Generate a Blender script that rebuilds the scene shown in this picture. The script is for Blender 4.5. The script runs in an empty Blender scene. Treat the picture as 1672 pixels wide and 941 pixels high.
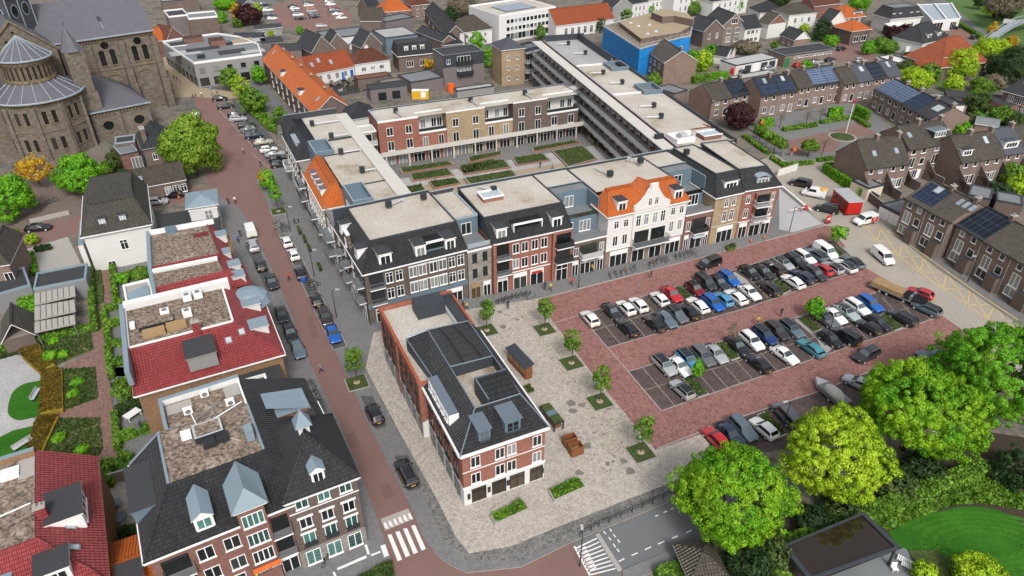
import bpy,math,random
import numpy as np
from mathutils import Vector,Matrix
from mathutils.geometry import tessellate_polygon
R=math.radians
PI=math.pi
SC=bpy.context.scene
COL=SC.collection
FPX,CAMH=1150.0,65.0
PITCH=math.atan(748/1150.0)
cam_d=bpy.data.cameras.new('camera')
cam_d.sensor_width=36.0
cam_d.lens=36.0*FPX/1672.0
cam_d.clip_end=3000
cam_d.clip_start=0.5
cam=bpy.data.objects.new('camera',cam_d)
COL.objects.link(cam)
cam.location=(0,0,CAMH)
cam.rotation_euler=(PI/2-PITCH,0,0)
SC.camera=cam
SUN_EL,SUN_AZ=R(46),R(166)
world=bpy.data.worlds.new('World')
SC.world=world
world.use_nodes=True
wn=world.node_tree
bgn=wn.nodes['Background']
sky=wn.nodes.new('ShaderNodeTexSky')
sky.sky_type='NISHITA'
sky.sun_disc=False
sky.sun_elevation=SUN_EL
sky.sun_rotation=SUN_AZ
sky.air_density=1.0
sky.dust_density=4.0
sky.ozone_density=1.0
hs=wn.nodes.new('ShaderNodeHueSaturation')
hs.inputs['Saturation'].default_value=0.35
wn.links.new(sky.outputs[0],hs.inputs['Color'])
wn.links.new(hs.outputs[0],bgn.inputs[0])
bgn.inputs[1].default_value=0.125
sun_d=bpy.data.lights.new('sun','SUN')
sun_d.energy=1.5
sun_d.angle=R(12)
sun_d.color=(1.0,0.965,0.92)
sun=bpy.data.objects.new('sun',sun_d)
COL.objects.link(sun)
sdir=Vector((math.sin(SUN_AZ)*math.cos(SUN_EL),math.cos(SUN_AZ)*math.cos(SUN_EL),math.sin(SUN_EL)))
sun.rotation_euler=sdir.to_track_quat('Z','Y').to_euler()
SC.view_settings.view_transform='Standard'
SC.view_settings.look='None'
SC.view_settings.gamma=1.0
SC.view_settings.use_curve_mapping=False
SC.view_settings.exposure=0.5
SC.render.engine='CYCLES'
SC.cycles.max_bounces=4
SC.cycles.diffuse_bounces=3
SC.cycles.glossy_bounces=2
SC.cycles.transmission_bounces=2
SC.cycles.transparent_max_bounces=4
SC.cycles.caustics_reflective=False
SC.cycles.caustics_refractive=False
REG={0:(0,0,1),1:(0,0,.33466),2:(400,0,.33466),3:(800,0,.33466),4:(1200,0,.33475),5:(0,300,.33466),6:(400,300,.33466),7:(800,300,.33466),8:(1200,300,.33475),9:(0,600,.3624),10:(400,600,.3624),11:(800,600,.3624),12:(1200,600,.36252),20:(420,160,.1912),21:(0,0,.15940),22:(0,140,.19129),23:(130,140,.19124),24:(260,0,.16997)}
_c,_s=math.cos(PITCH),math.sin(PITCH)
def W(k,x,y,z=0.0):
 a,b,s=REG[k]
 u=(a+x*s-836)/FPX
 v=(470.5-(b+y*s))/FPX
 t=(z-CAMH)/(-_s+v*_c)
 return Vector((u*t,(_c+v*_s)*t,z))
O0=W(0,606,533)
AZ=R(23.6)
UV=Vector((math.cos(AZ),math.sin(AZ),0))
VV=Vector((-UV.y,UV.x,0))
def L(u,v,z=0.0):
 p=O0+UV*u+VV*v
 return Vector((p.x,p.y,z))
rng=random.Random(7)
MATS={}
def newmat(name):
 m=bpy.data.materials.new(name)
 m.use_nodes=True
 nt=m.node_tree
 b=nt.nodes['Principled BSDF']
 return m,nt,b
def nd(nt,typ,**kw):
 n=nt.nodes.new(typ)
 for k,v in kw.items():
  if k.startswith('i_'):
   n.inputs[k[2:].replace('_',' ')].default_value=v
  else:
   setattr(n,k,v)
 return n
def c4(c,k=1.0):
 return(min(1,c[0]*k),min(1,c[1]*k),min(1,c[2]*k),1)
def mixc(nt,fac,a,b,typ='MIX'):
 n=nt.nodes.new('ShaderNodeMix')
 n.data_type='RGBA'
 n.blend_type=typ
 for idx,v in((0,fac),(6,a),(7,b)):
  if hasattr(v,'links')or isinstance(v,bpy.types.NodeSocket):
   nt.links.new(v,n.inputs[idx])
  else:
   n.inputs[idx].default_value=v
 return n.outputs[2]
def noise(nt,scale,detail=3,vec=None,rough=.55):
 n=nd(nt,'ShaderNodeTexNoise')
 n.inputs['Scale'].default_value=scale
 n.inputs['Detail'].default_value=detail
 n.inputs['Roughness'].default_value=rough
 if vec is None:
  g=nt.nodes.new('ShaderNodeNewGeometry')
  vec=g.outputs['Position']
 nt.links.new(vec,n.inputs['Vector'])
 return n.outputs['Fac']
def ramp(nt,fac,stops):
 n=nt.nodes.new('ShaderNodeValToRGB')
 e=n.color_ramp.elements
 e[0].position,e[0].color=stops[0][0],stops[0][1]
 e[1].position,e[1].color=stops[-1][0],stops[-1][1]
 for p,c in stops[1:-1]:
  x=e.new(p)
  x.color=c
 nt.links.new(fac,n.inputs[0])
 return n.outputs[0]
def bump(nt,b,h,dist=.02,strength=.6):
 n=nt.nodes.new('ShaderNodeBump')
 n.inputs['Distance'].default_value=dist
 n.inputs['Strength'].default_value=strength
 nt.links.new(h,n.inputs['Height'])
 nt.links.new(n.outputs[0],b.inputs['Normal'])
def plain(name,col,rough=.7,var=.15,sc=.8,metal=0.0,spec=.3,sc2=6.0):
 m,nt,b=newmat(name)
 f=noise(nt,sc,4)
 f2=noise(nt,sc2,2)
 c=mixc(nt,f,c4(col,1-var*1.6),c4(col,1+var*1.6))
 c=mixc(nt,f2,c,c4(col,1-var),'MIX')if var>0 else c
 nt.links.new(c,b.inputs['Base Color'])
 b.inputs['Roughness'].default_value=rough
 b.inputs['Metallic'].default_value=metal
 b.inputs['Specular IOR Level'].default_value=spec
 MATS[name]=m
 return m
def coord_group():
 g=bpy.data.node_groups.new('surface_coordinates','ShaderNodeTree')
 g.interface.new_socket(name='Vector',in_out='OUTPUT',socket_type='NodeSocketVector')
 out=g.nodes.new('NodeGroupOutput')
 geo=g.nodes.new('ShaderNodeNewGeometry')
 cr=nd(g,'ShaderNodeVectorMath',operation='CROSS_PRODUCT')
 cr.inputs[0].default_value=(0,0,1)
 g.links.new(geo.outputs['True Normal'],cr.inputs[1])
 no=nd(g,'ShaderNodeVectorMath',operation='NORMALIZE')
 g.links.new(cr.outputs[0],no.inputs[0])
 dt=nd(g,'ShaderNodeVectorMath',operation='DOT_PRODUCT')
 g.links.new(no.outputs[0],dt.inputs[0])
 g.links.new(geo.outputs['Position'],dt.inputs[1])
 sp=g.nodes.new('ShaderNodeSeparateXYZ')
 g.links.new(geo.outputs['Position'],sp.inputs[0])
 ln=nd(g,'ShaderNodeVectorMath',operation='LENGTH')
 g.links.new(cr.outputs[0],ln.inputs[0])
 mx=nd(g,'ShaderNodeMath',operation='MAXIMUM')
 g.links.new(ln.outputs['Value'],mx.inputs[0])
 mx.inputs[1].default_value=.2
 dv=nd(g,'ShaderNodeMath',operation='DIVIDE')
 g.links.new(sp.outputs[2],dv.inputs[0])
 g.links.new(mx.outputs[0],dv.inputs[1])
 cb=g.nodes.new('ShaderNodeCombineXYZ')
 g.links.new(dt.outputs['Value'],cb.inputs[0])
 g.links.new(dv.outputs[0],cb.inputs[1])
 g.links.new(cb.outputs[0],out.inputs[0])
 return g
CG=coord_group()
def scoord(nt):
 n=nt.nodes.new('ShaderNodeGroup')
 n.node_tree=CG
 return n.outputs[0]
def bricktex(nt,vec,w,h,mortar,c1,c2,cm,off=.5):
 n=nt.nodes.new('ShaderNodeTexBrick')
 n.inputs['Scale'].default_value=1.0
 n.inputs['Brick Width'].default_value=w
 n.inputs['Row Height'].default_value=h
 n.inputs['Mortar Size'].default_value=mortar
 n.inputs['Color1'].default_value=c1
 n.inputs['Color2'].default_value=c2
 n.inputs['Mortar'].default_value=cm
 n.offset=off
 nt.links.new(vec,n.inputs['Vector'])
 return n
def brick(name,col,mortar=(.32,.29,.26),var=.35,w=.22,h=.075):
 m,nt,b=newmat(name)
 t=bricktex(nt,scoord(nt),w,h,.009,c4(col,1-var),c4(col,1+var),c4(mortar))
 f=noise(nt,.45,5)
 c=mixc(nt,f,c4((.62,.6,.6)),c4((1.32,1.3,1.28)))
 f2=noise(nt,5,3)
 c2=mixc(nt,f2,c4((.82,.82,.82)),c4((1.2,1.2,1.2)))
 c=mixc(nt,1.0,c,c2,'MULTIPLY')
 c=mixc(nt,1.0,t.outputs[0],c,'MULTIPLY')
 nt.links.new(c,b.inputs['Base Color'])
 b.inputs['Roughness'].default_value=.85
 b.inputs['Specular IOR Level'].default_value=.2
 bump(nt,b,t.outputs['Fac'],-.01,.4)
 MATS[name]=m
 return m
def tiles(name,col,w=.26,h=.34,var=.2,moss=0.0,rough=.62,mk=.3):
 m,nt,b=newmat(name)
 vec=scoord(nt)
 t=bricktex(nt,vec,w,h,.045,c4(col,1-var),c4(col,1+var),c4(col,mk),0.0)
 f=noise(nt,.35,5)
 c=mixc(nt,f,c4((.68,.68,.68)),c4((1.3,1.3,1.3)))
 c=mixc(nt,1.0,t.outputs[0],c,'MULTIPLY')
 f2=noise(nt,3.2,4)
 c=mixc(nt,1.0,c,mixc(nt,f2,c4((.75,.75,.75)),c4((1.25,1.25,1.25))),'MULTIPLY')
 if moss:
  f3=noise(nt,1.1,6,rough=.7)
  k=ramp(nt,f3,[(.5,(0,0,0,1)),(.68,(moss,moss,moss,1))])
  c=mixc(nt,k,c,c4((.13,.13,.085)))
 nt.links.new(c,b.inputs['Base Color'])
 b.inputs['Roughness'].default_value=rough
 b.inputs['Specular IOR Level'].default_value=.35
 sp=nt.nodes.new('ShaderNodeSeparateXYZ')
 nt.links.new(vec,sp.inputs[0])
 m1=nd(nt,'ShaderNodeMath',operation='MULTIPLY')
 nt.links.new(sp.outputs[0],m1.inputs[0])
 m1.inputs[1].default_value=2*PI/w
 sn=nd(nt,'ShaderNodeMath',operation='SINE')
 nt.links.new(m1.outputs[0],sn.inputs[0])
 m2=nd(nt,'ShaderNodeMath',operation='DIVIDE')
 nt.links.new(sp.outputs[1],m2.inputs[0])
 m2.inputs[1].default_value=-h
 fr=nd(nt,'ShaderNodeMath',operation='FRACT')
 nt.links.new(m2.outputs[0],fr.inputs[0])
 ad=nd(nt,'ShaderNodeMath',operation='ADD')
 nt.links.new(sn.outputs[0],ad.inputs[0])
 nt.links.new(fr.outputs[0],ad.inputs[1])
 bump(nt,b,ad.outputs[0],.06,1.0)
 MATS[name]=m
 return m
def paving(name,col,w,h,mortar=.012,cm=None,var=.25,rot=0.0,stain=(.75,1.25),rough=.85,mottle=0.0,seed=0.0,hf=1.0):
 m,nt,b=newmat(name)
 g=nt.nodes.new('ShaderNodeNewGeometry')
 mp=nt.nodes.new('ShaderNodeMapping')
 mp.inputs['Rotation'].default_value=(0,0,rot)
 mp.inputs['Location'].default_value=(seed,seed,0)
 nt.links.new(g.outputs['Position'],mp.inputs[0])
 t=bricktex(nt,mp.outputs[0],w,h,mortar,c4(col,1-var),c4(col,1+var),c4(cm or[x*.45 for x in col]))
 f=noise(nt,.12,6,mp.outputs[0],.6)
 k=ramp(nt,f,[(.3,c4((stain[0],)*3)),(.7,c4((stain[1],)*3))])
 k2=mixc(nt,1.0,t.outputs[0],k,'MULTIPLY')
 f2=noise(nt,2.2,5,mp.outputs[0],.7)
 k3=ramp(nt,f2,[(.32,c4((1-.3*hf,)*3)),(.68,(1+.35*hf,)*3+(1,))])
 c=mixc(nt,1.0,k2,k3,'MULTIPLY')
 if mottle:
  f3=noise(nt,.9,7,mp.outputs[0],.75)
  k4=ramp(nt,f3,[(.47,(0,0,0,1)),(.53,(mottle,)*3+(1,)),(.57,(0,0,0,1))])
  c=mixc(nt,k4,c,c4([x*1.9 for x in col]))
 nt.links.new(c,b.inputs['Base Color'])
 b.inputs['Roughness'].default_value=rough
 b.inputs['Specular IOR Level'].default_value=.25
 bump(nt,b,f2,.02,.3)
 MATS[name]=m
 return m
def patchy(name,cols,sc=.3,rough=.95,sc2=4.0,bmp=.1,hi=1.5,lo=.55,tight=0.0):
 """ground cover / roof gravel: colours blended by noise at several sizes"""
 m,nt,b=newmat(name)
 f=noise(nt,sc,6,rough=.65)
 n=len(cols)
 c=ramp(nt,f,[(.28+.44*i/max(1,n-1),c4(cols[i]))for i in range(n)])
 f2=noise(nt,sc2,5,rough=.75)
 k=ramp(nt,f2,[(.3+tight,c4((lo,)*3)),(.72-tight,(hi,hi,hi,1))])
 c=mixc(nt,1.0,c,k,'MULTIPLY')
 nt.links.new(c,b.inputs['Base Color'])
 b.inputs['Roughness'].default_value=rough
 b.inputs['Specular IOR Level'].default_value=.15
 bump(nt,b,f2,bmp,.5)
 MATS[name]=m
 return m
def glassmat(name,dark=(.012,.016,.02),light=(.34,.36,.36),p=.72,rough=.08):
 """window glass over a room: mostly dark, now and then a pale curtain, and the sky's reflection"""
 m,nt,b=newmat(name)
 oi=nt.nodes.new('ShaderNodeObjectInfo')
 k=ramp(nt,oi.outputs['Random'],[(0,(0,0,0,1)),(p,(0.04,.04,.04,1)),(min(.99,p+.05),(.6,.6,.6,1)),(1,(1,1,1,1))])
 c=mixc(nt,k,c4(dark),c4(light))
 f=noise(nt,1.3,2)
 c=mixc(nt,1.0,c,mixc(nt,f,c4((.5,)*3),c4((1.6,)*3)),'MULTIPLY')
 nt.links.new(c,b.inputs['Base Color'])
 b.inputs['Roughness'].default_value=rough
 b.inputs['Specular IOR Level'].default_value=.6
 MATS[name]=m
 return m
def leafmat(name,col,col2,sc=.5,trans=.35):
 m,nt,b=newmat(name)
 f=noise(nt,sc,3)
 c=mixc(nt,ramp(nt,f,[(.35,(0,0,0,1)),(.65,(1,1,1,1))]),c4(col),c4(col2))
 oi=nt.nodes.new('ShaderNodeNewGeometry')
 k=mixc(nt,oi.outputs['Random Per Island'],c4((.55,)*3),(1.5,1.5,1.5,1))
 c=mixc(nt,1.0,c,k,'MULTIPLY')
 nt.links.new(c,b.inputs['Base Color'])
 b.inputs['Roughness'].default_value=.55
 b.inputs['Specular IOR Level'].default_value=.25
 tr=nt.nodes.new('ShaderNodeBsdfTranslucent')
 nt.links.new(c,tr.inputs[0])
 mx=nt.nodes.new('ShaderNodeMixShader')
 mx.inputs[0].default_value=trans
 out=nt.nodes['Material Output']
 nt.links.new(b.outputs[0],mx.inputs[1])
 nt.links.new(tr.outputs[0],mx.inputs[2])
 nt.links.new(mx.outputs[0],out.inputs[0])
 MATS[name]=m
 return m
def paint(name,col,rough=.28,metal=0.0):
 m,nt,b=newmat(name)
 b.inputs['Base Color'].default_value=c4(col)
 b.inputs['Roughness'].default_value=rough
 b.inputs['Metallic'].default_value=metal
 b.inputs['Coat Weight'].default_value=.8
 b.inputs['Coat Roughness'].default_value=.05
 MATS[name]=m
 return m
def panelmat(name,col,line,pw=1.0,ph=1.6,lw=.04,rough=.15):
 m,nt,b=newmat(name)
 t=bricktex(nt,scoord(nt),pw,ph,lw,c4(col,.85),c4(col,1.15),c4(line),0.0)
 nt.links.new(t.outputs[0],b.inputs['Base Color'])
 b.inputs['Roughness'].default_value=rough
 b.inputs['Specular IOR Level'].default_value=.35
 MATS[name]=m
 return m
brick('brick_red',(.38,.105,.06))
brick('brick_redbrown',(.26,.085,.06))
brick('brick_brown',(.12,.075,.065))
brick('brick_dark',(.10,.068,.06))
brick('brick_tan',(.30,.195,.155))
brick('brick_pinkish',(.25,.165,.135))
brick('brick_mauve',(.15,.10,.085))
brick('brick_yellow',(.50,.36,.20))
brick('brick_ochre',(.36,.18,.06))
brick('brick_orange',(.44,.12,.06))
brick('stone_church',(.215,.185,.15),(.14,.12,.095),.25,.7,.34)
brick('stone_trim',(.27,.21,.125),(.14,.11,.08),.2,.9,.45)
brick('stone_pale',(.34,.32,.29),(.2,.19,.18),.2,.6,.3)
plain('render_white',(.64,.635,.62),.8,.07)
plain('render_offwhite',(.66,.64,.61),.8,.08)
plain('render_cream',(.66,.58,.46),.8,.08)
plain('render_grey',(.22,.22,.225),.8,.1)
plain('render_midgrey',(.27,.268,.26),.8,.1)
plain('render_mauve',(.17,.15,.15),.8,.1)
plain('cladding_blue',(.13,.185,.225),.5,.1)
plain('cladding_dark',(.045,.052,.062),.5,.12)
plain('white_paint',(.78,.78,.77),.45,.04)
plain('green_curtain',(.16,.42,.36),.3,.2)
plain('concrete',(.38,.36,.33),.85,.12)
plain('concrete_pale',(.55,.53,.49),.85,.1)
plain('lead_pale',(.33,.38,.42),.4,.1,metal=.1)
plain('lead_blue',(.22,.29,.335),.45,.14,.6)
plain('zinc',(.17,.21,.25),.35,.1,metal=.25)
plain('slate',(.125,.125,.145),.5,.2,.5,sc2=1.2)
plain('slate_dark',(.07,.075,.09),.5,.15,.5)
plain('metal_dark',(.03,.033,.036),.45,.1)
plain('metal_grey',(.25,.26,.27),.4,.1,metal=.4)
plain('metal_light',(.55,.56,.57),.4,.06,metal=.3)
plain('galvanised',(.42,.44,.45),.4,.06,metal=.5)
plain('rail_panel',(.50,.51,.51),.4,.1)
plain('rubber',(.016,.016,.017),.8,.1)
plain('asphalt',(.15,.155,.16),.9,.1,.25,sc2=9)
plain('asphalt_patch',(.09,.092,.095),.9,.1,.25,sc2=9)
plain('asphalt_red',(.215,.128,.114),.9,.16,.3,sc2=5)
plain('bitumen',(.05,.052,.056),.75,.22,.4)
plain('bitumen_grey',(.20,.215,.225),.55,.22,.3)
plain('bitumen_light',(.42,.42,.41),.7,.12,.3)
plain('road_patch',(.185,.108,.098),.9,.15,.6)
plain('stain',(.20,.175,.155),.7,.2,2)
plain('kerb',(.36,.34,.315),.85,.12)
plain('road_white',(.74,.73,.71),.7,.08,2.5)
plain('road_yellow',(.62,.44,.15),.7,.12,2.5)
plain('wood',(.22,.085,.035),.6,.25,1.5)
plain('wood_tan',(.36,.24,.12),.7,.15,1.5)
plain('wood_grey',(.22,.19,.15),.8,.2,1.0)
plain('bark',(.09,.065,.045),.9,.2,3)
plain('soil',(.055,.042,.03),.95,.25,1.2)
plain('orange_sign',(.75,.12,.02),.5,.03)
plain('red_paint',(.50,.025,.02),.45,.06)
plain('blue_paint',(.02,.10,.42),.4,.06)
plain('yellow_paint',(.65,.38,.03),.5,.06)
plain('green_paint',(.03,.18,.06),.5,.06)
plain('plaza_slab',(.34,.33,.31),.8,.1)
tiles('tile_black',(.055,.056,.060),.34,.42,.25)
tiles('tile_slate',(.058,.062,.070),.34,.42)
tiles('tile_grey',(.125,.115,.10),.3,.36,.2,.35)
tiles('tile_greybrown',(.135,.115,.095),.34,.38,.2,.3)
tiles('tile_orange',(.82,.20,.04),.3,.36,.1,mk=.55)
tiles('tile_orangered',(.52,.12,.045),.3,.36,.16,.2,mk=.5)
tiles('tile_rust',(.25,.075,.04),.26,.34,.2,.6)
tiles('tile_wine',(.46,.078,.08),.34,.4,.14,mk=.4)
patchy('gravel_beige',[(.30,.24,.15),(.50,.45,.38),(.55,.51,.45),(.62,.59,.54)],.11,sc2=5,bmp=.02,hi=1.18)
patchy('gravel_brown',[(.30,.24,.19),(.20,.155,.12),(.38,.32,.26)],.35,sc2=2.4,bmp=.08,hi=1.5,lo=.35,tight=.09)
patchy('gravel_grey',[(.34,.34,.34),(.48,.48,.47)],.2,sc2=5,bmp=.02,hi=1.2)
paving('pave_grey',(.19,.19,.188),.3,.3,.008,var=.08,rot=-AZ,stain=(.88,1.12),hf=.4)
paving('pave_band',(.20,.195,.185),.24,.2,.02,var=.3,rot=-AZ+.1,stain=(.85,1.15))
paving('pave_beige',(.43,.39,.345),.22,.15,.014,var=.2,rot=-AZ,stain=(.9,1.08),mottle=.2,hf=.4)
paving('pave_tan',(.385,.345,.29),.2,.14,.012,var=.2,rot=-AZ,stain=(.92,1.08),seed=3.3,mottle=.25,hf=.6)
paving('pave_red',(.245,.124,.108),.22,.11,.01,var=.28,rot=-AZ+.78,stain=(.9,1.08),mottle=.4,hf=.75)
paving('pave_bay',(.095,.072,.068),.22,.11,.01,var=.3,rot=-AZ,stain=(.8,1.2),mottle=.3)
paving('pave_pink',(.25,.15,.125),.22,.11,.01,var=.25,rot=.4,stain=(.85,1.15))
paving('pave_concrete',(.36,.325,.275),4.0,3.0,.03,var=.03,rot=-AZ-.4,stain=(.85,1.12),cm=(.31,.28,.24),hf=.35)
paving('church_paving',(.19,.15,.13),.3,.2,.012,var=.2,rot=.7,stain=(.85,1.15),hf=.6)
patchy('town_floor',[(.05,.065,.035),(.13,.125,.11),(.20,.17,.14),(.06,.085,.03)],.16,sc2=1.2,bmp=.15)
patchy('garden_bed',[(.10,.14,.035),(.23,.20,.13),(.07,.11,.03),(.28,.25,.17)],.5,sc2=2.5,bmp=.3)
patchy('planting',[(.03,.06,.014),(.07,.095,.03),(.035,.04,.018)],.8,sc2=3.5,bmp=.3)
patchy('lawn',[(.022,.105,.008),(.042,.165,.014)],.35,sc2=9,bmp=.05,hi=1.3)
patchy('lawn_stripe',[(.03,.125,.010),(.055,.19,.016)],.35,sc2=9,bmp=.05,hi=1.3)
patchy('lawn_dull',[(.07,.13,.035),(.10,.16,.05)],.3,sc2=6,bmp=.05)
patchy('hedge',[(.045,.10,.015),(.07,.14,.022)],1.2,sc2=5,bmp=.25)
patchy('hedge_dark',[(.03,.055,.012),(.055,.08,.018)],1.2,sc2=4,bmp=.25)
patchy('hedge_amber',[(.20,.13,.02),(.26,.17,.025),(.12,.11,.02)],.5,sc2=4,bmp=.2)
patchy('sand',[(.36,.29,.19),(.42,.34,.24)],.3,sc2=5,bmp=.03,hi=1.2)
glassmat('glass')
glassmat('glass_mix',(.03,.035,.035),(.34,.36,.34),.3)
glassmat('glass_shop',(.012,.016,.018),(.05,.055,.05),.8,.08)
glassmat('glass_green',(.03,.085,.08),(.10,.28,.25),.45,.12)
glassmat('glass_warm',(.045,.032,.02),(.11,.08,.05),.5,.08)
glassmat('glass_sky',(.35,.42,.48),(.6,.66,.7),.5,.2)
glassmat('glass_car',(.006,.008,.010),(.01,.012,.014),.5,.04)
glassmat('windscreen',(.05,.065,.075),(.14,.18,.19),.45,.05)  # pale bluish base paints the sky's reflection into the glass
panelmat('solar',(.018,.028,.055),(.06,.08,.12),1.0,1.65,.04)
panelmat('solar_black',(.012,.016,.028),(.06,.07,.09),1.0,1.65,.04)
panelmat('solar_blue',(.07,.10,.17),(.20,.24,.30),6.0,.8,.06)
panelmat('net_blue',(.008,.16,.48),(.03,.34,.72),3.5,.55,.06,.6)
m_,nt_,b_=newmat('pond');b_.inputs['Base Color'].default_value=(.022,.014,.009,1);b_.inputs['Roughness'].default_value=.03;b_.inputs['Specular IOR Level'].default_value=.8;MATS['pond']=m_
leafmat('leaf_spring',(.10,.30,.010),(.27,.47,.018),.3,.3)
leafmat('leaf_lime',(.26,.43,.015),(.42,.57,.03),.3,.3)
leafmat('leaf_green',(.08,.185,.016),(.16,.29,.03),.4,.25)
leafmat('leaf_linden',(.14,.26,.02),(.26,.38,.04),.4,.3)
leafmat('leaf_bright',(.09,.30,.012),(.19,.43,.02),.4,.3)
leafmat('leaf_mid',(.05,.095,.02),(.10,.14,.035),.4)
leafmat('leaf_dark',(.025,.06,.02),(.05,.09,.025),.4)
leafmat('leaf_yellow',(.50,.30,.015),(.62,.40,.03),.5)
leafmat('leaf_plum',(.045,.018,.022),(.09,.03,.03),.5)
leafmat('leaf_amber',(.11,.078,.012),(.19,.135,.018),.5)
leafmat('leaf_bare',(.13,.11,.07),(.19,.16,.10),.5,.1)
CARCOL={'white':(.75,.75,.74),'black':(.012,.012,.014),'dark':(.035,.038,.043),'darkblue':(.02,.035,.07),'grey':(.13,.14,.15),'silver':(.42,.44,.45),'bluegrey':(.12,.17,.21),'blue':(.01,.12,.48),'navy':(.015,.04,.16),'lightblue':(.08,.33,.60),'teal':(.06,.26,.33),'red':(.45,.012,.02),'darkred':(.20,.012,.018),'brown':(.04,.03,.028),'beige':(.52,.47,.36),'mint':(.42,.50,.49),'orange':(.65,.14,.02)}
for k_,v_ in CARCOL.items():
 paint('paint_'+k_,v_,metal=0.0 if k_ in('white','red','black')else .25)
paint('lamp_glass',(.7,.7,.68),.1)
paint('tail_red',(.35,.01,.01),.2)
class MB:
 def __init__(s):
  s.v=[];s.f=[];s.m=[];s.mats=[];s.ox=s.oy=s.oz=0.0;s.ca=1.0;s.sa=0.0
 def at(s,ox=0,oy=0,ang=0,oz=0):
  s.ox,s.oy,s.oz=ox,oy,oz
  s.ca,s.sa=math.cos(ang),math.sin(ang)
  return s
 def mi(s,m):
  if m not in s.mats:
   s.mats.append(m)
  return s.mats.index(m)
 def P(s,x,y,z):
  s.v.append((s.ox+x*s.ca-y*s.sa,s.oy+x*s.sa+y*s.ca,z+s.oz))
  return len(s.v)-1
 def face(s,pts,m):
  ids=[s.P(*p)for p in pts]
  s.f.append(ids);s.m.append(s.mi(m))
 def box(s,x0,y0,z0,x1,y1,z1,m,top=None,bottom=True):
  i=[s.P(*p)for p in((x0,y0,z0),(x1,y0,z0),(x1,y1,z0),(x0,y1,z0),(x0,y0,z1),(x1,y0,z1),(x1,y1,z1),(x0,y1,z1))]
  k=s.mi(m);kt=s.mi(top)if top else k
  fs=[(0,1,5,4),(1,2,6,5),(2,3,7,6),(3,0,4,7)]
  for q in fs:
   s.f.append([i[j]for j in q]);s.m.append(k)
  s.f.append([i[4],i[5],i[6],i[7]]);s.m.append(kt)
  if bottom:
   s.f.append([i[3],i[2],i[1],i[0]]);s.m.append(k)
  return s
 def prism(s,pts,z0,z1,m,top=None,bottom=False):
  n=len(pts)
  a=sum(pts[i][0]*pts[(i+1)%n][1]-pts[(i+1)%n][0]*pts[i][1]for i in range(n))
  if a<0:
   pts=pts[::-1]
  lo=[s.P(p[0],p[1],z0)for p in pts]
  hi=[s.P(p[0],p[1],z1)for p in pts]
  k=s.mi(m);kt=s.mi(top)if top else k
  for i in range(n):
   j=(i+1)%n
   s.f.append([lo[i],lo[j],hi[j],hi[i]]);s.m.append(k)
  tr=tessellate_polygon([[Vector((p[0],p[1],0))for p in pts]])
  for t in tr:
   q=[hi[x]for x in t]
   A,B,C_=[Vector(pts[x])if len(pts[x])==2 else Vector((pts[x][0],pts[x][1]))for x in t]
   if(B-A).x*(C_-A).y-(B-A).y*(C_-A).x<0:
    q=q[::-1]
   s.f.append(q);s.m.append(kt)
   if bottom:
    s.f.append([lo[x]for x in(t if q==[hi[x]for x in t]else t[::-1])][::-1]);s.m.append(k)
  return s
 def slab(s,pts,t,m,edge=None):
  """roof plane: top polygon given anticlockwise from above, thickness t straight down"""
  n=len(pts)
  hi=[s.P(*p)for p in pts]
  lo=[s.P(p[0],p[1],p[2]-t)for p in pts]
  k=s.mi(m);ke=s.mi(edge)if edge else k
  s.f.append(hi);s.m.append(k)
  s.f.append(lo[::-1]);s.m.append(ke)
  for i in range(n):
   j=(i+1)%n
   s.f.append([lo[i],lo[j],hi[j],hi[i]]);s.m.append(ke)
  return s
 def tube(s,p,q,r,n,m,r2=None,cap=True):
  p=Vector(p);q=Vector(q)
  d=(q-p)
  if d.length<1e-6:
   return s
  d.normalize()
  a=d.orthogonal().normalized();b=d.cross(a)
  r2=r if r2 is None else r2
  A=[];B=[]
  for i in range(n):
   t=2*PI*i/n
   o=a*math.cos(t)+b*math.sin(t)
   A.append(s.P(*(p+o*r)));B.append(s.P(*(q+o*r2)))
  k=s.mi(m)
  for i in range(n):
   j=(i+1)%n
   s.f.append([A[i],A[j],B[j],B[i]]);s.m.append(k)
  if cap:
   s.f.append(A[::-1]);s.m.append(k);s.f.append(B);s.m.append(k)
  return s
 def bar(s,p,q,w,h,m):
  """rectangular bar between two points (top at the points)"""
  p=Vector(p);q=Vector(q);d=(q-p);d.z=0
  if d.length<1e-6:
   return s
  d.normalize();n=Vector((-d.y,d.x,0))*w/2
  s.slab([tuple(p-n),tuple(q-n),tuple(q+n),tuple(p+n)],h,m)
  return s
 def dome(s,cx,cy,z0,r,hz,n,rings,m,r2=None):
  r2=r2 or r
  prev=None;k=s.mi(m)
  for j in range(rings+1):
   t=PI/2*j/rings
   rr=math.cos(t);zz=z0+hz*math.sin(t)
   if j==rings:
    top=s.P(cx,cy,zz)
    for i in range(n):
     s.f.append([prev[i],prev[(i+1)%n],top]);s.m.append(k)
   else:
    ring=[s.P(cx+r*rr*math.cos(2*PI*i/n),cy+r2*rr*math.sin(2*PI*i/n),zz)for i in range(n)]
    if prev:
     for i in range(n):
      s.f.append([prev[i],prev[(i+1)%n],ring[(i+1)%n],ring[i]]);s.m.append(k)
    prev=ring
  return s
 def mesh(s,name,smooth=None):
  me=bpy.data.meshes.new(name)
  me.from_pydata(s.v,[],s.f)
  for m in s.mats:
   me.materials.append(MATS[m])
  me.polygons.foreach_set('material_index',s.m)
  if smooth is not None:
   me.polygons.foreach_set('use_smooth',[True]*len(s.f))
   me.set_sharp_from_angle(angle=R(smooth))
  me.update()
  return me
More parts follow.
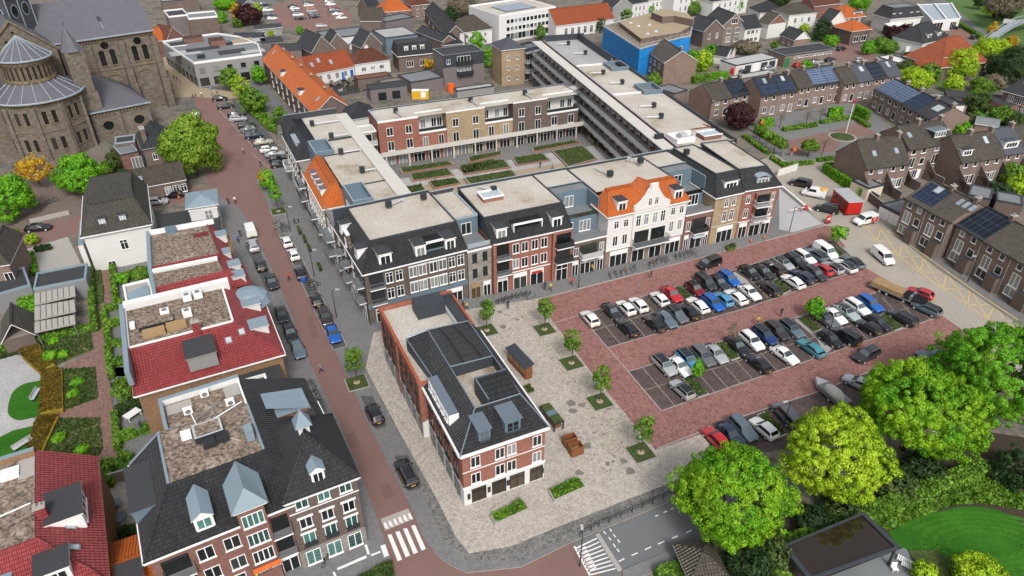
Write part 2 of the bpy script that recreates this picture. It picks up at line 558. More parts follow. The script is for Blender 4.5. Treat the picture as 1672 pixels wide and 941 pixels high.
 def obj(s,name,parent=None,smooth=None):
  if not s.v:
   return None
  o=bpy.data.objects.new(name,s.mesh(name,smooth))
  COL.objects.link(o)
  if parent:
   o.parent=parent
  return o
def _objs(s,name,parent=None):
 """one object per separate piece"""
 par=list(range(len(s.v)))
 def find(i):
  while par[i]!=i:
   par[i]=par[par[i]];i=par[i]
  return i
 for q in s.f:
  r=find(q[0])
  for i in q[1:]:par[find(i)]=r
 grp={}
 for n,q in enumerate(s.f):grp.setdefault(find(q[0]),[]).append(n)
 for fs in grp.values():
  m=MB();mp={}
  for n in fs:
   ids=[]
   for i in s.f[n]:
    if i not in mp:mp[i]=len(m.v);m.v.append(s.v[i])
    ids.append(mp[i])
   m.f.append(ids);m.m.append(m.mi(s.mats[s.m[n]]))
  m.obj(name,parent)
MB.objs=_objs
def link(name,me,parent=None,loc=(0,0,0),rz=0.0,sc=None):
 o=bpy.data.objects.new(name,me)
 COL.objects.link(o)
 if parent:
  o.parent=parent
 o.location=loc
 o.rotation_euler=(0,0,rz)
 if sc:
  o.scale=sc
 return o
def tag(o,label=None,cat=None,group=None,kind=None):
 if label:o['label']=label
 if cat:o['category']=cat
 if group:o['group']=group
 if kind:o['kind']=kind
 return o
def thing(name,label,cat,loc=(0,0,0),rz=0.0,group=None):
 o=bpy.data.objects.new(name,None)
 o.empty_display_size=.3
 COL.objects.link(o)
 o.location=loc
 o.rotation_euler=(0,0,rz)
 return tag(o,label,cat,group)
def dup(src,loc,rz,label=None,sc=None,swap=None,group=None):
 r=src.copy();COL.objects.link(r)
 r.location=loc;r.rotation_euler=(0,0,rz)
 if sc:r.scale=sc
 if label:r['label']=label
 if group:r['group']=group
 for ch in src.children:
  c=ch.copy();COL.objects.link(c);c.parent=r
  if swap:_swap(c,swap)
  for g in ch.children:
   d=g.copy();COL.objects.link(d);d.parent=c
   if swap:_swap(d,swap)
 if swap and r.type=='MESH':_swap(r,swap)
 return r
def _swap(o,swap):
 for i,ms in enumerate(o.material_slots):
  if ms.material and ms.material.name in swap:
   nm=swap[ms.material.name]
   ms.link='OBJECT'
   ms.material=MATS[nm]
def sheet(name,pts,z,m,z0=None,edge=None,kind='structure',label=None,cat=None,group=None):
 """ground surface from corner points; with z0 a raised slab with a real kerb edge"""
 mb=MB()
 P2=[(p[0],p[1])for p in pts]
 mb.prism(P2,z0 if z0 is not None else z-.001,z,edge or m,top=m)
 o=mb.obj(name)
 return tag(o,label,cat,group,kind)
def PX(k,*pts,z=0.0):
 return[W(k,x,y,z)for x,y in pts]
def curve(pts,n=4):
 """Catmull-Rom smoothing of an open line"""
 out=[]
 P_=[pts[0]]+list(pts)+[pts[-1]]
 for i in range(1,len(P_)-2):
  a,b,c,d=P_[i-1],P_[i],P_[i+1],P_[i+2]
  for k in range(n):
   t=k/n
   out.append(.5*((2*b)+(c-a)*t+(2*a-5*b+4*c-d)*t*t+(3*b-a-3*c+d)*t**3))
 out.append(P_[-2])
 return out
def strip(mb,pts,w,z,m,h=.004):
 """a ribbon of width w following pts"""
 n=len(pts)
 for i in range(n-1):
  a=Vector((pts[i][0],pts[i][1],z));b=Vector((pts[i+1][0],pts[i+1][1],z))
  mb.bar(a,b,w,h,m)
WC={}
def frame_mesh(w,h,st,fm,gm=None):
 """window frame; with gm the glass is in the same mesh (small, far windows)"""
 key=('f',round(w,2),round(h,2),st,fm,gm)
 if key in WC:
  return WC[key]
 mb=MB();t=.08 if w<2.4 else .1
 y0,y1=-.06,.02
 hw=w/2
 if st=='arch':
  n=8
  for i in range(n):
   a,b=PI*i/n,PI*(i+1)/n
   zc=h-hw
   mb.slab([(math.cos(a)*hw,y0,zc+math.sin(a)*hw),(math.cos(a)*hw,y1,zc+math.sin(a)*hw),(math.cos(b)*hw,y1,zc+math.sin(b)*hw),(math.cos(b)*hw,y0,zc+math.sin(b)*hw)],.12,fm)
  mb.box(-hw,y0,0,-hw+.14,y1,h-hw,fm);mb.box(hw-.14,y0,0,hw,y1,h-hw,fm)
  mb.box(-hw-.1,y0-.12,-.22,hw+.1,y1,0,fm)
  mb.box(-.04,-.05,0,.04,-.02,h-.1,'metal_dark')
  for k in range(1,int(h/.7)):
   mb.box(-hw+.14,-.05,k*.7,-.04,-.02,k*.7+.05,'metal_dark');mb.box(.04,-.05,k*.7,hw-.14,-.02,k*.7+.05,'metal_dark')
 else:
  mb.box(-hw,y0,0,-hw+t,y1,h,fm);mb.box(hw-t,y0,0,hw,y1,h,fm)
  mb.box(-hw+t,y0,h-t,hw-t,y1,h,fm)
  if st not in('door','shop'):
   mb.box(-hw-.07,y0-.09,-.07,hw+.07,y1,0,fm)
   mb.box(-hw+t,y0,0,hw-t,y1,t,fm)
  if st=='cross':
   mb.box(-.045,y0,t,.045,y1,h-t,fm)
   mb.box(-hw+t,y0+.01,h*.68,-.045,y1,h*.68+.06,fm);mb.box(.045,y0+.01,h*.68,hw-t,y1,h*.68+.06,fm)
  elif st in('pair','door'):
   mb.box(-.045,y0,0,.045,y1,h-t,fm)
  elif st in('tri','shop','quad'):
   n={'tri':3,'quad':4}.get(st,max(2,int(round(w/1.1))))
   for i in range(1,n):
    x=-hw+w*i/n
    mb.box(x-.05,y0,0,x+.05,y1,h-t,fm)
   if st=='shop':
    mb.box(-hw+t,y0-.02,h*.72,hw-t,y0-.002,h*.72+.12,fm)
 if gm:
  _pane(mb,w,h,st,gm)
 WC[key]=mb.mesh('window_frame' if not gm else 'window')
 return WC[key]
def _pane(mb,w,h,st,gm):
 hw=w/2
 if st=='arch':
  zc=h-hw
  pts=[(-hw,-.012,0),(hw,-.012,0)]+[(math.cos(PI*i/8)*hw,-.012,zc+math.sin(PI*i/8)*hw)for i in range(9)]
  mb.face(pts,gm)
 else:
  mb.face([(-hw+.03,-.02,.01),(hw-.03,-.02,.01),(hw-.03,-.02,h-.03),(-hw+.03,-.02,h-.03)],gm)
def pane_mesh(w,h,st,gm):
 key=('p',round(w,2),round(h,2),st,gm)
 if key not in WC:
  mb=MB();_pane(mb,w,h,st,gm);WC[key]=mb.mesh('pane')
 return WC[key]
class Face:
 """one outer wall of a house: x runs along it (left to right seen from outside), y into the house"""
 def __init__(s,house,p0,p1,h=None):
  s.h=house;s.p0=Vector(p0);s.p1=Vector(p1);d=s.p1-s.p0
  s.w=d.length;s.ang=math.atan2(d.y,d.x)
 def pt(s,x,y=0.0):
  return(s.p0.x+math.cos(s.ang)*x-math.sin(s.ang)*y,s.p0.y+math.sin(s.ang)*x+math.cos(s.ang)*y)
 def mb(s,oz=0):
  return MB().at(s.p0.x,s.p0.y,s.ang,oz)
 def win(s,x,z,w,h,st='cross',fm='white_paint',gm='glass',name='window',y=0.0,parent=None):
  X,Y=s.pt(x,y)
  H=s.h
  if H.far or parent is not None:
   return link(name,frame_mesh(w,h,st,fm,gm),parent or H.root,(X,Y,z),s.ang)
  o=link(name,frame_mesh(w,h,st,fm),H.root,(X,Y,z),s.ang)
  link('pane',pane_mesh(w,h,st,gm),o)
  return o
 def row(s,xs,z,w,h,st='cross',**k):
  for x in xs:
   s.win(x*s.w if k.get('rel')else x,z,w,h,st,**{a:b for a,b in k.items()if a!='rel'})
 def grid(s,n,zs,w,h,st='cross',m=.12,**k):
  """n windows spread evenly in each storey"""
  for z in zs:
   for i in range(n):
    x=s.w*(m+(1-2*m)*(i+.5)/n)
    s.win(x,z,w,h,st,**k)
 def band(s,z,h=.22,d=.12,m='white_paint',name='cornice',x0=0,x1=None):
  b=s.mb();b.box(x0-d*(x0==0),-d,z,(s.w if x1 is None else x1)+d*(x1 is None),.01,z+h,m)
  return b.obj(name,s.h.root)
 def shop(s,x,w,h=3.0,sign=None,gm='glass_shop',fm='white_paint',z=.1):
  s.win(x,z,w,h,'shop',fm,gm,name='shop_window')
  b=s.mb();b.box(x-w/2+.1,-.10,z+h*.73+.13,x+w/2-.1,-.02,z+h-.14,sign or fm)
  b.obj('sign_board',s.h.root)
 def balcony(s,x0,x1,z,dep=1.3,rail='metal_dark',solid=False,slab='white_paint',rh=1.0):
  b=s.mb();b.box(x0,-dep,z-.2,x1,.01,z,slab,top='bitumen_grey')
  o=b.obj('balcony',s.h.root)
  b=s.mb()
  if solid:
   b.box(x0,-dep,z,x1,-dep+.1,z+rh,rail);b.box(x0,-dep+.1,z,x0+.1,0,z+rh,rail);b.box(x1-.1,-dep+.1,z,x1,0,z+rh,rail)
  else:
   for(a,c,e,f)in((x0,-dep,x1,-dep+.06),(x0,-dep+.06,x0+.06,0),(x1-.06,-dep+.06,x1,0)):
    b.box(a,c,z+rh-.06,e,f,z+rh,rail)
   n=max(2,int((x1-x0)/.22))
   for i in range(n+1):
    x=x0+.03+(x1-x0-.06)*i/n
    b.box(x-.02,-dep+.01,z,x+.02,-dep+.05,z+rh-.06,rail,bottom=False)
   for k in range(1,int(dep/.22)):
    y=-dep+.05+k*.22
    b.box(x0+.01,y,z,x0+.05,y+.03,z+rh-.06,rail,bottom=False)
    b.box(x1-.05,y,z,x1-.01,y+.03,z+rh-.06,rail,bottom=False)
  b.obj('railing',o)
  return o
 def door(s,x,z=.1,w=1.0,h=2.3,m='white_paint'):
  b=s.mb();b.box(x-w/2,-.05,z,x+w/2,.01,z+h,m)
  o=b.obj('door',s.h.root)
  return o
 def dormer(s,x,z,w,h,y0,dep,fm='white_paint',top='bitumen',st='pair',gm='glass',gable=None,win=True,cheek=None):
  """box dormer: front at y0 behind the wall face, depth dep"""
  b=s.mb()
  b.box(x-w/2,y0,z,x+w/2,y0+dep,z+h,cheek or fm)
  if gable:
   rh=w*.42
   for sg in(-1,1):
    pts=[(x+sg*(w/2+.15),y0-.2,z+h),(x+sg*(w/2+.15),y0+dep+.4,z+h),(x,y0+dep+1.2,z+h+rh),(x,y0-.2,z+h+rh)]
    b.slab(pts if sg>0 else pts[::-1],.1,gable,'white_paint')
   b.slab([(x-w/2,y0,z+h),(x+w/2,y0,z+h),(x,y0,z+h+rh*.95)][:3]and[(x-w/2,y0+.0,z+h),(x+w/2,y0+.0,z+h),(x,y0+.05,z+h+rh*.93)],.05,fm)
  else:
   b.box(x-w/2-.15,y0-.18,z+h,x+w/2+.15,y0+dep+.1,z+h+.14,fm,top=top)
  o=b.obj('dormer',s.h.root)
  if win:
   s.win(x,z+.18,w*.78,h*.76,st,'white_paint' if fm!='cladding_blue' else 'cladding_blue',gm,y=y0,parent=o)
  return o
class House:
 def __init__(s,name,label,p0,p1,depth,h,wall,cat='house',group=None,far=False,base=True,z=0.0):
  p0=Vector((p0[0],p0[1],0));p1=Vector((p1[0],p1[1],0));d=p1-p0
  s.w=d.length;s.d=depth;s.H=h;s.far=far;s.wall=wall
  s.root=thing(name,label,cat,(p0.x,p0.y,z),math.atan2(d.y,d.x),group)
  w,dd=s.w,depth
  s.F=Face(s,(0,0),(w,0));s.Rt=Face(s,(w,0),(w,dd));s.Bk=Face(s,(w,dd),(0,dd));s.Lf=Face(s,(0,dd),(0,0))
  s.wm=MB()
  if base:
   s.wm.box(0,0,-.3,w,dd,h,wall)
 def walls(s,name='wall'):
  return s.wm.obj(name,s.root)
 def gable(s,rise,roof,axis='x',oh=.3,z=None,x0=0,x1=None,y0=0,y1=None,gm=None,verge='white_paint',name='roof',ov=.25,wallgable=True):
  z=s.H if z is None else z;x1=s.w if x1 is None else x1;y1=s.d if y1 is None else y1
  b=MB();gm=gm or s.wall
  if axis=='x':
   ym=(y0+y1)/2;sl=rise/(ym-y0)
   if wallgable:
    for(xa,xb)in((x0,x0+.2),(x1-.2,x1)):
     k=s.wm
     k.face([(xa,y0,z),(xa,ym,z+rise-.05),(xa,y1,z)],gm);k.face([(xb,y0,z),(xb,y1,z),(xb,ym,z+rise-.05)],gm)
   b.slab([(x0-ov,y0-oh,z-oh*sl+.12),(x1+ov,y0-oh,z-oh*sl+.12),(x1+ov,ym,z+rise+.12),(x0-ov,ym,z+rise+.12)],.16,roof,verge)
   b.slab([(x1+ov,y1+oh,z-oh*sl+.12),(x0-ov,y1+oh,z-oh*sl+.12),(x0-ov,ym,z+rise+.12),(x1+ov,ym,z+rise+.12)],.16,roof,verge)
   b.bar((x0-ov,ym,z+rise+.2),(x1+ov,ym,z+rise+.2),.3,.14,roof)
   s.pl=lambda x,y:z+.12+(rise*(y-y0)/(ym-y0)if y<ym else rise*(y1-y)/(y1-ym))
  else:
   xm=(x0+x1)/2;sl=rise/(xm-x0)
   if wallgable:
    for(ya,yb)in((y0,y0+.2),(y1-.2,y1)):
     k=s.wm
     k.face([(x0,ya,z),(x1,ya,z),(xm,ya,z+rise-.05)],gm);k.face([(x0,yb,z),(xm,yb,z+rise-.05),(x1,yb,z)],gm)
   b.slab([(x0-oh,y1+ov,z-oh*sl+.12),(x0-oh,y0-ov,z-oh*sl+.12),(xm,y0-ov,z+rise+.12),(xm,y1+ov,z+rise+.12)],.16,roof,verge)
   b.slab([(x1+oh,y0-ov,z-oh*sl+.12),(x1+oh,y1+ov,z-oh*sl+.12),(xm,y1+ov,z+rise+.12),(xm,y0-ov,z+rise+.12)],.16,roof,verge)
   b.bar((xm,y0-ov,z+rise+.2),(xm,y1+ov,z+rise+.2),.3,.14,roof)
   s.pl=lambda x,y:z+.12+(rise*(x-x0)/(xm-x0)if x<xm else rise*(x1-x)/(x1-xm))
  return b.obj(name,s.root)
 def hip(s,rise,roof,inset=None,oh=.35,z=None,x0=0,x1=None,y0=0,y1=None,name='roof',gutter='white_paint',hipl=None,hipr=None):
  z=s.H if z is None else z;x1=s.w if x1 is None else x1;y1=s.d if y1 is None else y1
  x0,x1,y0,y1=x0-oh,x1+oh,y0-oh,y1+oh
  b=MB();w,d=x1-x0,y1-y0
  zz=z+.12
  if w>=d:
   i=d/2 if inset is None else inset
   il=i if hipl is None else hipl;ir=i if hipr is None else hipr
   a,c=(x0+il,(y0+y1)/2,zz+rise),(x1-ir,(y0+y1)/2,zz+rise)
   A=[((x0,y0,zz),(x1,y0,zz),c,a),((x1,y1,zz),(x0,y1,zz),a,c),((x0,y1,zz),(x0,y0,zz),a),((x1,y0,zz),(x1,y1,zz),c)]
  else:
   i=w/2 if inset is None else inset
   a,c=((x0+x1)/2,y0+i,zz+rise),((x0+x1)/2,y1-i,zz+rise)
   A=[((x0,y0,zz),(x1,y0,zz),a),((x1,y1,zz),(x0,y1,zz),c),((x0,y1,zz),(x0,y0,zz),a,c),((x1,y0,zz),(x1,y1,zz),c,a)]
  for p in A:
   q=[]
   for t in p:
    if t not in q:q.append(t)
   if len(q)>2:
    b.slab(q,.16,roof,gutter)
  b.bar(a,c,.3,-.1,roof)if a!=c else None
  for p0,p1 in(((x0,y0,zz),a),((x1,y0,zz),c if w>=d else a),((x1,y1,zz),c),((x0,y1,zz),a if w>=d else c)):
   b.tube(p0,p1,.1,5,roof)
  ym=(y0+y1)/2
  s.pl=lambda x,y:zz+(rise*(y-y0)/(ym-y0)if y<ym else rise*(y1-y)/(y1-ym))
  return b.obj(name,s.root)
 def mansard(s,h,ins,roof,z=None,x0=0,x1=None,y0=0,y1=None,oh=.35,flat='gravel_beige',gutter='white_paint',rim='cladding_dark',skip=()):
  """steep tiled slopes (ins = inset front, right, back, left) round a flat top; an inset of 0 is a plain upright side"""
  z=s.H if z is None else z;x1=s.w if x1 is None else x1;y1=s.d if y1 is None else y1
  f,r,k,l=ins
  X0,X1,Y0,Y1=x0-oh*(l>0),x1+oh*(r>0),y0-oh*(f>0),y1+oh*(k>0)
  a=[(X0,Y0),(X1,Y0),(X1,Y1),(X0,Y1)]
  c=[(x0+l,y0+f),(x1-r,y0+f),(x1-r,y1-k),(x0+l,y1-k)]
  b=MB()
  for i in range(4):
   j=(i+1)%4
   b.face([(*a[i],z+.1),(*a[j],z+.1),(*c[j],z+h),(*c[i],z+h)],roof if(f,r,k,l)[i]>0 else rim)
  if f>0:
   for q in((0,0),(1,1)):
    b.tube((*a[q[0]],z+.12),(*c[q[1]],z+h+.02),.09,5,roof)
  o=b.obj('roof',s.root)
  g=MB()
  for i in range(4):
   if(f,r,k,l)[i]>0:
    j=(i+1)%4
    p,q=Vector((*a[i],0)),Vector((*a[j],0))
    g.bar((p.x,p.y,z+.1),(q.x,q.y,z+.1),.22,.2,gutter)
  g.obj('gutter',s.root)
  t=MB()
  t.face([(c[0][0],c[0][1],z+h-.05),(c[1][0],c[1][1],z+h-.05),(c[2][0],c[2][1],z+h-.05),(c[3][0],c[3][1],z+h-.05)],flat)
  for i in range(4):
   j=(i+1)%4
   if i in skip:continue
   t.bar((*c[i],z+h+.12),(*c[j],z+h+.12),.25,.2,rim)
  t.obj('flat_roof',s.root)
  return o
 def flat(s,z=None,par=.4,mat='gravel_beige',rim='cladding_dark',x0=0,x1=None,y0=0,y1=None,sides='FRBL',cap=None,t=.28,name='flat_roof'):
  z=s.H if z is None else z;x1=s.w if x1 is None else x1;y1=s.d if y1 is None else y1
  b=MB()
  b.face([(x0,y0,z+.02),(x1,y0,z+.02),(x1,y1,z+.02),(x0,y1,z+.02)],mat)
  cap=cap or rim
  e=.04
  if 'F' in sides:b.box(x0-e,y0-e,z-.1,x1+e,y0+t,z+par,rim,top=cap)
  if 'B' in sides:b.box(x0-e,y1-t,z-.1,x1+e,y1+e,z+par,rim,top=cap)
  a0=y0+t if 'F' in sides else y0-e;a1=y1-t if 'B' in sides else y1+e
  if 'L' in sides:b.box(x0-e,a0,z-.1,x0+t,a1,z+par,rim,top=cap)
  if 'R' in sides:b.box(x1-t,a0,z-.1,x1+e,a1,z+par,rim,top=cap)
  return b.obj(name,s.root)
 def onroof(s,name,x0,x1,y0,y1,m,lift=.06,th=.08,edge=None):
  b=MB();p=s.pl
  b.slab([(x0,y0,p(x0,y0)+lift),(x1,y0,p(x1,y0)+lift),(x1,y1,p(x1,y1)+lift),(x0,y1,p(x0,y1)+lift)],th,m,edge)
  return b.obj(name,s.root)
 def skylight(s,x,y,w=.9,d=1.1):
  b=MB();p=s.pl
  for(a,c,e,f,m,l)in((x-.1,y-.1,x+w+.1,y+d+.1,'metal_grey',.07),(x,y,x+w,y+d,'glass_sky',.1)):
   b.slab([(a,c,p(a,c)+l),(e,c,p(e,c)+l),(e,f,p(e,f)+l),(a,f,p(a,f)+l)],.06,m)
  return b.obj('skylight',s.root)
 def chimney(s,x,y,z0,h=1.6,w=.7,d=.6,m=None):
  b=MB();b.box(x-w/2,y-d/2,z0-1.2,x+w/2,y+d/2,z0+h,m or s.wall);b.box(x-w/2-.07,y-d/2-.07,z0+h,x+w/2+.07,y+d/2+.07,z0+h+.12,'concrete')
  b.tube((x-w*.22,y,z0+h+.1),(x-w*.22,y,z0+h+.5),.11,8,'concrete');b.tube((x+w*.22,y,z0+h+.1),(x+w*.22,y,z0+h+.45),.11,8,'concrete')
  return b.obj('chimney',s.root)
 def vent(s,x,y,z,pipe=None):
  b=MB();b.box(x-.45,y-.4,z+.25,x+.45,y+.4,z+1.15,'metal_dark');b.box(x-.3,y-.3,z,x+.3,y+.3,z+.25,'metal_grey');b.box(x-.5,y-.45,z+1.15,x+.5,y+.45,z+1.22,'metal_dark')
  o=b.obj('ventilator',s.root)
  if pipe:
   q=MB();px,py=pipe;q.tube((x,y,z+.5),(px,py,z+.5),.16,7,'metal_light');q.tube((px,py,z),(px,py,z+.62),.17,7,'metal_light');q.obj('duct',o)
  return o
 def terrace(s,x0,x1,y0,y1,z,wallm='cladding_blue',h=3.0,floor='bitumen_grey',front=None,win=True,sides='LBR'):
  """sunken roof terrace: three thin clad walls round a paved floor, glazed door in the back wall"""
  b=MB();t=.22
  if 'L' in sides:b.box(x0,y0,z,x0+t,y1,z+h,wallm,top='lead_pale')
  if 'R' in sides:b.box(x1-t,y0,z,x1,y1,z+h,wallm,top='lead_pale')
  b.box(x0+t,y1-t,z,x1-t,y1,z+h,wallm,top='lead_pale')
  if front:b.box(x0+t,y0,z,x1-t,y0+t,z+front,wallm,top='lead_pale')
  b.face([(x0+t,y0,z+.03),(x1-t,y0,z+.03),(x1-t,y1-t,z+.03),(x0+t,y1-t,z+.03)],floor)
  o=b.obj('terrace',s.root)
  if win:
   f=Face(s,(x0,y1-t),(x1,y1-t))
   f.win((x1-x0)*.6,z+.1,min(2.2,(x1-x0)*.4),2.2,'pair',parent=o)
  return o
def poly_house(name,label,pts,h,wall,roof='bitumen_grey',par=.4,rim='white_paint',cat='building',group=None,far=True,z=0,t=.3,cap=None):
 """flat-roofed building on any outline; pts anticlockwise in world xy"""
 pts=[Vector((p[0],p[1],0))for p in pts]
 a=sum(pts[i].x*pts[(i+1)%len(pts)].y-pts[(i+1)%len(pts)].x*pts[i].y for i in range(len(pts)))
 if a<0:pts=pts[::-1]
 o=pts[0]
 H=House.__new__(House)
 H.root=thing(name,label,cat,(o.x,o.y,z),0,group);H.far=far;H.H=h;H.wall=wall
 q=[(p-o)for p in pts]
 b=MB();b.prism([(p.x,p.y)for p in q],-.3,h,wall);b.obj('wall',H.root)
 r=MB()
 n=len(q)
 r.prism([(p.x,p.y)for p in q],h+.005,h+.02,roof)
 for i in range(n):
  A,B=q[i],q[(i+1)%n]
  d=(B-A).normalized();nn=Vector((-d.y,d.x,0))
  A2,B2=A-nn*.05-d*.05,B-nn*.05+d*.05
  r.slab([(A2.x,A2.y,h+par),(B2.x,B2.y,h+par),((B+nn*t).x,(B+nn*t).y,h+par),((A+nn*t).x,(A+nn*t).y,h+par)],par+.15,rim,cap or rim)
 r.obj('flat_roof',H.root)
 H.faces=[Face(H,(q[i].x,q[i].y),(q[(i+1)%n].x,q[(i+1)%n].y))for i in range(n)]
 H.q=q
 H.pl=lambda x,y:h+.03
 return H
def HP(name,label,k,a,b,he,depth,wall,far=True,**kw):
 """house from its front eaves line in the photo: a left end, b right end, at eaves height he"""
 return House(name,label,W(k,*a,z=he),W(k,*b,z=he),depth,he,wall,far=far,**kw)
big=900
sheet('ground',[(-big,-200),(big,-200),(big,1500),(-big,1500)],0.0,'town_floor')
Z1,Z2,Z3=.004,.008,.012
left_kerb=curve(PX(0,(352,318),(376,333),(395,347),(430,410),(470,500),(510,601),(563,712),(617,850),(652,960),(668,1010)),4)
right_kerb=curve(PX(0,(418,296),(436,330),(452,375),(479,434),(520,520),(560,601),(605,700),(645,780),(672,832),(692,878),(722,915),(762,936)),4)
sheet('street',PX(0,(348,314))+left_kerb+PX(0,(760,1010))+right_kerb[::-1],Z2,'asphalt_red')
sheet('plaza',PX(0,(318,158),(362,160),(396,195),(440,232),(470,262),(478,292),(436,332),(395,348),(352,324),(338,296),(331,240)),.0085,'asphalt_red')
sheet('road',PX(0,(-60,420),(17,411),(115,386),(250,340),(352,322),(345,306),(250,318),(114,357),(0,378),(-60,390)),.0095,'asphalt_red')
sheet('side_road',PX(0,(652,960),(668,1060),(900,1100),(1024,934),(937,885),(850,925),(762,936),(722,915)),Z1,'asphalt_red')
sheet('south_road',PX(0,(934,888),(1101,818),(1330,735),(1420,700),(1430,740),(1340,800),(1148,878),(1017,934),(1000,960)),Z2,'asphalt')
wp=right_kerb
pav_e=right_kerb[:-8]+PX(0,(748,860),(700,720),(640,600),(606,533),(560,430),(470,285),(430,290))
sheet('pavement',right_kerb+PX(0,(850,927),(934,886),(1101,817),(1101,787),(900,866),(836,893),(766,905),(744,877),(715,819),(654,710),(597,602),(560,530),(606,528),(560,430),(480,290),(470,262)),.11,'pave_grey',0.0,'kerb')
sheet('west_pavement',left_kerb+PX(0,(600,1020),(330,1020),(330,900),(440,800),(440,600),(400,470),(345,330)),.11,'pave_grey',0.0,'kerb')
sheet('kerb_band',PX(0,(590,560),(621,655),(668,745),(700,830),(725,885),(760,915),(850,917),(934,878),(1101,811),(1101,787),(900,866),(836,893),(766,905),(744,877),(715,819),(654,710),(620,640)),.118,'pave_band')
sheet('shop_pavement',PX(0,(600,528),(620,550),(700,520),(753,510),(800,501),(877,489),(1220,402),(1344,368),(1275,303),(1255,370),(760,480)),.114,'pave_grey',0.0,'kerb')
sheet('square',PX(0,(610,545),(700,515),(800,501),(878,489),(904,528),(970,615),(1070,736),(1148,709),(1165,716),(1130,770),(1101,787),(900,866),(836,893),(766,905),(744,877),(715,819),(654,710),(597,602)),.122,'pave_beige',0.05,'kerb')
sheet('square_walk',PX(0,(835,495),(878,489),(904,528),(970,615),(1070,736),(1040,742),(1018,760),(985,735),(940,655),(880,560)),.126,'pave_tan')
sheet('car_park',PX(0,(878,489),(1344,369),(1356,369),(1367,387),(1407,434),(1464,467),(1535,514),(1572,539),(1640,590),(1432,690),(1200,740),(1148,709),(1070,736),(970,615),(904,528)),.016,'pave_red',-.1,'kerb')
BAYA=PX(0,(947,514),(1200,441),(1330,398),(1361,392),(1412,437),(1220,503),(992,568))
BAYB=PX(0,(1026,607),(1121,578),(1220,547),(1300,518),(1434,477),(1491,472),(1535,517),(1400,562),(1243,615),(1080,671))
sheet('parking_bays',BAYA,.020,'pave_bay')
sheet('parking_bays',BAYB,.020,'pave_bay')
sheet('parking_bays',PX(0,(1150,709),(1200,686),(1280,658),(1338,640),(1432,604),(1540,570),(1600,610),(1440,680),(1340,720),(1200,750)),.020,'pave_bay')
sheet('crossing_path',PX(8,(-60,470),(0,430),(60,470),(130,560),(60,580),(20,540)),.024,'plaza_slab')
sheet('crossing_path',PX(8,(290,665),(320,650),(480,800),(440,835),(400,760)),.024,'plaza_slab')
sheet('yard',PX(0,(1356,369),(1344,369),(1275,300),(1240,262),(1268,252),(1330,262),(1464,350),(1528,430),(1662,521),(1760,590),(1700,640),(1640,590),(1572,539),(1535,514),(1464,467),(1407,434),(1367,387)),.010,'pave_concrete')
sheet('lane',PX(4,(200,800),(270,770),(500,740),(640,830),(560,900),(480,950),(300,900)),.006,'pave_concrete')
sheet('east_pavement',PX(0,(1454,378),(1464,372),(1540,425),(1672,515),(1760,575),(1760,600),(1662,529),(1528,437)),.12,'pave_grey',0.0,'kerb')
def lines(name,segs,z,w,m,kind='structure'):
 mb=MB()
 for a,b in segs:
  mb.bar((a[0],a[1],z),(b[0],b[1],z),w,.003,m)
 return tag(mb.obj(name),kind=kind)
lines('bay_edge_line',[(a,b)for P_ in(BAYA,BAYB)for a,b in zip(P_,P_[1:]+P_[:1])]+[(W(0,1072,733),W(0,1200,684)),(W(0,1200,684),W(0,1338,639)),(W(0,1338,639),W(0,1432,602)),(W(0,878,489.6),W(0,1344,369.6)),(W(0,904,528),W(0,947,514)),(W(0,970,615),W(0,1030,690)),(W(0,992,568),W(0,1026,607))],.027,.14,'kerb')
def bays(k,a,b,c,d,n,rows=2):
 """thin joints between parking bays: a->b front edge, d->c back edge"""
 A,B,C_,D=W(k,*a),W(k,*b),W(k,*c),W(k,*d)
 sg=[]
 for i in range(1,n):
  t=i/n
  sg.append((A.lerp(B,t),D.lerp(C_,t)))
 sg.append((A.lerp(D,.5),B.lerp(C_,.5)))
 return sg
lines('bay_joint',bays(0,(947,514),(1361,392),(1412,437),(992,568),24)+bays(0,(1026,607),(1491,472),(1535,517),(1080,671),24),.026,.08,'pave_tan')
zb=[((642,882-8),(660,914)),((656,866),(677,909)),((671,862),(690,902)),((0,0),(0,0))]
def quad_paint(name,k,quads,z,m):
 mb=MB()
 for q in quads:
  mb.prism([(p.x,p.y)for p in PX(k,*q)],z-.003,z,m)
 return tag(mb.obj(name),kind='structure')
quad_paint('zebra_crossing',10,[[(642,755),(660,752),(708,866),(688,874)],[(677,742),(697,738),(744,848),(724,856)],[(712,728),(730,724),(779,834),(760,842)],[(748,714),(766,710),(815,818),(796,826)]],.014,'road_white')
quad_paint('road_marking',10,[[(610,684),(735,636),(758,684),(632,736)]],.0125,'concrete')
quad_paint('road_marking',10,[[(624+22*i,702-8.5*i),(634+22*i,698-8.5*i),(648+22*i,728-8.5*i),(630+22*i,724-8.5*i)]for i in range(6)],.0165,'road_white')
quad_paint('road_marking',10,[[(610,808),(632,800),(650,852),(628,860)],[(415,908),(545,850),(550,862),(418,918)],[(538,804),(550,801),(564,845),(553,848)],[(568,846),(610,830),(612,838),(570,855)],[(395,925),(406,925),(414,945),(402,945)]],.128,'road_white')
quad_paint('road_marking',11,[[(475,753),(492,747),(597,912),(578,922)]],.0125,'concrete')
quad_paint('road_marking',11,[[(376,808),(384,805),(456,935),(447,940)]]+[[(388+8.0*i,812+15*i),(488-8+10.5*i,768+17*i),(491-8+10.5*i,773+17*i),(391+8.0*i,818+15*i)]for i in range(9)]+[[(392+8.0*i,826+15*i),(430+8*i,806+15.4*i),(432+8*i,811+15.4*i),(394+8.0*i,832+15*i)]for i in range(7)],.0165,'road_white')
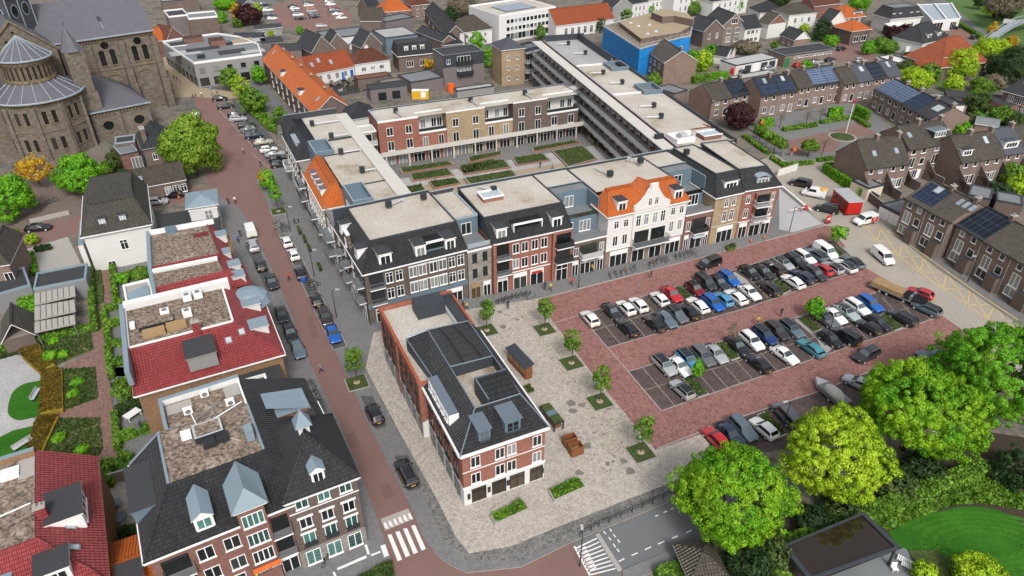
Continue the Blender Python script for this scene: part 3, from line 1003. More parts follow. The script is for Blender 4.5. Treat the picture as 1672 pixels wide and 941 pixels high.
sg=[((512+0,738),(522,752)),((535,765),(545,780)),((555,795),(566,812)),((572,818),(582,832)),((540,728),(548,740)),((556,752),(566,766)),((575,776),(585,790)),((580,875),(606,862)),((638,848),(665,836)),((698,822),(726,809)),((758,796),(786,784)),((820,771),(846,760)),((884,745),(910,734)),((745,672),(758,666)),((782,655),(798,648)),((815,640),(828,634))]
lines('road_marking',[(W(11,*a),W(11,*b))for a,b in sg],.0165,.14,'road_white')
zz=[(610,243),(618,207),(648,216),(690,280),(712,222),(800,357),(818,290),(905,432),(918,362),(1015,512),(1033,436),(1135,592),(1147,512),(1230,655),(1268,598),(1310,655)]
sg=[(W(8,*zz[i]),W(8,*zz[i+1]))for i in range(1,len(zz)-1)]
outl=[(610,243),(690,285),(720,300),(800,360),(905,434),(1015,514),(1135,596),(1225,655),(1300,700)]
outr=[(618,207),(700,215),(760,240),(860,312),(980,392),(1060,450),(1200,545),(1300,612),(1400,690)]
sg+=[(W(8,*outl[i]),W(8,*outl[i+1]))for i in range(len(outl)-1)]+[(W(8,*outr[i]),W(8,*outr[i+1]))for i in range(len(outr)-1)]
sg+=[(W(8,690,280),W(8,800,290)),(W(8,800,357),W(8,905,355)),(W(8,905,432),W(8,1010,432)),(W(8,1015,512),W(8,1115,512)),(W(8,1135,592),W(8,1240,590))]
lines('yard_marking',sg,.016,.16,'road_yellow')
lines('kerb_line',[(W(8,770,243),W(8,980,393)),(W(8,980,393),W(8,1200,550)),(W(8,1200,550),W(8,1380,668))],.135,.22,'road_yellow')
lines('parking_line',[(W(0,449,610-300),W(0,449,311))]+[(W(2,30,745),W(2,160,860))]+[(W(1,1065,535),W(1,1250,730))],.014,.12,'kerb')
for pts in(((6,168,250),(6,215,250),(6,495,795),(6,430,812)),((6,0,300),(6,60,300),(6,160,520),(6,110,530)),((6,140,600),(6,190,590),(6,310,840),(6,250,860)),((10,520,130),(10,575,130),(10,640,265),(10,590,280)),((10,672,400),(10,735,395),(10,795,545),(10,738,560))):
 sheet('parking_bays',[W(*p,z=.12)for p in pts],.124 if pts[0][0]==6 else .130,'bitumen_grey' if 0 else 'asphalt_patch')
lines('bay_marking',[(W(6,105+4.5*i,530+9*i,.12),W(6,130+4.5*i,522+9*i,.12))for i in range(9)],.132,.12,'kerb')
lines('bay_marking',[(W(6,168,250,.12),W(6,430,812,.12)),(W(6,430,812,.12),W(6,498,792,.12)),(W(6,215,245,.12),W(6,498,792,.12)),(W(6,150,185,.12),W(6,300,160,.12))],.130,.1,'kerb')
sheet('garden_path',[*PX(5,(488,385),(540,380),(552,575),(510,585))],.03,'pave_pink')
sheet('garden_path',[*PX(5,(445,600),(495,590),(522,941)),*PX(9,(500,100),(530,410),(640,415),(610,445),(430,410),(180,225),(200,220)),*PX(5,(230,930),(300,905),(455,810))],.03,'pave_pink')
sheet('terrace_floor',PX(9,(-30,-20),(0,-70),(100,-50),(190,40),(175,70),(60,130),(40,200),(165,235),(160,265),(60,290),(-30,330)),.034,'gravel_grey')
sheet('lawn',curve(PX(9,(185,60),(110,75),(60,110),(38,170),(40,215),(90,240),(185,215)),4),.042,'lawn')
sheet('lawn',PX(9,(-30,330),(60,285),(160,262),(120,385),(-30,430)),.042,'lawn')
def scatter(name,label,k,pts,n,leaf,base=0.0,ph=.3,sz=.1,seed=1,cat='plants'):
 """ground cover no one could count: leaf-sized faces strewn over an outline"""
 P=[W(k,*q)for q in pts];c=sum(P,Vector())/len(P)
 xs=[p.x-c.x for p in P];ys=[p.y-c.y for p in P];m=len(P)
 rs=np.random.RandomState(seed);X_=rs.uniform(min(xs),max(xs),n*3);Y_=rs.uniform(min(ys),max(ys),n*3)
 ins=np.zeros(len(X_),bool)
 for a in range(m):
  b=(a+1)%m
  cond=((np.array(ys[a])>Y_)!=(ys[b]>Y_))&(X_<(xs[b]-xs[a])*(Y_-ys[a])/((ys[b]-ys[a])or 1e-9)+xs[a])
  ins^=cond
 X_,Y_=X_[ins][:n],Y_[ins][:n];n=len(X_)
 pos=np.stack([X_,Y_,base+rs.rand(n)**1.5*ph*(.6+.4*np.sin(X_*1.7)*np.cos(Y_*1.3))],1)
 nr=rs.normal(size=(n,3))+[0,0,.9];nr/=np.linalg.norm(nr,axis=1)[:,None]
 t1=np.cross(nr,rs.normal(size=(n,3)));t1/=np.linalg.norm(t1,axis=1)[:,None];t2=np.cross(nr,t1)
 s_=sz*(.6+.9*rs.rand(n,1))
 quad=np.stack([pos-t1*s_-t2*s_,pos+t1*s_-t2*s_,pos+t1*s_+t2*s_,pos-t1*s_+t2*s_],1).reshape(-1,3)
 me=bpy.data.meshes.new(name);me.from_pydata(quad.tolist(),[],np.arange(n*4).reshape(-1,4).tolist());me.materials.append(MATS[leaf])
 o=bpy.data.objects.new(name,me);COL.objects.link(o);o.location=(c.x,c.y,0)
 return tag(o,label,cat,kind='stuff')
AMB=[(9,[(190,20),(280,10),(285,195),(180,215)]),(9,[(180,225),(265,222),(245,262),(190,385),(125,385),(160,260)]),(5,[(85,790),(180,755),(205,820),(270,885),(200,930),(110,850)])]
for i,(k,q)in enumerate(AMB):
 P_=PX(k,*q,z=.45);t=thing('hedge',['middle','lower','upper'][i]+' amber coloured clipped hedge block beside the round lawns','hedge',tuple(P_[0]),0,'amber hedges');t.location.z=0
 b=MB();b.prism([(p.x-P_[0].x,p.y-P_[0].y)for p in P_],0,.45,'hedge_amber');b.obj('stems',t)
 o=scatter('leaves','l',k,q,3800,'leaf_amber',.42,.12,.09,i+5)
 for kk in('label','category','kind'):del o[kk]
 o.location-=t.location;o.parent=t
tag(sheet('garden_bed',PX(9,(275,12),(430,0),(442,140),(290,195),(185,220)),.05,'garden_bed'),kind='stuff')
tag(sheet('garden_bed',PX(9,(262,232),(452,228),(465,370),(440,410),(190,385)),.05,'garden_bed'),kind='stuff')
tag(sheet('garden_bed',PX(5,(180,750),(440,690),(455,810),(270,890),(205,820)),.05,'garden_bed'),kind='stuff')
tag(sheet('garden_bed',PX(5,(0,780),(180,750),(90,790),(85,835),(0,860)),.04,'garden_bed'),kind='stuff')
tag(sheet('planting',PX(5,(425,385),(490,380),(500,490),(440,500)),.3,'planting',0),kind='stuff')
tag(sheet('planting',PX(5,(445,510),(505,500),(505,580),(455,595)),.3,'planting',0),kind='stuff')
sheet('courtyard_floor',PX(5,(545,380),(720,330),(770,600),(640,660),(640,941),(525,941),(510,600)),.02,'pave_grey')
sheet('courtyard_floor',PX(9,(500,0),(600,0),(640,120),(700,250),(760,260),(640,430),(530,400)),.02,'pave_grey')
sheet('driveway',PX(5,(60,340),(330,260),(400,400),(150,440),(80,450)),.02,'concrete')
sheet('church_yard',PX(0,(-40,300),(60,262),(170,250),(240,240),(250,318),(114,356),(0,377),(-40,390)),.012,'church_paving')
sheet('church_street',PX(0,(318,158),(282,160),(262,105),(250,80),(272,72),(325,143),(380,150),(430,136),(420,160),(362,162)),.01,'sand')
sheet('north_square',PX(4,(60,650),(170,570),(530,500),(640,520),(760,620),(600,680),(480,770),(250,790)),.012,'pave_grey')
sheet('north_square_paving',PX(4,(245,690),(470,640),(600,600),(690,650),(520,690),(480,740),(260,755)),.018,'pave_pink')
for q in([(70,640),(150,590),(270,680),(255,790),(190,750),(50,660)],):
 pass
sheet('park_grass',PX(4,(930,-40),(1500,-40),(1500,260),(1240,170),(1130,90)),.01,'lawn_dull')
sheet('ring_road',curve(PX(4,(980,-40),(1060,30),(1240,165),(1500,260)),4)+curve(PX(4,(1500,300),(1200,185),(1010,30),(930,-40)),4),.02,'asphalt')
sheet('house_street',PX(4,(480,200),(540,205),(640,245),(720,280),(760,300),(500,300),(0,330),(0,400),(-40,400),(-40,290),(300,290),(480,260)),.014,'pave_pink')
sheet('drive',PX(4,(1030,150),(1150,130),(1230,190),(1120,200)),.02,'pave_pink')
tag(sheet('woodland_floor',PX(12,(150,640),(400,620),(800,380),(1000,270),(1400,330),(1400,1000),(1000,1000),(600,1000),(0,1000)),.02,'soil'),kind='structure')
sheet('lawn',curve(PX(12,(690,740),(850,680),(960,640),(1080,628),(1200,650),(1280,700),(1360,800),(1400,900),(1300,960),(1100,960),(990,880),(900,830),(780,830),(720,790)),3),.05,'lawn')
sheet('lawn',PX(12,(1000,800),(1170,730),(1260,830),(1100,900)),.056,'lawn')
tag(sheet('planting',PX(12,(780,830),(900,825),(1000,890),(1020,950),(830,950)),.25,'planting',0),kind='stuff')
sheet('south_pavement',PX(11,(597,915),(960,765),(1200,670),(1380,590),(1400,640),(1050,800),(700,940),(600,960)),.1,'pave_grey',0,'kerb')
sheet('car_park',PX(2,(130,25),(350,-20),(520,60),(520,120),(340,150),(200,140),(140,100)),.012,'pave_pink')
sheet('car_park',PX(2,(60,0),(140,0),(200,140),(120,110)),.010,'asphalt')
for i,(k,q)in enumerate(((9,[(275,12),(430,0),(442,140),(290,195)]),(9,[(262,232),(452,228),(465,370),(440,410),(190,385)]),(5,[(180,750),(440,690),(455,810),(270,890),(205,820)]),(5,[(0,780),(180,750),(90,790),(85,835),(0,860)]),(5,[(425,385),(490,380),(500,490),(440,500)]),(5,[(445,510),(505,500),(505,580),(455,595)]))):
 scatter('long_grass',['tall grasses in the middle garden bed','tall grasses in the lower garden bed','tall grasses in the upper garden bed','grasses at the far left of the gardens','leafy plants beside the upper red path','leafy plants beside the lower red path'][i],k,q,3600 if i<3 else 1600,'leaf_mid' if i<4 else 'leaf_green',.04,.28,.085,20+i)
scatter('ground_ivy','leafy ground plants between the long hedge and the round lawn',12,[(600,700),(900,600),(1120,470),(1290,560),(1300,640),(1080,610),(960,625),(850,665),(700,730)],9000,'leaf_green',.02,.5,.14,40)
rp=random.Random(3)
for k,x,y,w,l in((6,150,240,1.2,4),(6,330,700,.9,6),(10,480,330,1.6,3),(10,640,560,1.2,2.2),(1,1130,640,2.0,6),(1,1170,800,1.6,5),(8,860,300,3,5),(8,1080,600,1.6,2.6),(8,560,330,2.4,3)):
 p=W(k,x,y);a=AZ+PI/2+rp.uniform(-.1,.1);m=MB().at(p.x,p.y,a);m.box(-l/2,-w/2,.016,l/2,w/2,.0185,'plaza_slab' if k==8 else 'asphalt_patch' if k==11 else 'road_patch');tag(m.obj('road_patch'),kind='structure')
m=MB()
for k,x0,y0,x1,y1,n in((11,20,560,560,640,0),(11,330,60,640,480,50),(7,20,620,230,740,16),(7,330,480,1250,560,20)):
 for i in range(n):
  p=W(k,rp.uniform(x0,x1),rp.uniform(y0,y1));r=rp.uniform(.06,.28)if i%6 else rp.uniform(.4,.9)
  q=[(p.x+r*rp.uniform(.5,1)*math.cos(t*PI/4),p.y+r*rp.uniform(.5,1)*math.sin(t*PI/4))for t in range(8)]
  zz_=(.1272 if k==11 or x0==20 else .0290)+i*.00012;m.prism(q,zz_,zz_+.0001,'stain')
tag(m.obj('paving_stains'),kind='structure')
for i in range(7):
 a=R(20+i*9);m=MB();c_=W(12,1130,800);rr=3.2+i*1.15
 for j in range(22):
  t0,t1=2*PI*j/22,2*PI*(j+1)/22
  if i>2 and 8<j<16:continue
  m.bar((c_.x+rr*1.25*math.cos(t0),c_.y+rr*.55*math.sin(t0),.0612),(c_.x+rr*1.25*math.cos(t1),c_.y+rr*.55*math.sin(t1),.0612),.5,.003,'lawn_stripe')
 if i<5:tag(m.obj('mown_stripe'),kind='structure')
sheet('pavement',PX(0,(556,528),(612,526),(632,560),(606,612),(570,575)),.1165,'pave_grey',.05)
# the shopping block: its south row
def HL(name,label,u0,u1,v,depth,h,wall,v1=None,**kw):
 return House(name,label,L(u0,v),L(u1,v if v1 is None else v1),depth,h,wall,**kw)
GS='houses of the shopping block'
A=HL('corner_house','dark brown brick corner house with black mansard and white dormers at the street corner',0,16.6,0,16.5,9.6,'brick_dark',v1=.9,cat='corner house',group=GS)
A.walls()
A.mansard(3.0,(4.0,0,0,2.4),'tile_black')
f=A.F
for z in(4.2,7.0):
 for x in(3.75,5.3,14.0,15.5):f.win(x,z,1.15,1.85,'cross')
 for x in(7.55,9.1,10.9,12.45):f.win(x,z,1.3,1.8,'pair',gm='glass_mix')
 f.band(z+1.85,.14,.1,x0=6.8,x1=13.2,name='string_course')
for x in(6.7,13.3,3.0):
 b=f.mb();b.box(x-.14,-.12,3.7,x+.14,.01,9.4,'brick_dark');b.objs('pilaster',A.root)
b=f.mb();b.box(-.06,-.10,3.15,16.62,.01,3.95,'cladding_blue');b.obj('fascia',A.root)
b=f.mb();b.box(1.0,-.13,.5,11.6,.01,2.95,'metal_light');b.box(.2,-.06,0,16.5,.01,.5,'cladding_blue');b.obj('shop_shutter',A.root)
for i in range(5):f.win(1.9+i*2.05,.6,1.7,2.2,'shop','white_paint','glass_shop','shop_window',y=-.13)
f.shop(14.2,2.8,2.9)
b=f.mb()
for z in(3.9,6.7):b.box(.6,-.04,z,2.8,.01,z+2.4,'metal_dark')
b.objs('loggia',A.root)  # flat dark panels, the shade of the recesses put into their colour
for z in(4.0,6.8):f.balcony(.5,2.9,z,.7,'metal_grey')
f.dormer(3.6,9.9,2.0,1.95,.5,2.9);f.dormer(9.2,9.9,1.7,2.0,.4,3.0);f.dormer(14.1,9.9,1.7,2.0,.4,3.0)
b=f.mb();b.box(10.05,1.0,9.9,13.25,3.4,11.75,'glass_shop',top='bitumen');b.box(10.05,.7,9.95,13.25,.8,10.6,'cladding_blue');b.box(10.05,.62,11.75,13.25,.95,12.0,'white_paint');b.box(10.05,.95,11.8,13.25,3.4,11.95,'tile_black');b.obj('roof_loggia',A.root)  # solid dark box paints the shade of the opening under the canopy
g=A.Lf
for x in(1.6,4.6,7.6,10.4,13.6):
 g.shop(x+.3,2.2,2.9)
for z in(4.2,7.0):
 for x in(1.3,5.2,9.4):g.win(x,z,1.1,1.8,'pair')
for z in(3.9,6.7):
 g.balcony(2.2,4.4,z,1.2,'metal_grey');g.balcony(6.2,8.6,z,1.2,'metal_grey');g.balcony(12.2,15.6,z,1.1,'metal_grey')
 b=g.mb();b.box(12.3,-.05,z,15.4,.01,z+2.3,'glass_shop');b.objs('loggia',A.root)  # dark sheet on the wall stands for the shaded recess
g.dormer(12.2,10.0,1.8,1.9,.2,1.8);g.dormer(3.4,10.0,1.6,1.9,.2,1.8)
b=g.mb()
for i in range(5):b.box(5.4+i*.28,-.15,9.5+i*.55,9.8-i*.28,.35,10.06+i*.55,'brick_brown')
b.box(6.6,-.2,12.2,8.6,.4,12.4,'white_paint');b.obj('gable',A.root)
g.win(7.6,9.9,1.0,1.5,'cross',y=-.15)
A.vent(8.6,13.4,12.6,(11.5,14.6));A.vent(14.8,13.6,12.6)
B=HL('stone_house','narrow pale grey stone house between the brown corner house and the red one',16.7,20.8,.75,15.6,9.2,'stone_pale',v1=.95,group=GS)
B.wm.box(0,5.2,9.2,B.w,15.6,12.3,'cladding_blue');B.walls()
for z in(4.1,6.9):
 for x in(1.15,2.95):B.F.win(x,z,.8,1.6,'pair','metal_dark')
B.F.band(8.95,.3);B.F.shop(1.2,1.7,2.8,fm='wood_tan',gm='glass_warm');B.F.shop(3.2,1.3,2.8,fm='white_paint')
B.flat(12.3,.25,rim='lead_pale',y0=5.2)
b=MB();b.box(.1,.3,9.2,B.w-.1,5.2,9.24,'bitumen_grey');b.objs('terrace',B.root)
b=B.F.mb();b.box(.1,.15,9.5,4.0,.22,10.3,'lead_pale');b.obj('railing',B.root)
Face(B,(0,5.2),(B.w,5.2)).win(2.0,9.3,1.8,2.1,'pair')
C_=HL('brick_house','orange-red brick house with black mansard and a red shop banner',20.9,35.1,.7,15.8,9.6,'brick_red',cat='house',group=GS)
C_.wm.box(10.6,-.55,0,14.2,.3,9.6,'brick_red');C_.wm.box(-.02,-.5,0,.5,.3,9.6,'brick_red');C_.walls();C_.mansard(3.0,(3.6,0,0,0),'tile_black',flat='gravel_beige')
f=C_.F
for z in(4.1,7.0):
 for x in(4.1,5.7,7.5,9.2):f.win(x,z,1.2,1.8,'pair')
 b=f.mb();b.box(.55,-.04,z-.2,2.9,.01,z+2.1,'glass_shop');b.box(11.2,-.60,z-.2,13.9,-.54,z+2.1,'glass_shop');b.objs('loggia',C_.root)  # dark plates paint the shade of recesses that are not cut in
 f.balcony(.45,3.1,z-.2,1.1,'metal_grey');
 o=f.balcony(11.0,14.1,z-.2,1.5,'metal_dark',solid=True)
for x,w in((1.7,1.9),(4.9,2.5),(8.0,2.5)):f.shop(x,w,3.0)
f.win(12.4,.1,2.2,3.0,'shop',gm='glass_shop',name='shop_window',y=-.55)
b=f.mb();b.box(7.0,-.18,2.35,8.9,-.10,2.75,'red_paint');b.obj('shop_sign',C_.root)
f.band(3.35,.16,.08,'white_paint','string_course',3.0,10.5)
f.dormer(1.8,9.9,1.8,1.95,.4,2.9);f.dormer(11.7,9.9,1.8,1.95,.4,2.9)
b=f.mb();b.box(4.2,1.2,9.9,9.0,3.2,11.6,'glass_shop',top='bitumen');b.box(4.14,.8,9.95,9.06,.9,10.4,'cladding_blue');b.box(4.0,.7,11.65,9.2,1.0,11.9,'white_paint');b.box(4.0,1.0,11.7,9.2,3.3,11.86,'tile_black');b.box(4.0,.7,9.95,4.14,1.6,11.65,'white_paint');b.box(9.06,.7,9.95,9.2,1.6,11.65,'white_paint');b.obj('roof_loggia',C_.root)  # dark box in place of a shaded open roof recess
C_.vent(5.0,11.5,12.6,(3.2,14));
b=MB();b.box(2.0,8.6,12.6,5.6,11.4,13.3,'brick_red',top='glass_sky');b.box(1.9,8.5,13.25,5.7,8.7,13.5,'white_paint');b.box(1.9,11.3,13.25,5.7,11.5,13.5,'white_paint');b.box(1.9,8.7,13.25,2.1,11.3,13.5,'white_paint');b.box(5.5,8.7,13.25,5.7,11.3,13.5,'white_paint');b.obj('rooflight',C_.root)
def stepped(name,label,u0,u1,brickm,hfront,tz,sg,v=.5):
 D=HL(name,label,u0,u1,v,16,hfront,brickm,group=GS)
 D.wm.box(0,3.2,hfront,D.w,16,9.4,'cladding_blue');D.wm.box(0,7.2,9.4,D.w,16,12.55,'cladding_blue');D.walls()
 b=MB();b.box(.05,.25,hfront,D.w-.05,3.2,hfront+.03,'bitumen_grey');b.box(.05,3.4,9.4,D.w-.05,7.2,9.43,'bitumen_grey');b.objs('terrace',D.root)
 D.F.band(hfront-.05,.25)
 b=D.F.mb();b.box(.05,.1,hfront+.2,D.w-.05,.16,hfront+1.0,'metal_grey');b.box(.05,3.3,9.4,D.w-.05,3.42,10.1,'glass_shop');b.obj('railing',D.root)
 q=Face(D,(0,3.2),(D.w,3.2));q.win(D.w*.62,hfront+.15,2.2,2.1,'tri');q.win(D.w*.2,hfront+.15,1.0,2.1,'door')
 q=Face(D,(0,7.2),(D.w,7.2));q.win(D.w*.45,9.6,1.7,2.1,'pair')
 D.flat(12.55,.3,rim='cladding_dark',cap='lead_pale',y0=9.5,sides='F')
 b=MB();b.box(.2,7.3,12.56,D.w-.2,9.4,12.6,'bitumen_grey');b.obj('rooftop',D.root)
 b=MB();b.box(-.02,3.2,9.4,.16,7.2,12.5,'cladding_blue',top='lead_pale');b.box(D.w-.16,3.2,9.4,D.w+.02,7.2,12.5,'cladding_blue',top='lead_pale');b.obj('screen_wall',D.root)
 return D
D=stepped('brown_house','brown brick shop house stepping back in planted terraces, left of the white gabled house',35.2,41.9,'brick_brown',6.5,0,0)
f=D.F;f.win(.9,3.9,.9,1.6,'pair');f.win(5.9,3.9,.9,1.7,'pair')
b=f.mb();b.box(1.7,-.04,3.6,5.0,.01,5.8,'glass_shop');b.objs('loggia',D.root);f.balcony(1.6,5.6,3.6,1.2,'metal_light',solid=True)  # dark plate for the shade inside the loggia, no recess behind
f.shop(.9,1.2,2.9);f.shop(3.3,2.9,2.9);f.shop(5.8,1.2,2.9)
b=f.mb();b.box(1.9,-.4,2.5,5.2,-.1,2.62,'lead_pale');b.obj('awning',D.root)
E_=HL('gabled_house','white house with bright orange tiled roof and a shaped middle gable',42,58,.45,15.8,10.2,'render_offwhite',group=GS)
E_.walls()
b=MB();b.box(-.03,-.012,0,16.03,.0,3.4,'brick_tan');b.obj('plinth',E_.root)
E_.mansard(3.0,(3.4,.9,.8,1.6),'tile_orange',y1=5.2,flat='tile_orange',rim='tile_orange');E_.flat(12.55,.12,y0=5.0,sides='LR')
f=E_.F
prof=[(4.9,10.2),(4.9,11.2),(5.3,11.35),(6.2,12.0),(6.9,12.9),(7.5,13.9),(7.75,14.3),(7.75,14.9),(9.25,14.9),(9.25,14.3),(9.5,13.9),(10.1,12.9),(10.8,12.0),(11.7,11.35),(12.1,11.2),(12.1,10.2)]
b=f.mb();b.face([(x,-.28,z)for x,z in prof],'render_offwhite');b.face([(x,.2,z)for x,z in prof][::-1],'render_offwhite')
for i in range(len(prof)-1):
 (xa,za),(xb,zb_)=prof[i],prof[i+1]
 b.face([(xa,-.28,za),(xa,.2,za),(xb,.2,zb_),(xb,-.28,zb_)],'white_paint')
b.box(4.9,-.28,3.4,12.1,.01,10.2,'render_offwhite');b.obj('gable',E_.root)
rb=MB()
rb.slab([(4.9,.2,10.6),(8.5,.2,14.0),(8.5,5.2,14.0),(4.9,3.4,12.6)][::-1],.12,'tile_orange');rb.slab([(12.1,.2,10.6),(8.5,.2,14.0),(8.5,5.2,14.0),(12.1,3.4,12.6)],.12,'tile_orange');rb.obj('cross_roof',E_.root)
for x in(1.7,3.6):f.win(x,4.2,1.0,2.0,'pair');f.win(x,7.6,.95,1.5,'cross')
for x in(13.2,15.0):f.win(x,4.6,.95,2.1,'pair');f.win(x,7.9,.9,1.5,'cross')
for x in(5.9,7.5,9.3,10.9):f.win(x,7.3,.95,2.2,'cross',y=-.28)
for x in(7.9,9.2):f.win(x,10.9,.75,1.5,'cross',y=-.28)
b=f.mb();b.box(5.4,-.33,4.0,8.3,-.27,6.3,'glass_shop');b.box(8.8,-.33,4.0,11.7,-.27,6.3,'glass_shop');b.objs('loggia',E_.root)  # two dark plates paint the shaded loggia openings
f.balcony(5.0,12.0,3.9,1.8,'metal_dark')
f.shop(2.7,3.6,3.1,fm='white_paint');f.shop(6.7,2.6,3.1);f.shop(10.3,2.6,3.1);f.shop(14.0,3.1,3.1)
f.band(3.45,.14,.1,'white_paint','string_course',0.01,4.8)
f.dormer(2.8,10.5,1.8,1.9,.4,2.6);f.dormer(14.2,10.5,1.8,1.9,.4,2.6)
E_.vent(5.6,9.5,12.6,(4.6,13.4));E_.vent(13.2,11.5,13.1,(12,14))
Fh=stepped('brick_infill_house','red-brown brick infill house with blue clad roof terraces, right of the white gabled house',58.1,63.9,'brick_redbrown',7.1,0,0,.3)
f=Fh.F;f.win(.8,3.9,.85,1.9,'pair');f.win(5.1,3.9,.85,1.9,'pair')
b=f.mb();b.box(1.6,-.04,3.8,4.5,.01,6.2,'glass_shop');b.objs('loggia',Fh.root);f.balcony(1.5,4.6,3.7,1.2,'metal_dark',solid=True)  # recess shade painted as one flat dark plate
f.shop(.75,1.0,3.0);f.shop(2.9,2.6,3.0);f.shop(5.1,1.0,3.0)
b=f.mb();b.slab([(1.6,-1.1,2.7),(4.2,-1.1,2.7),(4.2,-.1,3.1),(1.6,-.1,3.1)],.08,'glass_sky');b.obj('awning',Fh.root)
G_=HL('yellow_brick_house','yellow brick house with black mansard and one wide white dormer',64,70,.1,16,9.7,'brick_yellow',group=GS)
G_.walls();G_.mansard(3.3,(2.6,0,0,1.3),'tile_black',flat='gravel_beige')
f=G_.F
for x in(2.6,4.2):f.win(x,4.4,.9,2.2,'cross');f.win(x,7.4,.85,1.6,'cross')
f.shop(3.3,3.6,3.2);f.band(3.6,.12,.06,'concrete_pale','string_course');f.dormer(3.6,10.2,3.0,1.8,.7,2.4,st='tri')
G_.vent(1.5,12,13.0)
Hh=HL('end_house','red brick end house with black mansard, bay balconies and an arched dormer',70.1,77.6,.1,16,9.9,'brick_red',v1=-.7,cat='house',group=GS)
Hh.wm.box(2.6,-.7,3.6,5.6,.2,9.2,'brick_red');Hh.walls();Hh.mansard(3.1,(2.6,1.6,0,0),'tile_black')
f=Hh.F
for x in(1.3,):f.win(x,4.2,.9,1.9,'cross');f.win(x,7.2,.9,1.6,'cross')
f.win(6.6,4.2,.7,1.9,'cross');f.win(6.6,7.2,.7,1.6,'cross')
for z in(4.0,6.9):
 b=f.mb();b.box(2.75,-.75,z,5.45,-.69,z+2.0,'glass_shop');b.objs('loggia',Hh.root);f.balcony(2.5,5.7,z-.1,1.5,'white_paint')  # dark plate on the bay stands for a shaded opening
f.shop(1.3,1.7,3.1);f.shop(3.9,2.4,3.1);f.shop(6.3,1.8,3.1)
f.band(3.35,.14,.1,'white_paint','string_course',0.01,7.4)
o=f.dormer(4.2,10.1,2.8,1.7,.5,2.4,fm='lead_pale',st='tri');b=f.mb()
for i in range(6):
 a0,a1=PI*i/6,PI*(i+1)/6
 b.slab([(4.2+1.5*math.cos(a1),.3,11.8+.5*math.sin(a1)),(4.2+1.5*math.cos(a0),.3,11.8+.5*math.sin(a0)),(4.2+1.5*math.cos(a0),2.9,11.8+.5*math.sin(a0)),(4.2+1.5*math.cos(a1),2.9,11.8+.5*math.sin(a1))],.1,'lead_pale')
b.obj('dormer_roof',o)
for z in(4.2,7.2):
 for y in(3,7,11):Hh.Rt.win(y,z,1.0,1.7,'cross')
for H_ in(A,B,C_,D,E_,Fh,G_,Hh):
 b=MB();b.box(0,H_.d-.3,H_.H-.5 if H_ not in(B,D,Fh)else 12.0,H_.w,H_.d+.05,13.0,'cladding_dark',top='lead_pale');b.obj('parapet',H_.root)
 for z in(3.6,6.6,9.6):
  H_.Bk.grid(max(1,int(H_.w/3)),(z,),1.5,1.9,'pair')
# west wing
def HW(name,label,v0,v1,h,wall,depth=12.0,u0=-1.0,u1=None,**kw):
 return House(name,label,L(u0+(v1-16)*-.03,v1),L(u0+(v0-16)*-.03,v0),depth,h,wall,group=GS,**kw)
W1=HW('terrace_house','low infill house with blue clad roof terrace between corner house and orange-roofed one',16.7,24.2,9.3,'brick_brown')
W1.wm.box(0,3.6,9.3,W1.w,12,12.6,'cladding_blue');W1.walls();W1.flat(12.6,.2,y0=7.2,sides='')
W1.terrace(.2,W1.w-.2,3.7,7.2,12.55,h=.9,front=.9,win=False)
for z in(3.6,6.4):W1.F.balcony(1,6.4,z,1.4,'metal_grey');W1.F.win(2.6,z+.2,2.0,2.1,'pair');W1.F.win(5.2,z+.2,1.4,2.1,'pair')
b=W1.F.mb();b.box(.1,.15,9.4,W1.w-.1,.22,10.3,'lead_pale');b.obj('railing',W1.root)
W1.F.shop(2.2,2.6,2.9);W1.F.shop(5.4,2.6,2.9);Face(W1,(0,3.6),(W1.w,3.6)).win(3.6,9.5,2.6,2.1,'tri')
W2=HW('orange_roofed_house','cream house with orange tiled slope and four dormers, in the west wing',24.4,40.2,9.4,'render_cream')
W2.wm.box(W2.w-.02,.0,0,W2.w+.05,9,9.4,'brick_yellow');W2.walls();W2.mansard(3.3,(2.3,2.4,.6,0),'tile_orange',y1=4.0,flat='tile_orange',rim='tile_orange');W2.flat(12.55,.12,y0=3.9,sides='LR')
for i,x in enumerate((4.2,6.8,9.4,12.0)):W2.F.dormer(x,9.9,1.6,1.7,.5,2.0,top='slate',st='pair')
for z in(4.0,6.9):
 for i in range(8):W2.F.win(1.2+i*1.9,z,.95,1.7,'cross')
for z in(3.7,):W2.F.balcony(3.5,7.5,z,1.3,'metal_dark');W2.F.balcony(10,14,z,1.3,'metal_dark')
for i in range(5):W2.F.shop(1.7+i*3.1,2.4,3.0)
W2.Rt.win(3.2,6.8,1.5,1.7,'pair','metal_dark')
b=MB();b.box(W2.w-2.2,1.0,5.9,W2.w+.02,1.2,6.0,'white_paint');b.obj('string_course',W2.root)
W2.vent(11.0,8.6,12.6,(11.0,11));W2.vent(.8,7.2,12.6,(.8,11))
W3=HW('terrace_house','brown infill house with a sunken blue clad roof terrace, behind the orange-roofed one',40.4,47.4,9.3,'brick_brown')
W3.wm.box(0,2.4,9.3,W3.w,12,12.6,'cladding_blue');W3.walls();W3.flat(12.6,.2,y0=6.2,sides='')
W3.terrace(.2,W3.w-.2,2.5,6.2,12.55,h=.9,front=.9,win=False)
for z in(3.6,6.4):W3.F.balcony(1,6,z,1.4,'metal_dark');W3.F.win(3.4,z+.2,2.2,2.1,'pair')
W3.F.shop(3.6,4.6,2.9)
W4=HW('slate_mansard_house','dark brick house with steep black mansard at the north end of the west wing',47.6,63.0,9.6,'brick_dark')
W4.walls();W4.mansard(3.3,(2.6,2.6,.3,0),'tile_slate',y1=4.4,flat='tile_slate',rim='tile_slate');W4.flat(12.75,.12,y0=4.3,sides='LR')
for z in(3.9,6.8):
 for i in range(6):W4.F.win(1.6+i*2.4,z,1.0,1.8,'cross')
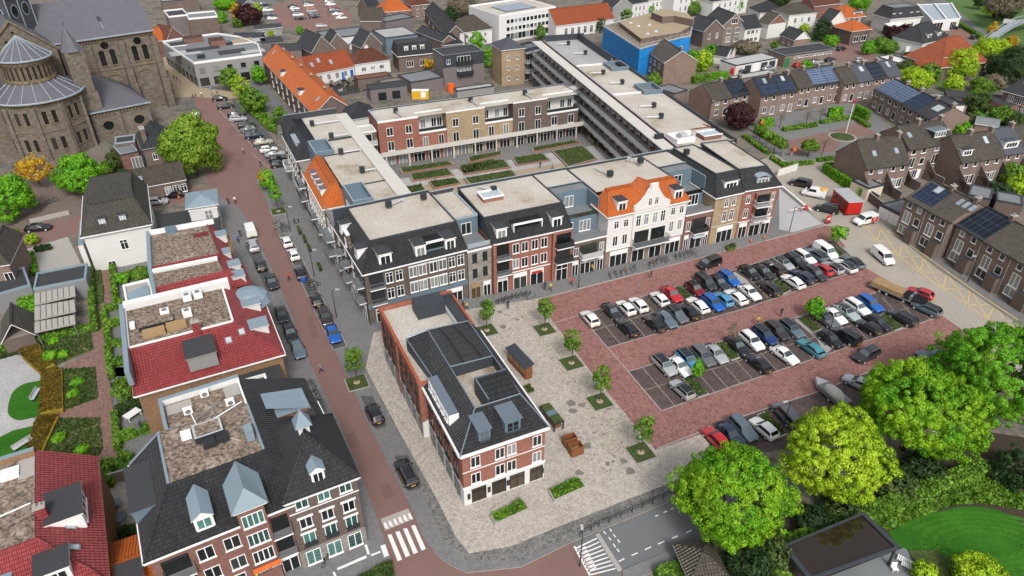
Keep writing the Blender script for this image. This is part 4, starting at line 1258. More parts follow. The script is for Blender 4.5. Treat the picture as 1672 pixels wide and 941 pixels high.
for i in range(4):W4.F.shop(2.2+i*3.6,2.6,3.0)
W4.F.dormer(8.8,10.0,5.2,1.7,.8,1.6,fm='lead_pale',st='quad',top='lead_pale');W4.F.balcony(1.5,5.5,3.7,1.4,'white_paint')
b=MB();pk=[(1.0,-.2),(4.6,-.2),(2.8,-.2)]
b.face([(1.0,-.1,9.7),(4.6,-.1,9.7),(2.8,.0,13.6)],'tile_slate');b.face([(4.6,-.1,9.7),(2.8,2.4,13.0),(2.8,0,13.6)],'tile_slate');b.face([(1.0,-.1,9.7),(2.8,0,13.6),(2.8,2.4,13.0)],'tile_slate');b.obj('gable',W4.root)
b=MB();b.box(-.04,.6,12.4,.3,12,14.0,'cladding_dark',top='lead_pale');b.box(-.04,-.1,9,3.4,.25,13.9,'cladding_dark');b.obj('parapet',W4.root)
W4.vent(6.2,5.4,12.8,(6.2,11.2));W4.vent(15.0,7.4,12.8,(15,11))
def gallery(name,label,p0,p1,dep,zs,ztop,roof='concrete_pale'):
 G=House(name,label,p0,p1,1.0,3,'brick_brown',cat='gallery',base=False)
 w=G.w
 b=MB();b.box(-.3,-dep,ztop,w+.3,.6,ztop+.18,roof);b.obj('gallery_roof',G.root)
 for z in zs:
  b=MB();b.box(0,-dep,z-.22,w,-.02,z,'concrete');o=b.obj('walkway',G.root)
  b=MB();b.box(0,-dep-.06,z-.25,w,-dep,z+.95,'rail_panel');b.box(0,-dep-.09,z+.95,w,-dep+.04,z+1.02,'metal_grey');b.obj('railing',o)
 b=MB()
 n=int(w/5.2)
 for i in range(n+1):
  x=.1+(w-.2)*i/n
  b.tube((x,-dep+.14,0),(x,-dep+.14,ztop),.08,6,'metal_grey')
 b.objs('column',G.root)
 f=Face(G,(0,0),(w,0))
 for z in zs+[0.1]:
  for i in range(int(w/3.4)):
   x=1.7+i*3.4
   f.win(x,z+.05,1.0,2.2,'door');f.win(x+1.4,z+.8,1.1,1.4,'pair')
 return G
for nm,lb,v0,v1 in(('court_wall','rear',0,0),):pass
gallery('gallery','white roofed access gallery along the court side of the west wing',L(11.2,17.0),L(10.3,57.5),-2.0,[3.3,6.4,9.5],12.75)if 0 else None
g1=gallery('gallery','white roofed access gallery along the court side of the west wing',L(10.9,17.3),L(9.6,62),1.9,[3.3,6.4,9.5],12.72)
# north block of the court
N=HL('courtyard_flats','three-storey flats in red, yellow and dark brown brick facing the court gardens',17.6,68.2,60.0,8.6,6.6,'brick_yellow',cat='apartment block')
wm=N.wm
w=N.w
def seg(x0,x1,m,full=True,y=0.0):
 wm.box(x0,y-.06,0,x1,8.5,10.5 if full else 6.62,m)
seg(0,9.4,'brick_red');seg(9.4,16.0,'brick_red',False);seg(16.0,25.6,'brick_yellow',y=-.2);seg(25.6,32.8,'brick_yellow',False);seg(32.8,41.9,'brick_brown',y=-.2);seg(41.9,w,'brick_brown',False)
for a,b_ in((9.42,15.98),(25.62,32.78),(41.92,w-.02)):wm.box(a,2.6,6.7,b_,8.5,10.48,'render_offwhite')
N.walls()
N.flat(10.5,.25,rim='cladding_dark',cap='lead_pale',y0=.1,sides='LRB');
b=MB()
for a,b_,y in((0,9.4,-.1),(16,25.6,-.24),(32.8,41.9,-.24),(9.4,16,2.5),(25.6,32.8,2.5),(41.9,w,2.5)):b.box(a,y,10.35,b_,y+.3,10.72,'white_paint')
b.obj('eaves_trim',N.root)
b=MB()
for a,b_ in((9.4,16.0),(25.6,32.8),(41.9,w)):b.box(a+.1,-.05,6.62,b_-.1,2.6,6.68,'bitumen_grey');b.box(a,-.1,6.5,b_,.1,6.95,'white_paint')
b.objs('terrace',N.root)
b=MB();b.box(9.5,.0,6.95,15.9,.06,7.6,'metal_dark');b.box(25.7,0,6.95,32.7,.06,7.6,'metal_dark');b.box(42,0,6.95,w-.1,.06,7.6,'metal_dark');b.obj('railing',N.root)
f=N.F
for x in(2.6,7.0):f.win(x,3.6,1.5,2.2,'pair',y=-.06);f.win(x,7.1,1.5,1.9,'pair',y=-.06)
for x in(10.8,14.6):f.win(x,3.6,1.3,2.1,'door',y=-.06)
for x in(18.2,23.2):f.win(x,3.6,1.5,2.2,'door',y=-.27);f.win(x,7.1,1.5,1.9,'pair',y=-.27)
for x in(27.2,31):f.win(x,3.6,1.4,2.2,'door',y=-.06)
for x in(35,39.4):f.win(x,3.6,1.5,2.2,'door',y=-.27);f.win(x,7.1,1.5,2.0,'pair',y=-.27)
for x in(44,48.6):f.win(x,3.6,1.6,2.2,'pair',y=-.06)
q=Face(N,(0,2.6),(w,2.6))
for x in(11.2,13.8,15.2,27,29.8,32,43.6,47.4,49.4):q.win(x,6.9,1.2,2.0,'door')
b=f.mb();b.box(-.2,-2.0,3.05,w+.6,-.2,3.3,'concrete_pale');o=b.obj('balcony',N.root)
b=f.mb();b.box(-.2,-2.06,3.1,w+.6,-2.0,4.2,'concrete_pale');b.obj('railing',o)
b=f.mb()
for i in range(10):b.box(.6+i*5.4,-1.9,0,.9+i*5.4,-1.6,3.05,'concrete_pale')
b.objs('column',N.root)
for i in range(14):f.win(1.9+i*3.6,.1,2.8,2.5,'shop',y=-.27 if(16<1.9+i*3.6<25 or 33<1.9+i*3.6<42)else-.06)
for x in(5.5,24,38):N.vent(x,4.4 if x!=24 else 5.0,10.5,(x+.4,.6))
link_=HL('stair_link','low glazed stair link with metal balconies joining the west wing to the courtyard flats',10.6,17.3,60.5,4.5,8.4,'brick_brown',cat='building')
link_.walls();link_.flat(8.4,.2,'concrete_pale','white_paint')
for z in(.2,3.3,6.2):link_.F.win(3.3,z,4.6,1.9,'tri')
for z in(3.1,6.0):link_.F.balcony(.2,6.4,z,1.6,'metal_light',solid=True)
# east wing
p_n,p_s=L(77.9,102),L(65.8,16.2)
E1=House('gallery_flats','long flat-roofed east wing of brown brick flats behind white access galleries',p_n,p_s,13.6,12.6,'brick_redbrown',cat='apartment block')
E1.walls()
Wd=E1.w
E1.flat(12.6,.35,'gravel_beige','cladding_dark','lead_pale' and None if 0 else None,sides='LR',x0=26)if 0 else None
b=MB();b.face([(0,.5,12.63),(27,.5,12.63),(27,13.6,12.63),(0,13.6,12.63)],'gravel_grey');b.face([(27,.5,12.63),(Wd,.5,12.63),(Wd,13.6,12.63),(27,13.6,12.63)],'gravel_beige');b.obj('flat_roof',E1.root)
b=MB();b.box(0,.45,12.4,Wd,.85,13.15,'brick_redbrown',top='lead_pale');b.box(0,13.3,12.4,Wd,13.65,13.3,'cladding_dark');b.box(-.1,.5,12.4,.3,13.3,14.3,'cladding_dark');b.box(.3,11.2,12.6,26,11.6,14.6,'cladding_dark')
b.box(27,.85,12.6,27.25,13.3,12.95,'white_paint');b.box(52,.85,12.6,52.25,13.3,12.95,'white_paint');b.obj('parapet',E1.root)
for x0,x1 in((28,34),(48,54)):E1.terrace(x0,x1,8.4,13.2,12.62,h=1.0,front=1.0,win=False)
for x,y in((6,6.4),(17,7.5),(36,5.2),(45,6.6),(63,6.6),(70,5.0)):E1.vent(x,y,12.63,(x-.6,y-3.2))
b=MB();b.box(26,11.8,9,33,13.9,13.4,'tile_slate');b.obj('slate_hood',E1.root)
ge=gallery('gallery','stack of white access galleries along the long east wing',L(77.2,101.8),L(65.3,16.6),2.1,[3.3,6.4,9.5],12.74)
E1.Bk.grid(14,(1,4.2,7.3),1.4,1.6,'pair')
E1.Rt.grid(2,(4.2,7.3),1.2,1.6,'pair')
S1=House('corner_flats','south-east corner flats joining the red end house, roof crowded with white ducts',L(66.5,16.2),L(79.5,15.6),8,12.55,'brick_redbrown',cat='apartment block')
S1.walls();S1.flat(12.55,.3,sides='R',rim='cladding_dark')
b=MB();b.box(1.2,2.2,12.6,5.4,3.0,13.5,'white_paint');b.box(1.2,3.0,12.6,2.0,6.4,13.4,'white_paint');b.box(2.0,5.6,12.6,6.6,6.4,13.4,'white_paint');b.box(3.0,3.6,12.6,4.4,5.0,13.9,'metal_light');b.tube((5.6,3.2,12.6),(5.6,3.2,13.9),.4,10,'metal_light');b.obj('air_plant',S1.root)
b=MB();b.box(7.2,1.8,12.6,11.4,4.6,13.5,'brick_redbrown',top='glass_sky');b.box(7.1,1.7,13.5,11.5,1.95,13.65,'white_paint');b.box(7.1,4.45,13.5,11.5,4.7,13.65,'white_paint');b.obj('rooflight',S1.root)
b=MB();b.slab([(8.5,7.8,13.0),(12.8,7.6,13.0),(12.2,9.6,12.0),(8,9.8,12.0)][::-1],.1,'tile_orange');b.slab([(12.8,7.6,13.0),(14.6,7.0,11.6),(14.0,12,11.6),(12.2,9.6,12.9)][:4],.1,'tile_orange');b.obj('tiled_edge',S1.root)
for i in range(4):S1.vent(-1.4+i*.9,5.6,12.6)if i<2 else None
b=MB();p,q=L(66.5,63.8),L(72.6,66.4)
b.bar((p.x,p.y,10.6),(q.x,q.y,10.6),2.2,.4,'concrete_pale')
b.bar((p.x,p.y,7.2),(q.x,q.y,7.2),2.2,.3,'metal_light');b.bar((p.x,p.y,4.0),(q.x,q.y,4.0),2.2,.3,'metal_light');tag(b.obj('footbridge'),'white covered footbridge between the courtyard flats and the east wing galleries','footbridge')
T=House('stair_tower','square tan brick tower with dark pyramid roof rising behind the court flats',W(3,45,425-0,0)if 0 else W(0,819.5,141.5),W(0,856,137),8,10.6,'brick_yellow',cat='tower')
T.wm.v=[];T.wm.f=[];T.wm.m=[]
T.wm.box(0,0,0,T.w,8,10.6,'render_tan' if 0 else 'brick_tan_tower' if 0 else 'brick_yellow');T.walls();T.hip(2.4,'slate_dark')
T.F.row((T.w*.45,T.w*.82)if 0 else(2.2,5.0),1.6,.8,1.3,'pair')
for z in(4.6,7.6):T.F.row((2.2,5.0),z,.8,1.3,'pair')
NL=House('north_link','low balcony-fronted link building between the tan tower and the east wing',W(3,165,400,0),W(3,262,372,0),7,9.0,'brick_brown',cat='building')
NL.walls();NL.flat(9,.4,'bitumen','cladding_dark')
b=MB()
for i in range(3):b.box(.6+i*3.6,1.2,9.2,3.9+i*3.6,4.6,9.35,'solar_black')
b.objs('solar_panels',NL.root)
for z in(2.9,5.8):NL.F.balcony(.1,NL.w-.1,z,1.5,'metal_light',solid=True)
for z in(.3,3.1,6.1):NL.F.grid(4,(z,),1.8,2.0,'pair',m=.04)
b=NL.F.mb();b.box(0,-1.5,8.6,NL.w,-.1,8.75,'glass_sky');b.obj('canopy',NL.root)
# market building on the square
M_=House('market_building','free-standing red brick market building with black tiled roof and white ground floor',L(1.2,-38.7),L(11.3,-38.5),30,8.4,'brick_red',cat='market building')
wm=M_.wm;wm.v=[];wm.f=[];wm.m=[]
wm.box(0,0,2.9,M_.w,12.2,8.4,'brick_red');wm.box(-.02,-.02,-.3,M_.w+.02,12.2,2.95,'render_white')
wm.box(-.7,12.2,2.9,M_.w-.2,30,8.45,'brick_orange');wm.box(-.72,12.18,-.3,M_.w-.18,30.02,2.95,'render_white')
wm.box(-.85,12.1,2.9,-.35,12.9,9.0,'brick_orange');wm.box(-.85,21.6,0,-.35,22.3,9.0,'brick_orange')
M_.walls()
b=MB();b.box(-.45,21.0,8.46,M_.w-.4,29.8,8.5,'gravel_beige');b.box(-.45,12.6,8.46,2.8,21.0,8.49,'gravel_beige');b.box(2.8,19.8,8.46,M_.w-.4,21.0,8.49,'gravel_beige');b.obj('flat_roof',M_.root)
b=MB()
for a in((-.78,12.15,-.4,30.05),(M_.w-.45,20.9,M_.w-.1,30.05)):b.box(a[0],a[1],8.4,a[2],a[3],9.1,'brick_orange')
b.box(-.4,29.7,8.4,M_.w-.45,30.05,9.1,'brick_orange');b.box(-.4,12.15,8.4,.9,12.5,9.1,'brick_orange')
b.obj('parapet',M_.root)
b=MB();b.box(3.6,25.6,8.5,7.6,28.2,10.6,'cladding_dark',top='cladding_dark');b.box(7.7,22.0,8.5,7.9,28.6,8.9,'lead_pale');b.box(8.3,21.6,8.5,9.6,29.0,8.9,'cladding_dark');b.box(7.9,28.6,8.5,9.9,28.8,9.4,'cladding_dark');b.obj('plant_housing',M_.root)
b=MB()
Zt=10.9
x0,x1=-.35,M_.w+.35
RX0,RX1=3.1,8.7
WE=[(.15,19.8,10.45),(.9,12.2,9.75)]
b.face([(x0,-.35,8.5),(x0,12.2,8.5),(RX0,12.2,Zt),(RX0,3.7,Zt)],'tile_black')
b.face([(.9,12.2,9.75),(.15,19.8,10.45),(RX0,19.8,Zt+.02),(RX0,12.2,Zt+.02)],'tile_black')
b.face([(.9,12.2,9.75),(.15,19.8,10.45),(.15,19.8,8.5),(.9,12.2,8.5)],'cladding_dark')
b.face([(.9,12.25,9.75),(RX0,12.25,Zt),(RX0,12.25,8.5),(.9,12.25,8.5)],'cladding_dark')
b.face([(x0,-.35,8.5),(x1,-.35,8.5),(RX1,3.7,Zt),(RX0,3.7,Zt)],'tile_black')
b.face([(x1,-.35,8.5),(x1,19.8,8.5),(RX1,19.8,Zt-.25),(RX1,3.7,Zt)],'tile_black')
b.face([(RX0,19.8,Zt),(RX0,11.6,Zt),(RX1,11.6,Zt-.2),(RX1,19.8,Zt-.25)],'tile_black')
b.face([(.15,19.8,8.5),(.15,19.8,10.45),(RX0,19.8,Zt),(RX1,19.8,Zt-.25),(x1,19.8,8.5)],'cladding_dark')
b.face([(RX0,11.6,Zt),(RX0,11.6,9.1),(RX1,11.6,9.1),(RX1,11.6,Zt-.2)],'cladding_dark')
b.face([(RX0,3.7,9.12),(RX1,3.7,9.12),(RX1,11.6,9.12),(RX0,11.6,9.12)],'gravel_beige')
b.face([(RX0,3.7,9.1),(RX0,11.6,9.1),(RX0,11.6,Zt),(RX0,3.7,Zt)],'cladding_dark');b.face([(RX1,3.7,9.1),(RX1,3.7,Zt),(RX1,11.6,Zt),(RX1,11.6,9.1)],'cladding_dark');b.face([(RX0,3.7,9.1),(RX0,3.7,Zt),(RX1,3.7,Zt),(RX1,3.7,9.1)],'cladding_dark')
b.obj('roof',M_.root)
b=MB()
for p_,q_ in(((RX0,3.7,Zt),(RX0,19.8,Zt)),((RX0,3.7,Zt),(RX1,3.7,Zt)),((x0,-.35,8.55),(RX0,3.7,Zt)),((x1,-.35,8.55),(RX1,3.7,Zt)),((RX1,3.7,Zt),(RX1,19.8,Zt-.25)),((RX0,11.6,Zt),(RX1,11.6,Zt-.2)),((RX0,19.8,Zt),(RX1,19.8,Zt-.25)),((.15,19.8,10.45),(RX0,19.8,Zt)),((.15,19.8,10.45),(.9,12.2,9.75))):
 b.tube(p_,q_,.09,6,'zinc')
b.obj('ridge_flashing',M_.root)
b=MB();b.box(4.7,3.75,9.1,4.9,7.6,11.5,'cladding_dark',top='zinc');b.slab([(4.9,3.75,10.9),(8.65,3.75,10.9),(8.65,7.6,11.3),(4.9,7.6,11.3)],.15,'tile_black');b.box(4.7,7.6,9.1,8.68,7.8,11.55,'cladding_dark',top='zinc');b.obj('roof_housing',M_.root)
b=MB();b.bar((x0,-.35,8.55),(x1,-.35,8.55),.3,.3,'white_paint');b.bar((x0,-.2,8.549),(x0,12.1,8.549),.3,.3,'white_paint');b.bar((x1,-.2,8.549),(x1,19.8,8.549),.3,.3,'white_paint');b.obj('gutter',M_.root)
f=M_.F
for z in(3.3,5.9):
 for x in(1.5,4.45,5.9,9.1):f.win(x,z,1.15,1.6,'pair')
f.band(5.4,.1,.05,'white_paint','string_course');f.band(2.85,.25,.12)
for x,w_ in((1.8,1.8),(4.3,1.8),(6.6,1.9),(9.1,1.7)):f.win(x,.25,w_,2.2,'shop','metal_dark','glass_warm','shop_window',y=-.02)
for x in(3.05,5.45,.55,9.9):
 b=f.mb();b.box(x-.18,-.07,1.0,x+.18,-.02,1.9,'metal_dark');b.objs('wall_lamp',M_.root)
f.dormer(2.9,8.75,1.4,1.7,.5,2.6,fm='cladding_blue',top='zinc');f.dormer(6.3,8.75,1.9,1.8,.5,2.7,fm='cladding_blue',top='zinc')
g=M_.Lf
def mside(x,z,w,h,st,y,**k):g.win(x,z,w,h,st,y=y,**k)
MD=dict(fm='metal_dark')
for i in range(4):mside(1.6+i*1.9,3.3,1.0,1.9,'pair',-.7,**MD);mside(1.6+i*1.9,6.1,1.0,1.5,'pair',-.7,**MD)
for i in range(4):mside(9.8+i*2.1,3.3,1.1,1.9,'pair',-.7,**MD);mside(9.8+i*2.1,6.1,1.1,1.6,'pair',-.7,**MD)
for i in range(4):mside(19.4+i*2.8,3.3,1.6,1.8,'pair',0,**MD);mside(19.4+i*2.8,6.0,1.6,1.5,'pair',0,**MD)
for i in range(7):mside(1.8+i*2.5,.2,1.9,2.3,'shop',-.74,gm='glass_shop',name='shop_window',fm='metal_grey')
for i in range(4):mside(19.6+i*2.8,.2,2.1,2.3,'shop',-.04,gm='glass_shop',name='shop_window',fm='metal_grey')
b=g.mb();b.box(18.6,.15,8.8,25.8,1.35,10.4,'white_paint',top='zinc');o=b.obj('dormer',M_.root)
for i in range(5):g.win(19.5+i*1.35,9.05,.95,1.1,'pair',y=.15,parent=o)
h_=M_.Rt
for i in range(9):
 for z in(3.3,5.9):h_.win(1.8+i*2.4,z,1.2,1.6,'pair')
# apartment house with the slate tower (south-west)
S2=House('apartment_house','red brick apartment house with black mansard, lead dormers and brown gravel roof',L(-29.7,-40.4),L(-10.6,-38.4),17.8,9.5,'brick_redbrown',cat='apartment house',base=False)
wm=S2.wm;wm.box(0,0,-.3,S2.w,13.2,9.5,'brick_redbrown');wm.box(4.0,13.2,-.3,S2.w,17.8,9.5,'brick_mauve');wm.box(4.0,13.0,9.5,12.2,17.8,12.46,'brick_mauve');S2.walls();S2.mansard(3.0,(5.4,7.0,0,3.2),'tile_black',flat='gravel_brown',rim='lead_blue',y1=13.2,skip=(0,2))
b=MB();b.face([(4.2,13.1,12.47),(12.1,13.1,12.47),(12.1,17.6,12.47),(4.2,17.6,12.47)],'gravel_brown');b.obj('flat_roof',S2.root)
b=MB();b.face([(19.45,13.2,9.6),(19.45,18,9.6),(12.1,18,12.5),(12.1,13.2,12.5)],'tile_black');b.face([(19.45,18,9.6),(12.1,18,9.6),(12.1,18,12.5)],'brick_mauve');b.obj('roof',S2.root)
b=MB();b.box(3.9,17.3,12.2,12.3,17.9,13.2,'render_white',top='lead_blue');b.box(3.9,13.2,12.2,4.25,17.3,13.2,'lead_blue');b.bar((-.3,13.2,9.75),(3.4,13.2,12.65),.3,.3,'lead_blue');b.bar((12.15,13.2,12.62),(12.15,17.3,12.62),.2,.2,'white_paint');b.obj('parapet',S2.root)
f=S2.F
for z in(3.6,6.6):
 for x in(4.6,7.0):f.win(x,z,1.5,1.7,'pair')
 b=f.mb();b.box(.8,-.04,z-.1,3.2,.01,z+1.9,'glass_shop');b.box(10.8,-.04,z-.1,12.4,.01,z+1.9,'glass_shop');b.objs('loggia',S2.root)  # shaded recesses painted as dark plates on the wall
 f.balcony(.6,3.4,z-.2,.9,'metal_grey');f.balcony(10.6,12.5,z-.2,.9,'metal_grey')
b=f.mb();b.box(8.1,-.7,0,10.6,.2,12.0,'brick_redbrown');b.obj('bay',S2.root)
for z,gm in((4.0,'glass'),(6.6,'glass_green'),(9.3,'glass_green')):f.win(9.35,z,2.0,1.7,'quad',y=-.7,gm=gm)
b=f.mb()
for sg in(-1,1):
 pts=[(9.35+sg*1.7,-1.0,11.9),(9.35+sg*1.7,3.2,11.9),(9.35,4.4,13.3),(9.35,-1.0+1.2,13.6)]
 b.slab(pts if sg>0 else pts[::-1],.1,'lead_blue')
b.face([(7.65,-1.0,11.9),(11.05,-1.0,11.9),(9.35,.2,13.6)],'lead_blue');b.box(7.8,-.9,11.7,10.9,0,11.9,'white_paint');b.obj('bay_roof',S2.root)
f.dormer(5.3,10.0,1.7,1.7,.5,2.6,gable='lead_blue',gm='glass_green')
f.shop(6.0,2.6,2.7,sign='metal_dark');f.shop(11.6,1.7,2.6);f.shop(2.4,2.4,2.6)
b=f.mb();b.box(8.0,-1.1,2.75,10.7,-.7,3.35,'metal_dark');b.obj('shop_sign',S2.root)
r_=S2.Rt
r_.dormer(12.2,10.2,3.2,1.2,1.2,4.0,fm='brick_redbrown',top='lead_blue',win=False);r_.dormer(9.4,9.9,2.6,.9,.8,2.6,top='bitumen',st='tri')
b=r_.mb()
b.slab([(10.4,.9,11.4),(14.2,.9,11.4),(13.6,5.4,12.9),(11.0,5.4,12.9)],.12,'lead_blue');b.obj('dormer_roof',S2.root)
for z in(3.6,6.6):r_.grid(4,(z,),1.2,1.6,'pair',m=.3)
l_=S2.Lf
l_.dormer(10.05,9.6,6.2,1.6,-.4,2.4,top='bitumen',fm='cladding_blue',st='tri')
S2.pl=lambda x,y:12.5
b=MB();b.box(6.4,9.4,12.5,9.2,11.6,13.3,'metal_dark',top='glass_sky');b.box(6.6,9.6,13.3,9.0,11.4,13.32,'gravel_brown');b.box(7.0,8.2,12.5,8.2,9.3,13.1,'metal_dark');b.box(8.3,8.4,12.5,9.5,9.4,13.1,'metal_dark');b.obj('roof_hatch',S2.root)
b=MB();b.box(5.2,10.6,12.5,6.2,12.0,12.75,'white_paint');b.obj('roof_panel',S2.root)
for x,y in((10.2,13.6),(6.0,14.4),(8.0,16.4)):
 b=MB();b.box(x,y,12.6,x+.9,y+.4,13.4,'white_paint');b.tube((x+.45,y-.02,13.0),(x+.45,y-.05,13.0),.28,10,'metal_grey');b.objs('air_unit',S2.root)
b=MB();b.box(4.4,15.4,12.5,7.0,17.0,12.56,'concrete');b.box(10.4,15.2,12.5,12.0,17.2,12.56,'concrete');b.objs('paving_patch',S2.root)
b=MB();b.tube((6.6,14.8,12.7),(6.9,12.2,12.7),.07,6,'white_paint');b.tube((6.8,12.9,12.7),(9.6,14.6,12.7),.06,6,'metal_grey');b.tube((8.0,12.0,12.7),(11.8,13.6,12.7),.07,6,'white_paint');b.obj('pipes',S2.root)
b=MB();b.box(11.0,7.2,12.5,11.8,8.4,13.9,'lead_blue');b.obj('ventilator',S2.root)
S3=House('slate_tower_house','four-storey brown brick corner house with black pyramid roof and grey arched ground floor',L(-17.1,-39.5),L(-10.2,-39.0),9.5,10.4,'brick_brown',cat='corner house')
S3.wm.box(-.05,-.05,-.3,S3.w+.05,9.4,2.7,'stone_pale');S3.walls();S3.hip(4.3,'tile_black',oh=.4,gutter='white_paint')
f=S3.F
for x in(1.3,3.5,5.7):
 f.win(x,8.8,1.25,1.15,'pair',gm='glass_green');f.win(x,5.9,1.25,1.5,'pair');f.win(x,3.3,1.25,1.8,'pair',gm='glass_green')
 f.win(x,.25,1.5,2.1,'pair',gm='glass_green',y=-.05,name='shop_window')
 b=f.mb();b.box(x-.8,-.2,7.45,x+.8,-.02,7.6,'white_paint');b.box(x-.8,-.2,5.15,x+.8,-.02,5.3,'white_paint');b.objs('lintel',S3.root)
 b=f.mb();b.box(x-.7,-.32,3.3,x+.7,-.28,3.9,'metal_dark');b.obj('railing',S3.root)
f.band(8.3,.12,.06,'white_paint','string_course');f.band(10.1,.3,.25)
b=f.mb()
for k in range(5):b.box(0,-.09,.45+k*.5,S3.w,-.055,.49+k*.5,'metal_grey')
b.obj('rustication',S3.root)
f.dormer(3.4,10.8,1.3,1.9,.35,2.2,gable='lead_blue')
g=S3.Rt
for z in(3.3,5.9,8.6):g.grid(3,(z,),1.2,1.5,'pair')
b=MB();b.box(2.9,4.2,13.6,4.0,5.3,15.4,'render_offwhite');b.obj('turret',S3.root)
b=MB()
for i in range(4):
 c_=[(2.6,3.9),(4.3,3.9),(4.3,5.6),(2.6,5.6)]
 b.face([(*c_[i],15.3),(*c_[(i+1)%4],15.3),(3.45,4.75,17.0)],'lead_blue')
b.tube((3.45,4.75,16.9),(3.45,4.75,17.6),.05,5,'lead_blue');b.obj('turret_roof',S3.root)
# the row with wine-red roofs
W5=House('red_roofed_house','large house with wine-red pantiles and air units on its brown gravel roof',L(-31.2,-13.3),L(-14.0,-12.2),15.6,7.8,'brick_ochre',cat='house')
W5.walls();W5.mansard(3.2,(5.6,4.6,0,.2),'tile_wine',flat='gravel_brown',rim='white_paint')
b=MB();b.box(-.4,-.2,9.5,.15,15.7,11.6,'lead_blue');b.box(.15,14.6,9.5,13.6,15.7,11.9,'render_white',top='white_paint');b.obj('parapet',W5.root)
W5.F.dormer(8.0,8.6,3.4,2.0,.4,4.0,fm='render_midgrey',win=False);W5.F.band(7.5,.25,.15)
W5.pl=lambda x,y:7.9+3.2*max(0,min(1,y/5.6))
W5.skylight(11.2,3.0,.6,.6);W5.skylight(13.0,3.6,.6,.6)
W5.chimney(8.2,5.2,11.2,1.4,.9,.6,'tile_wine')
b=MB();b.box(1.6,8.6,11.0,5.8,10.6,11.6,'metal_dark',top='gravel_brown');b.box(2.0,6.6,11.0,4.6,7.8,11.7,'wood_tan');b.box(4.8,6.9,11,7.2,8.1,11.7,'wood_tan');b.box(.6,9.6,11,1.2,11,11.4,'white_paint');b.obj('roof_hatch',W5.root)
for x,y in((4.4,10.4),(7.4,13.0),(8.8,13.0),(7.0,9.0)):
 b=MB();b.box(x,y,11.1,x+1.1,y+1.0,12.0,'white_paint');b.tube((x+.55,y+.5,12.0),(x+.55,y+.5,12.05),.35,10,'metal_grey');b.objs('air_unit',W5.root)
W5.Rt.dormer(5.4,8.2,2.2,1.6,.6,2.6,fm='render_white',top='lead_blue');W5.Rt.dormer(11.2,8.2,2.2,1.6,.6,2.6,fm='render_white',top='lead_blue')
b=MB();b.dome(W5.w-1.6,13.6,8.4,3.0,2.0,12,3,'lead_blue');b.obj('lead_dome',W5.root)
for z in(.4,3.6):W5.Rt.grid(4,(z,),2.0,2.0,'tri')
W5.F.grid(3,(3.4,),1.1,1.5,'pair')
b=MB();b.box(6.2,-5.8,0,W5.w-.6,.02,6.4,'brick_ochre',top='bitumen');b.box(8.6,-4.6,6.4,14.6,-4.3,6.8,'white_paint');b.box(8.6,-4.3,6.4,8.9,-1.8,6.8,'white_paint');b.box(14.3,-4.3,6.4,14.6,-1.8,6.8,'white_paint');b.box(8.6,-1.8,6.4,14.6,-1.6,6.8,'white_paint');b.box(6.1,-5.9,6.3,W5.w-.5,-5.6,6.9,'lead_blue');b.obj('flat_extension',W5.root)
W6=House('red_roofed_house','house with two strips of wine-red tiles round a brown gravel roof and planted roof terrace',L(-28.2,2.8),L(-15.6,3.8),10.2,7.6,'brick_ochre',cat='house')
W6.walls()
b=MB();b.face([(.3,4.8,9.9),(9.6,4.8,9.9),(9.4,10.0,9.9),(.3,10.0,9.9)],'gravel_brown');b.obj('flat_roof',W6.root)
W6.wm=MB();
b=MB();b.box(.02,4.7,7.5,9.3,10.18,9.85,'render_white');b.box(-.3,2.2,7.5,.2,10.2,10.3,'lead_blue');b.obj('upper_wall',W6.root)
b=MB();b.slab([(0,2.6,8.3),(12.4,2.6,8.3),(10.2,4.9,10.1),(0,4.9,10.1)],.15,'tile_wine');b.slab([(12.9,2.6,7.6),(12.9,10.2,7.6),(9.6,10.2,10.1),(9.6,4.9,10.1)],.15,'tile_wine');b.obj('roof',W6.root)
b=MB();b.box(.6,.3,7.6,11.6,2.4,7.64,'pave_tan');b.box(.2,0,7.6,12,.3,8.6,'render_white');b.obj('terrace',W6.root)
b=MB();b.box(2.2,1.5,7.65,9.0,2.3,8.2,'planting');b.obj('roof_planting',W6.root)
W6.Rt.dormer(4.4,8.0,1.9,1.3,.5,1.7,fm='render_white',top='lead_blue');W6.Rt.dormer(7.8,8.0,1.9,1.3,.5,1.7,fm='render_white',top='lead_blue')
W7=House('red_roofed_house','northernmost wine-red roofed house, its gravel roof walled by white parapets',L(-29.0,13.1),L(-17.2,13.3),12.4,7.6,'brick_ochre',cat='house')
W7.walls()
b=MB();b.box(.02,.6,7.5,9.0,12.38,9.9,'render_white');b.face([(.3,.8,9.93),(9.8,.8,9.93),(8.9,12.1,9.93),(.3,12.1,9.93)],'gravel_brown');b.box(-.3,0,7.5,.25,12.5,10.5,'lead_blue');b.box(.25,11.9,9.9,10,12.5,10.6,'white_paint');b.box(.25,-1.0,7.6,9.4,-.2,10.3,'render_white',top='white_paint');b.obj('upper_wall',W7.root)
b=MB();b.slab([(0,-.2,9.9),(9.9,-.2,9.9),(9.9,.8,10.2),(0,.8,10.2)],.1,'tile_wine');b.slab([(12.2,-.3,7.5),(11.0,12.6,7.5),(8.8,12.6,10.2),(9.8,-.3,10.2)],.15,'tile_wine');b.obj('roof',W7.root)
b=MB();b.box(6.6,8.0,9.95,8.8,9.3,10.1,'tile_wine');b.box(2.6,11.0,9.95,4.2,11.9,11.0,'cladding_blue');b.obj('roof_box',W7.root)
W7.Rt.dormer(9.0,8.0,1.9,1.3,.5,1.7,fm='render_white',top='lead_blue');W7.Rt.dormer(2.6,8.0,1.9,1.3,.5,1.7,fm='render_white',top='lead_blue')
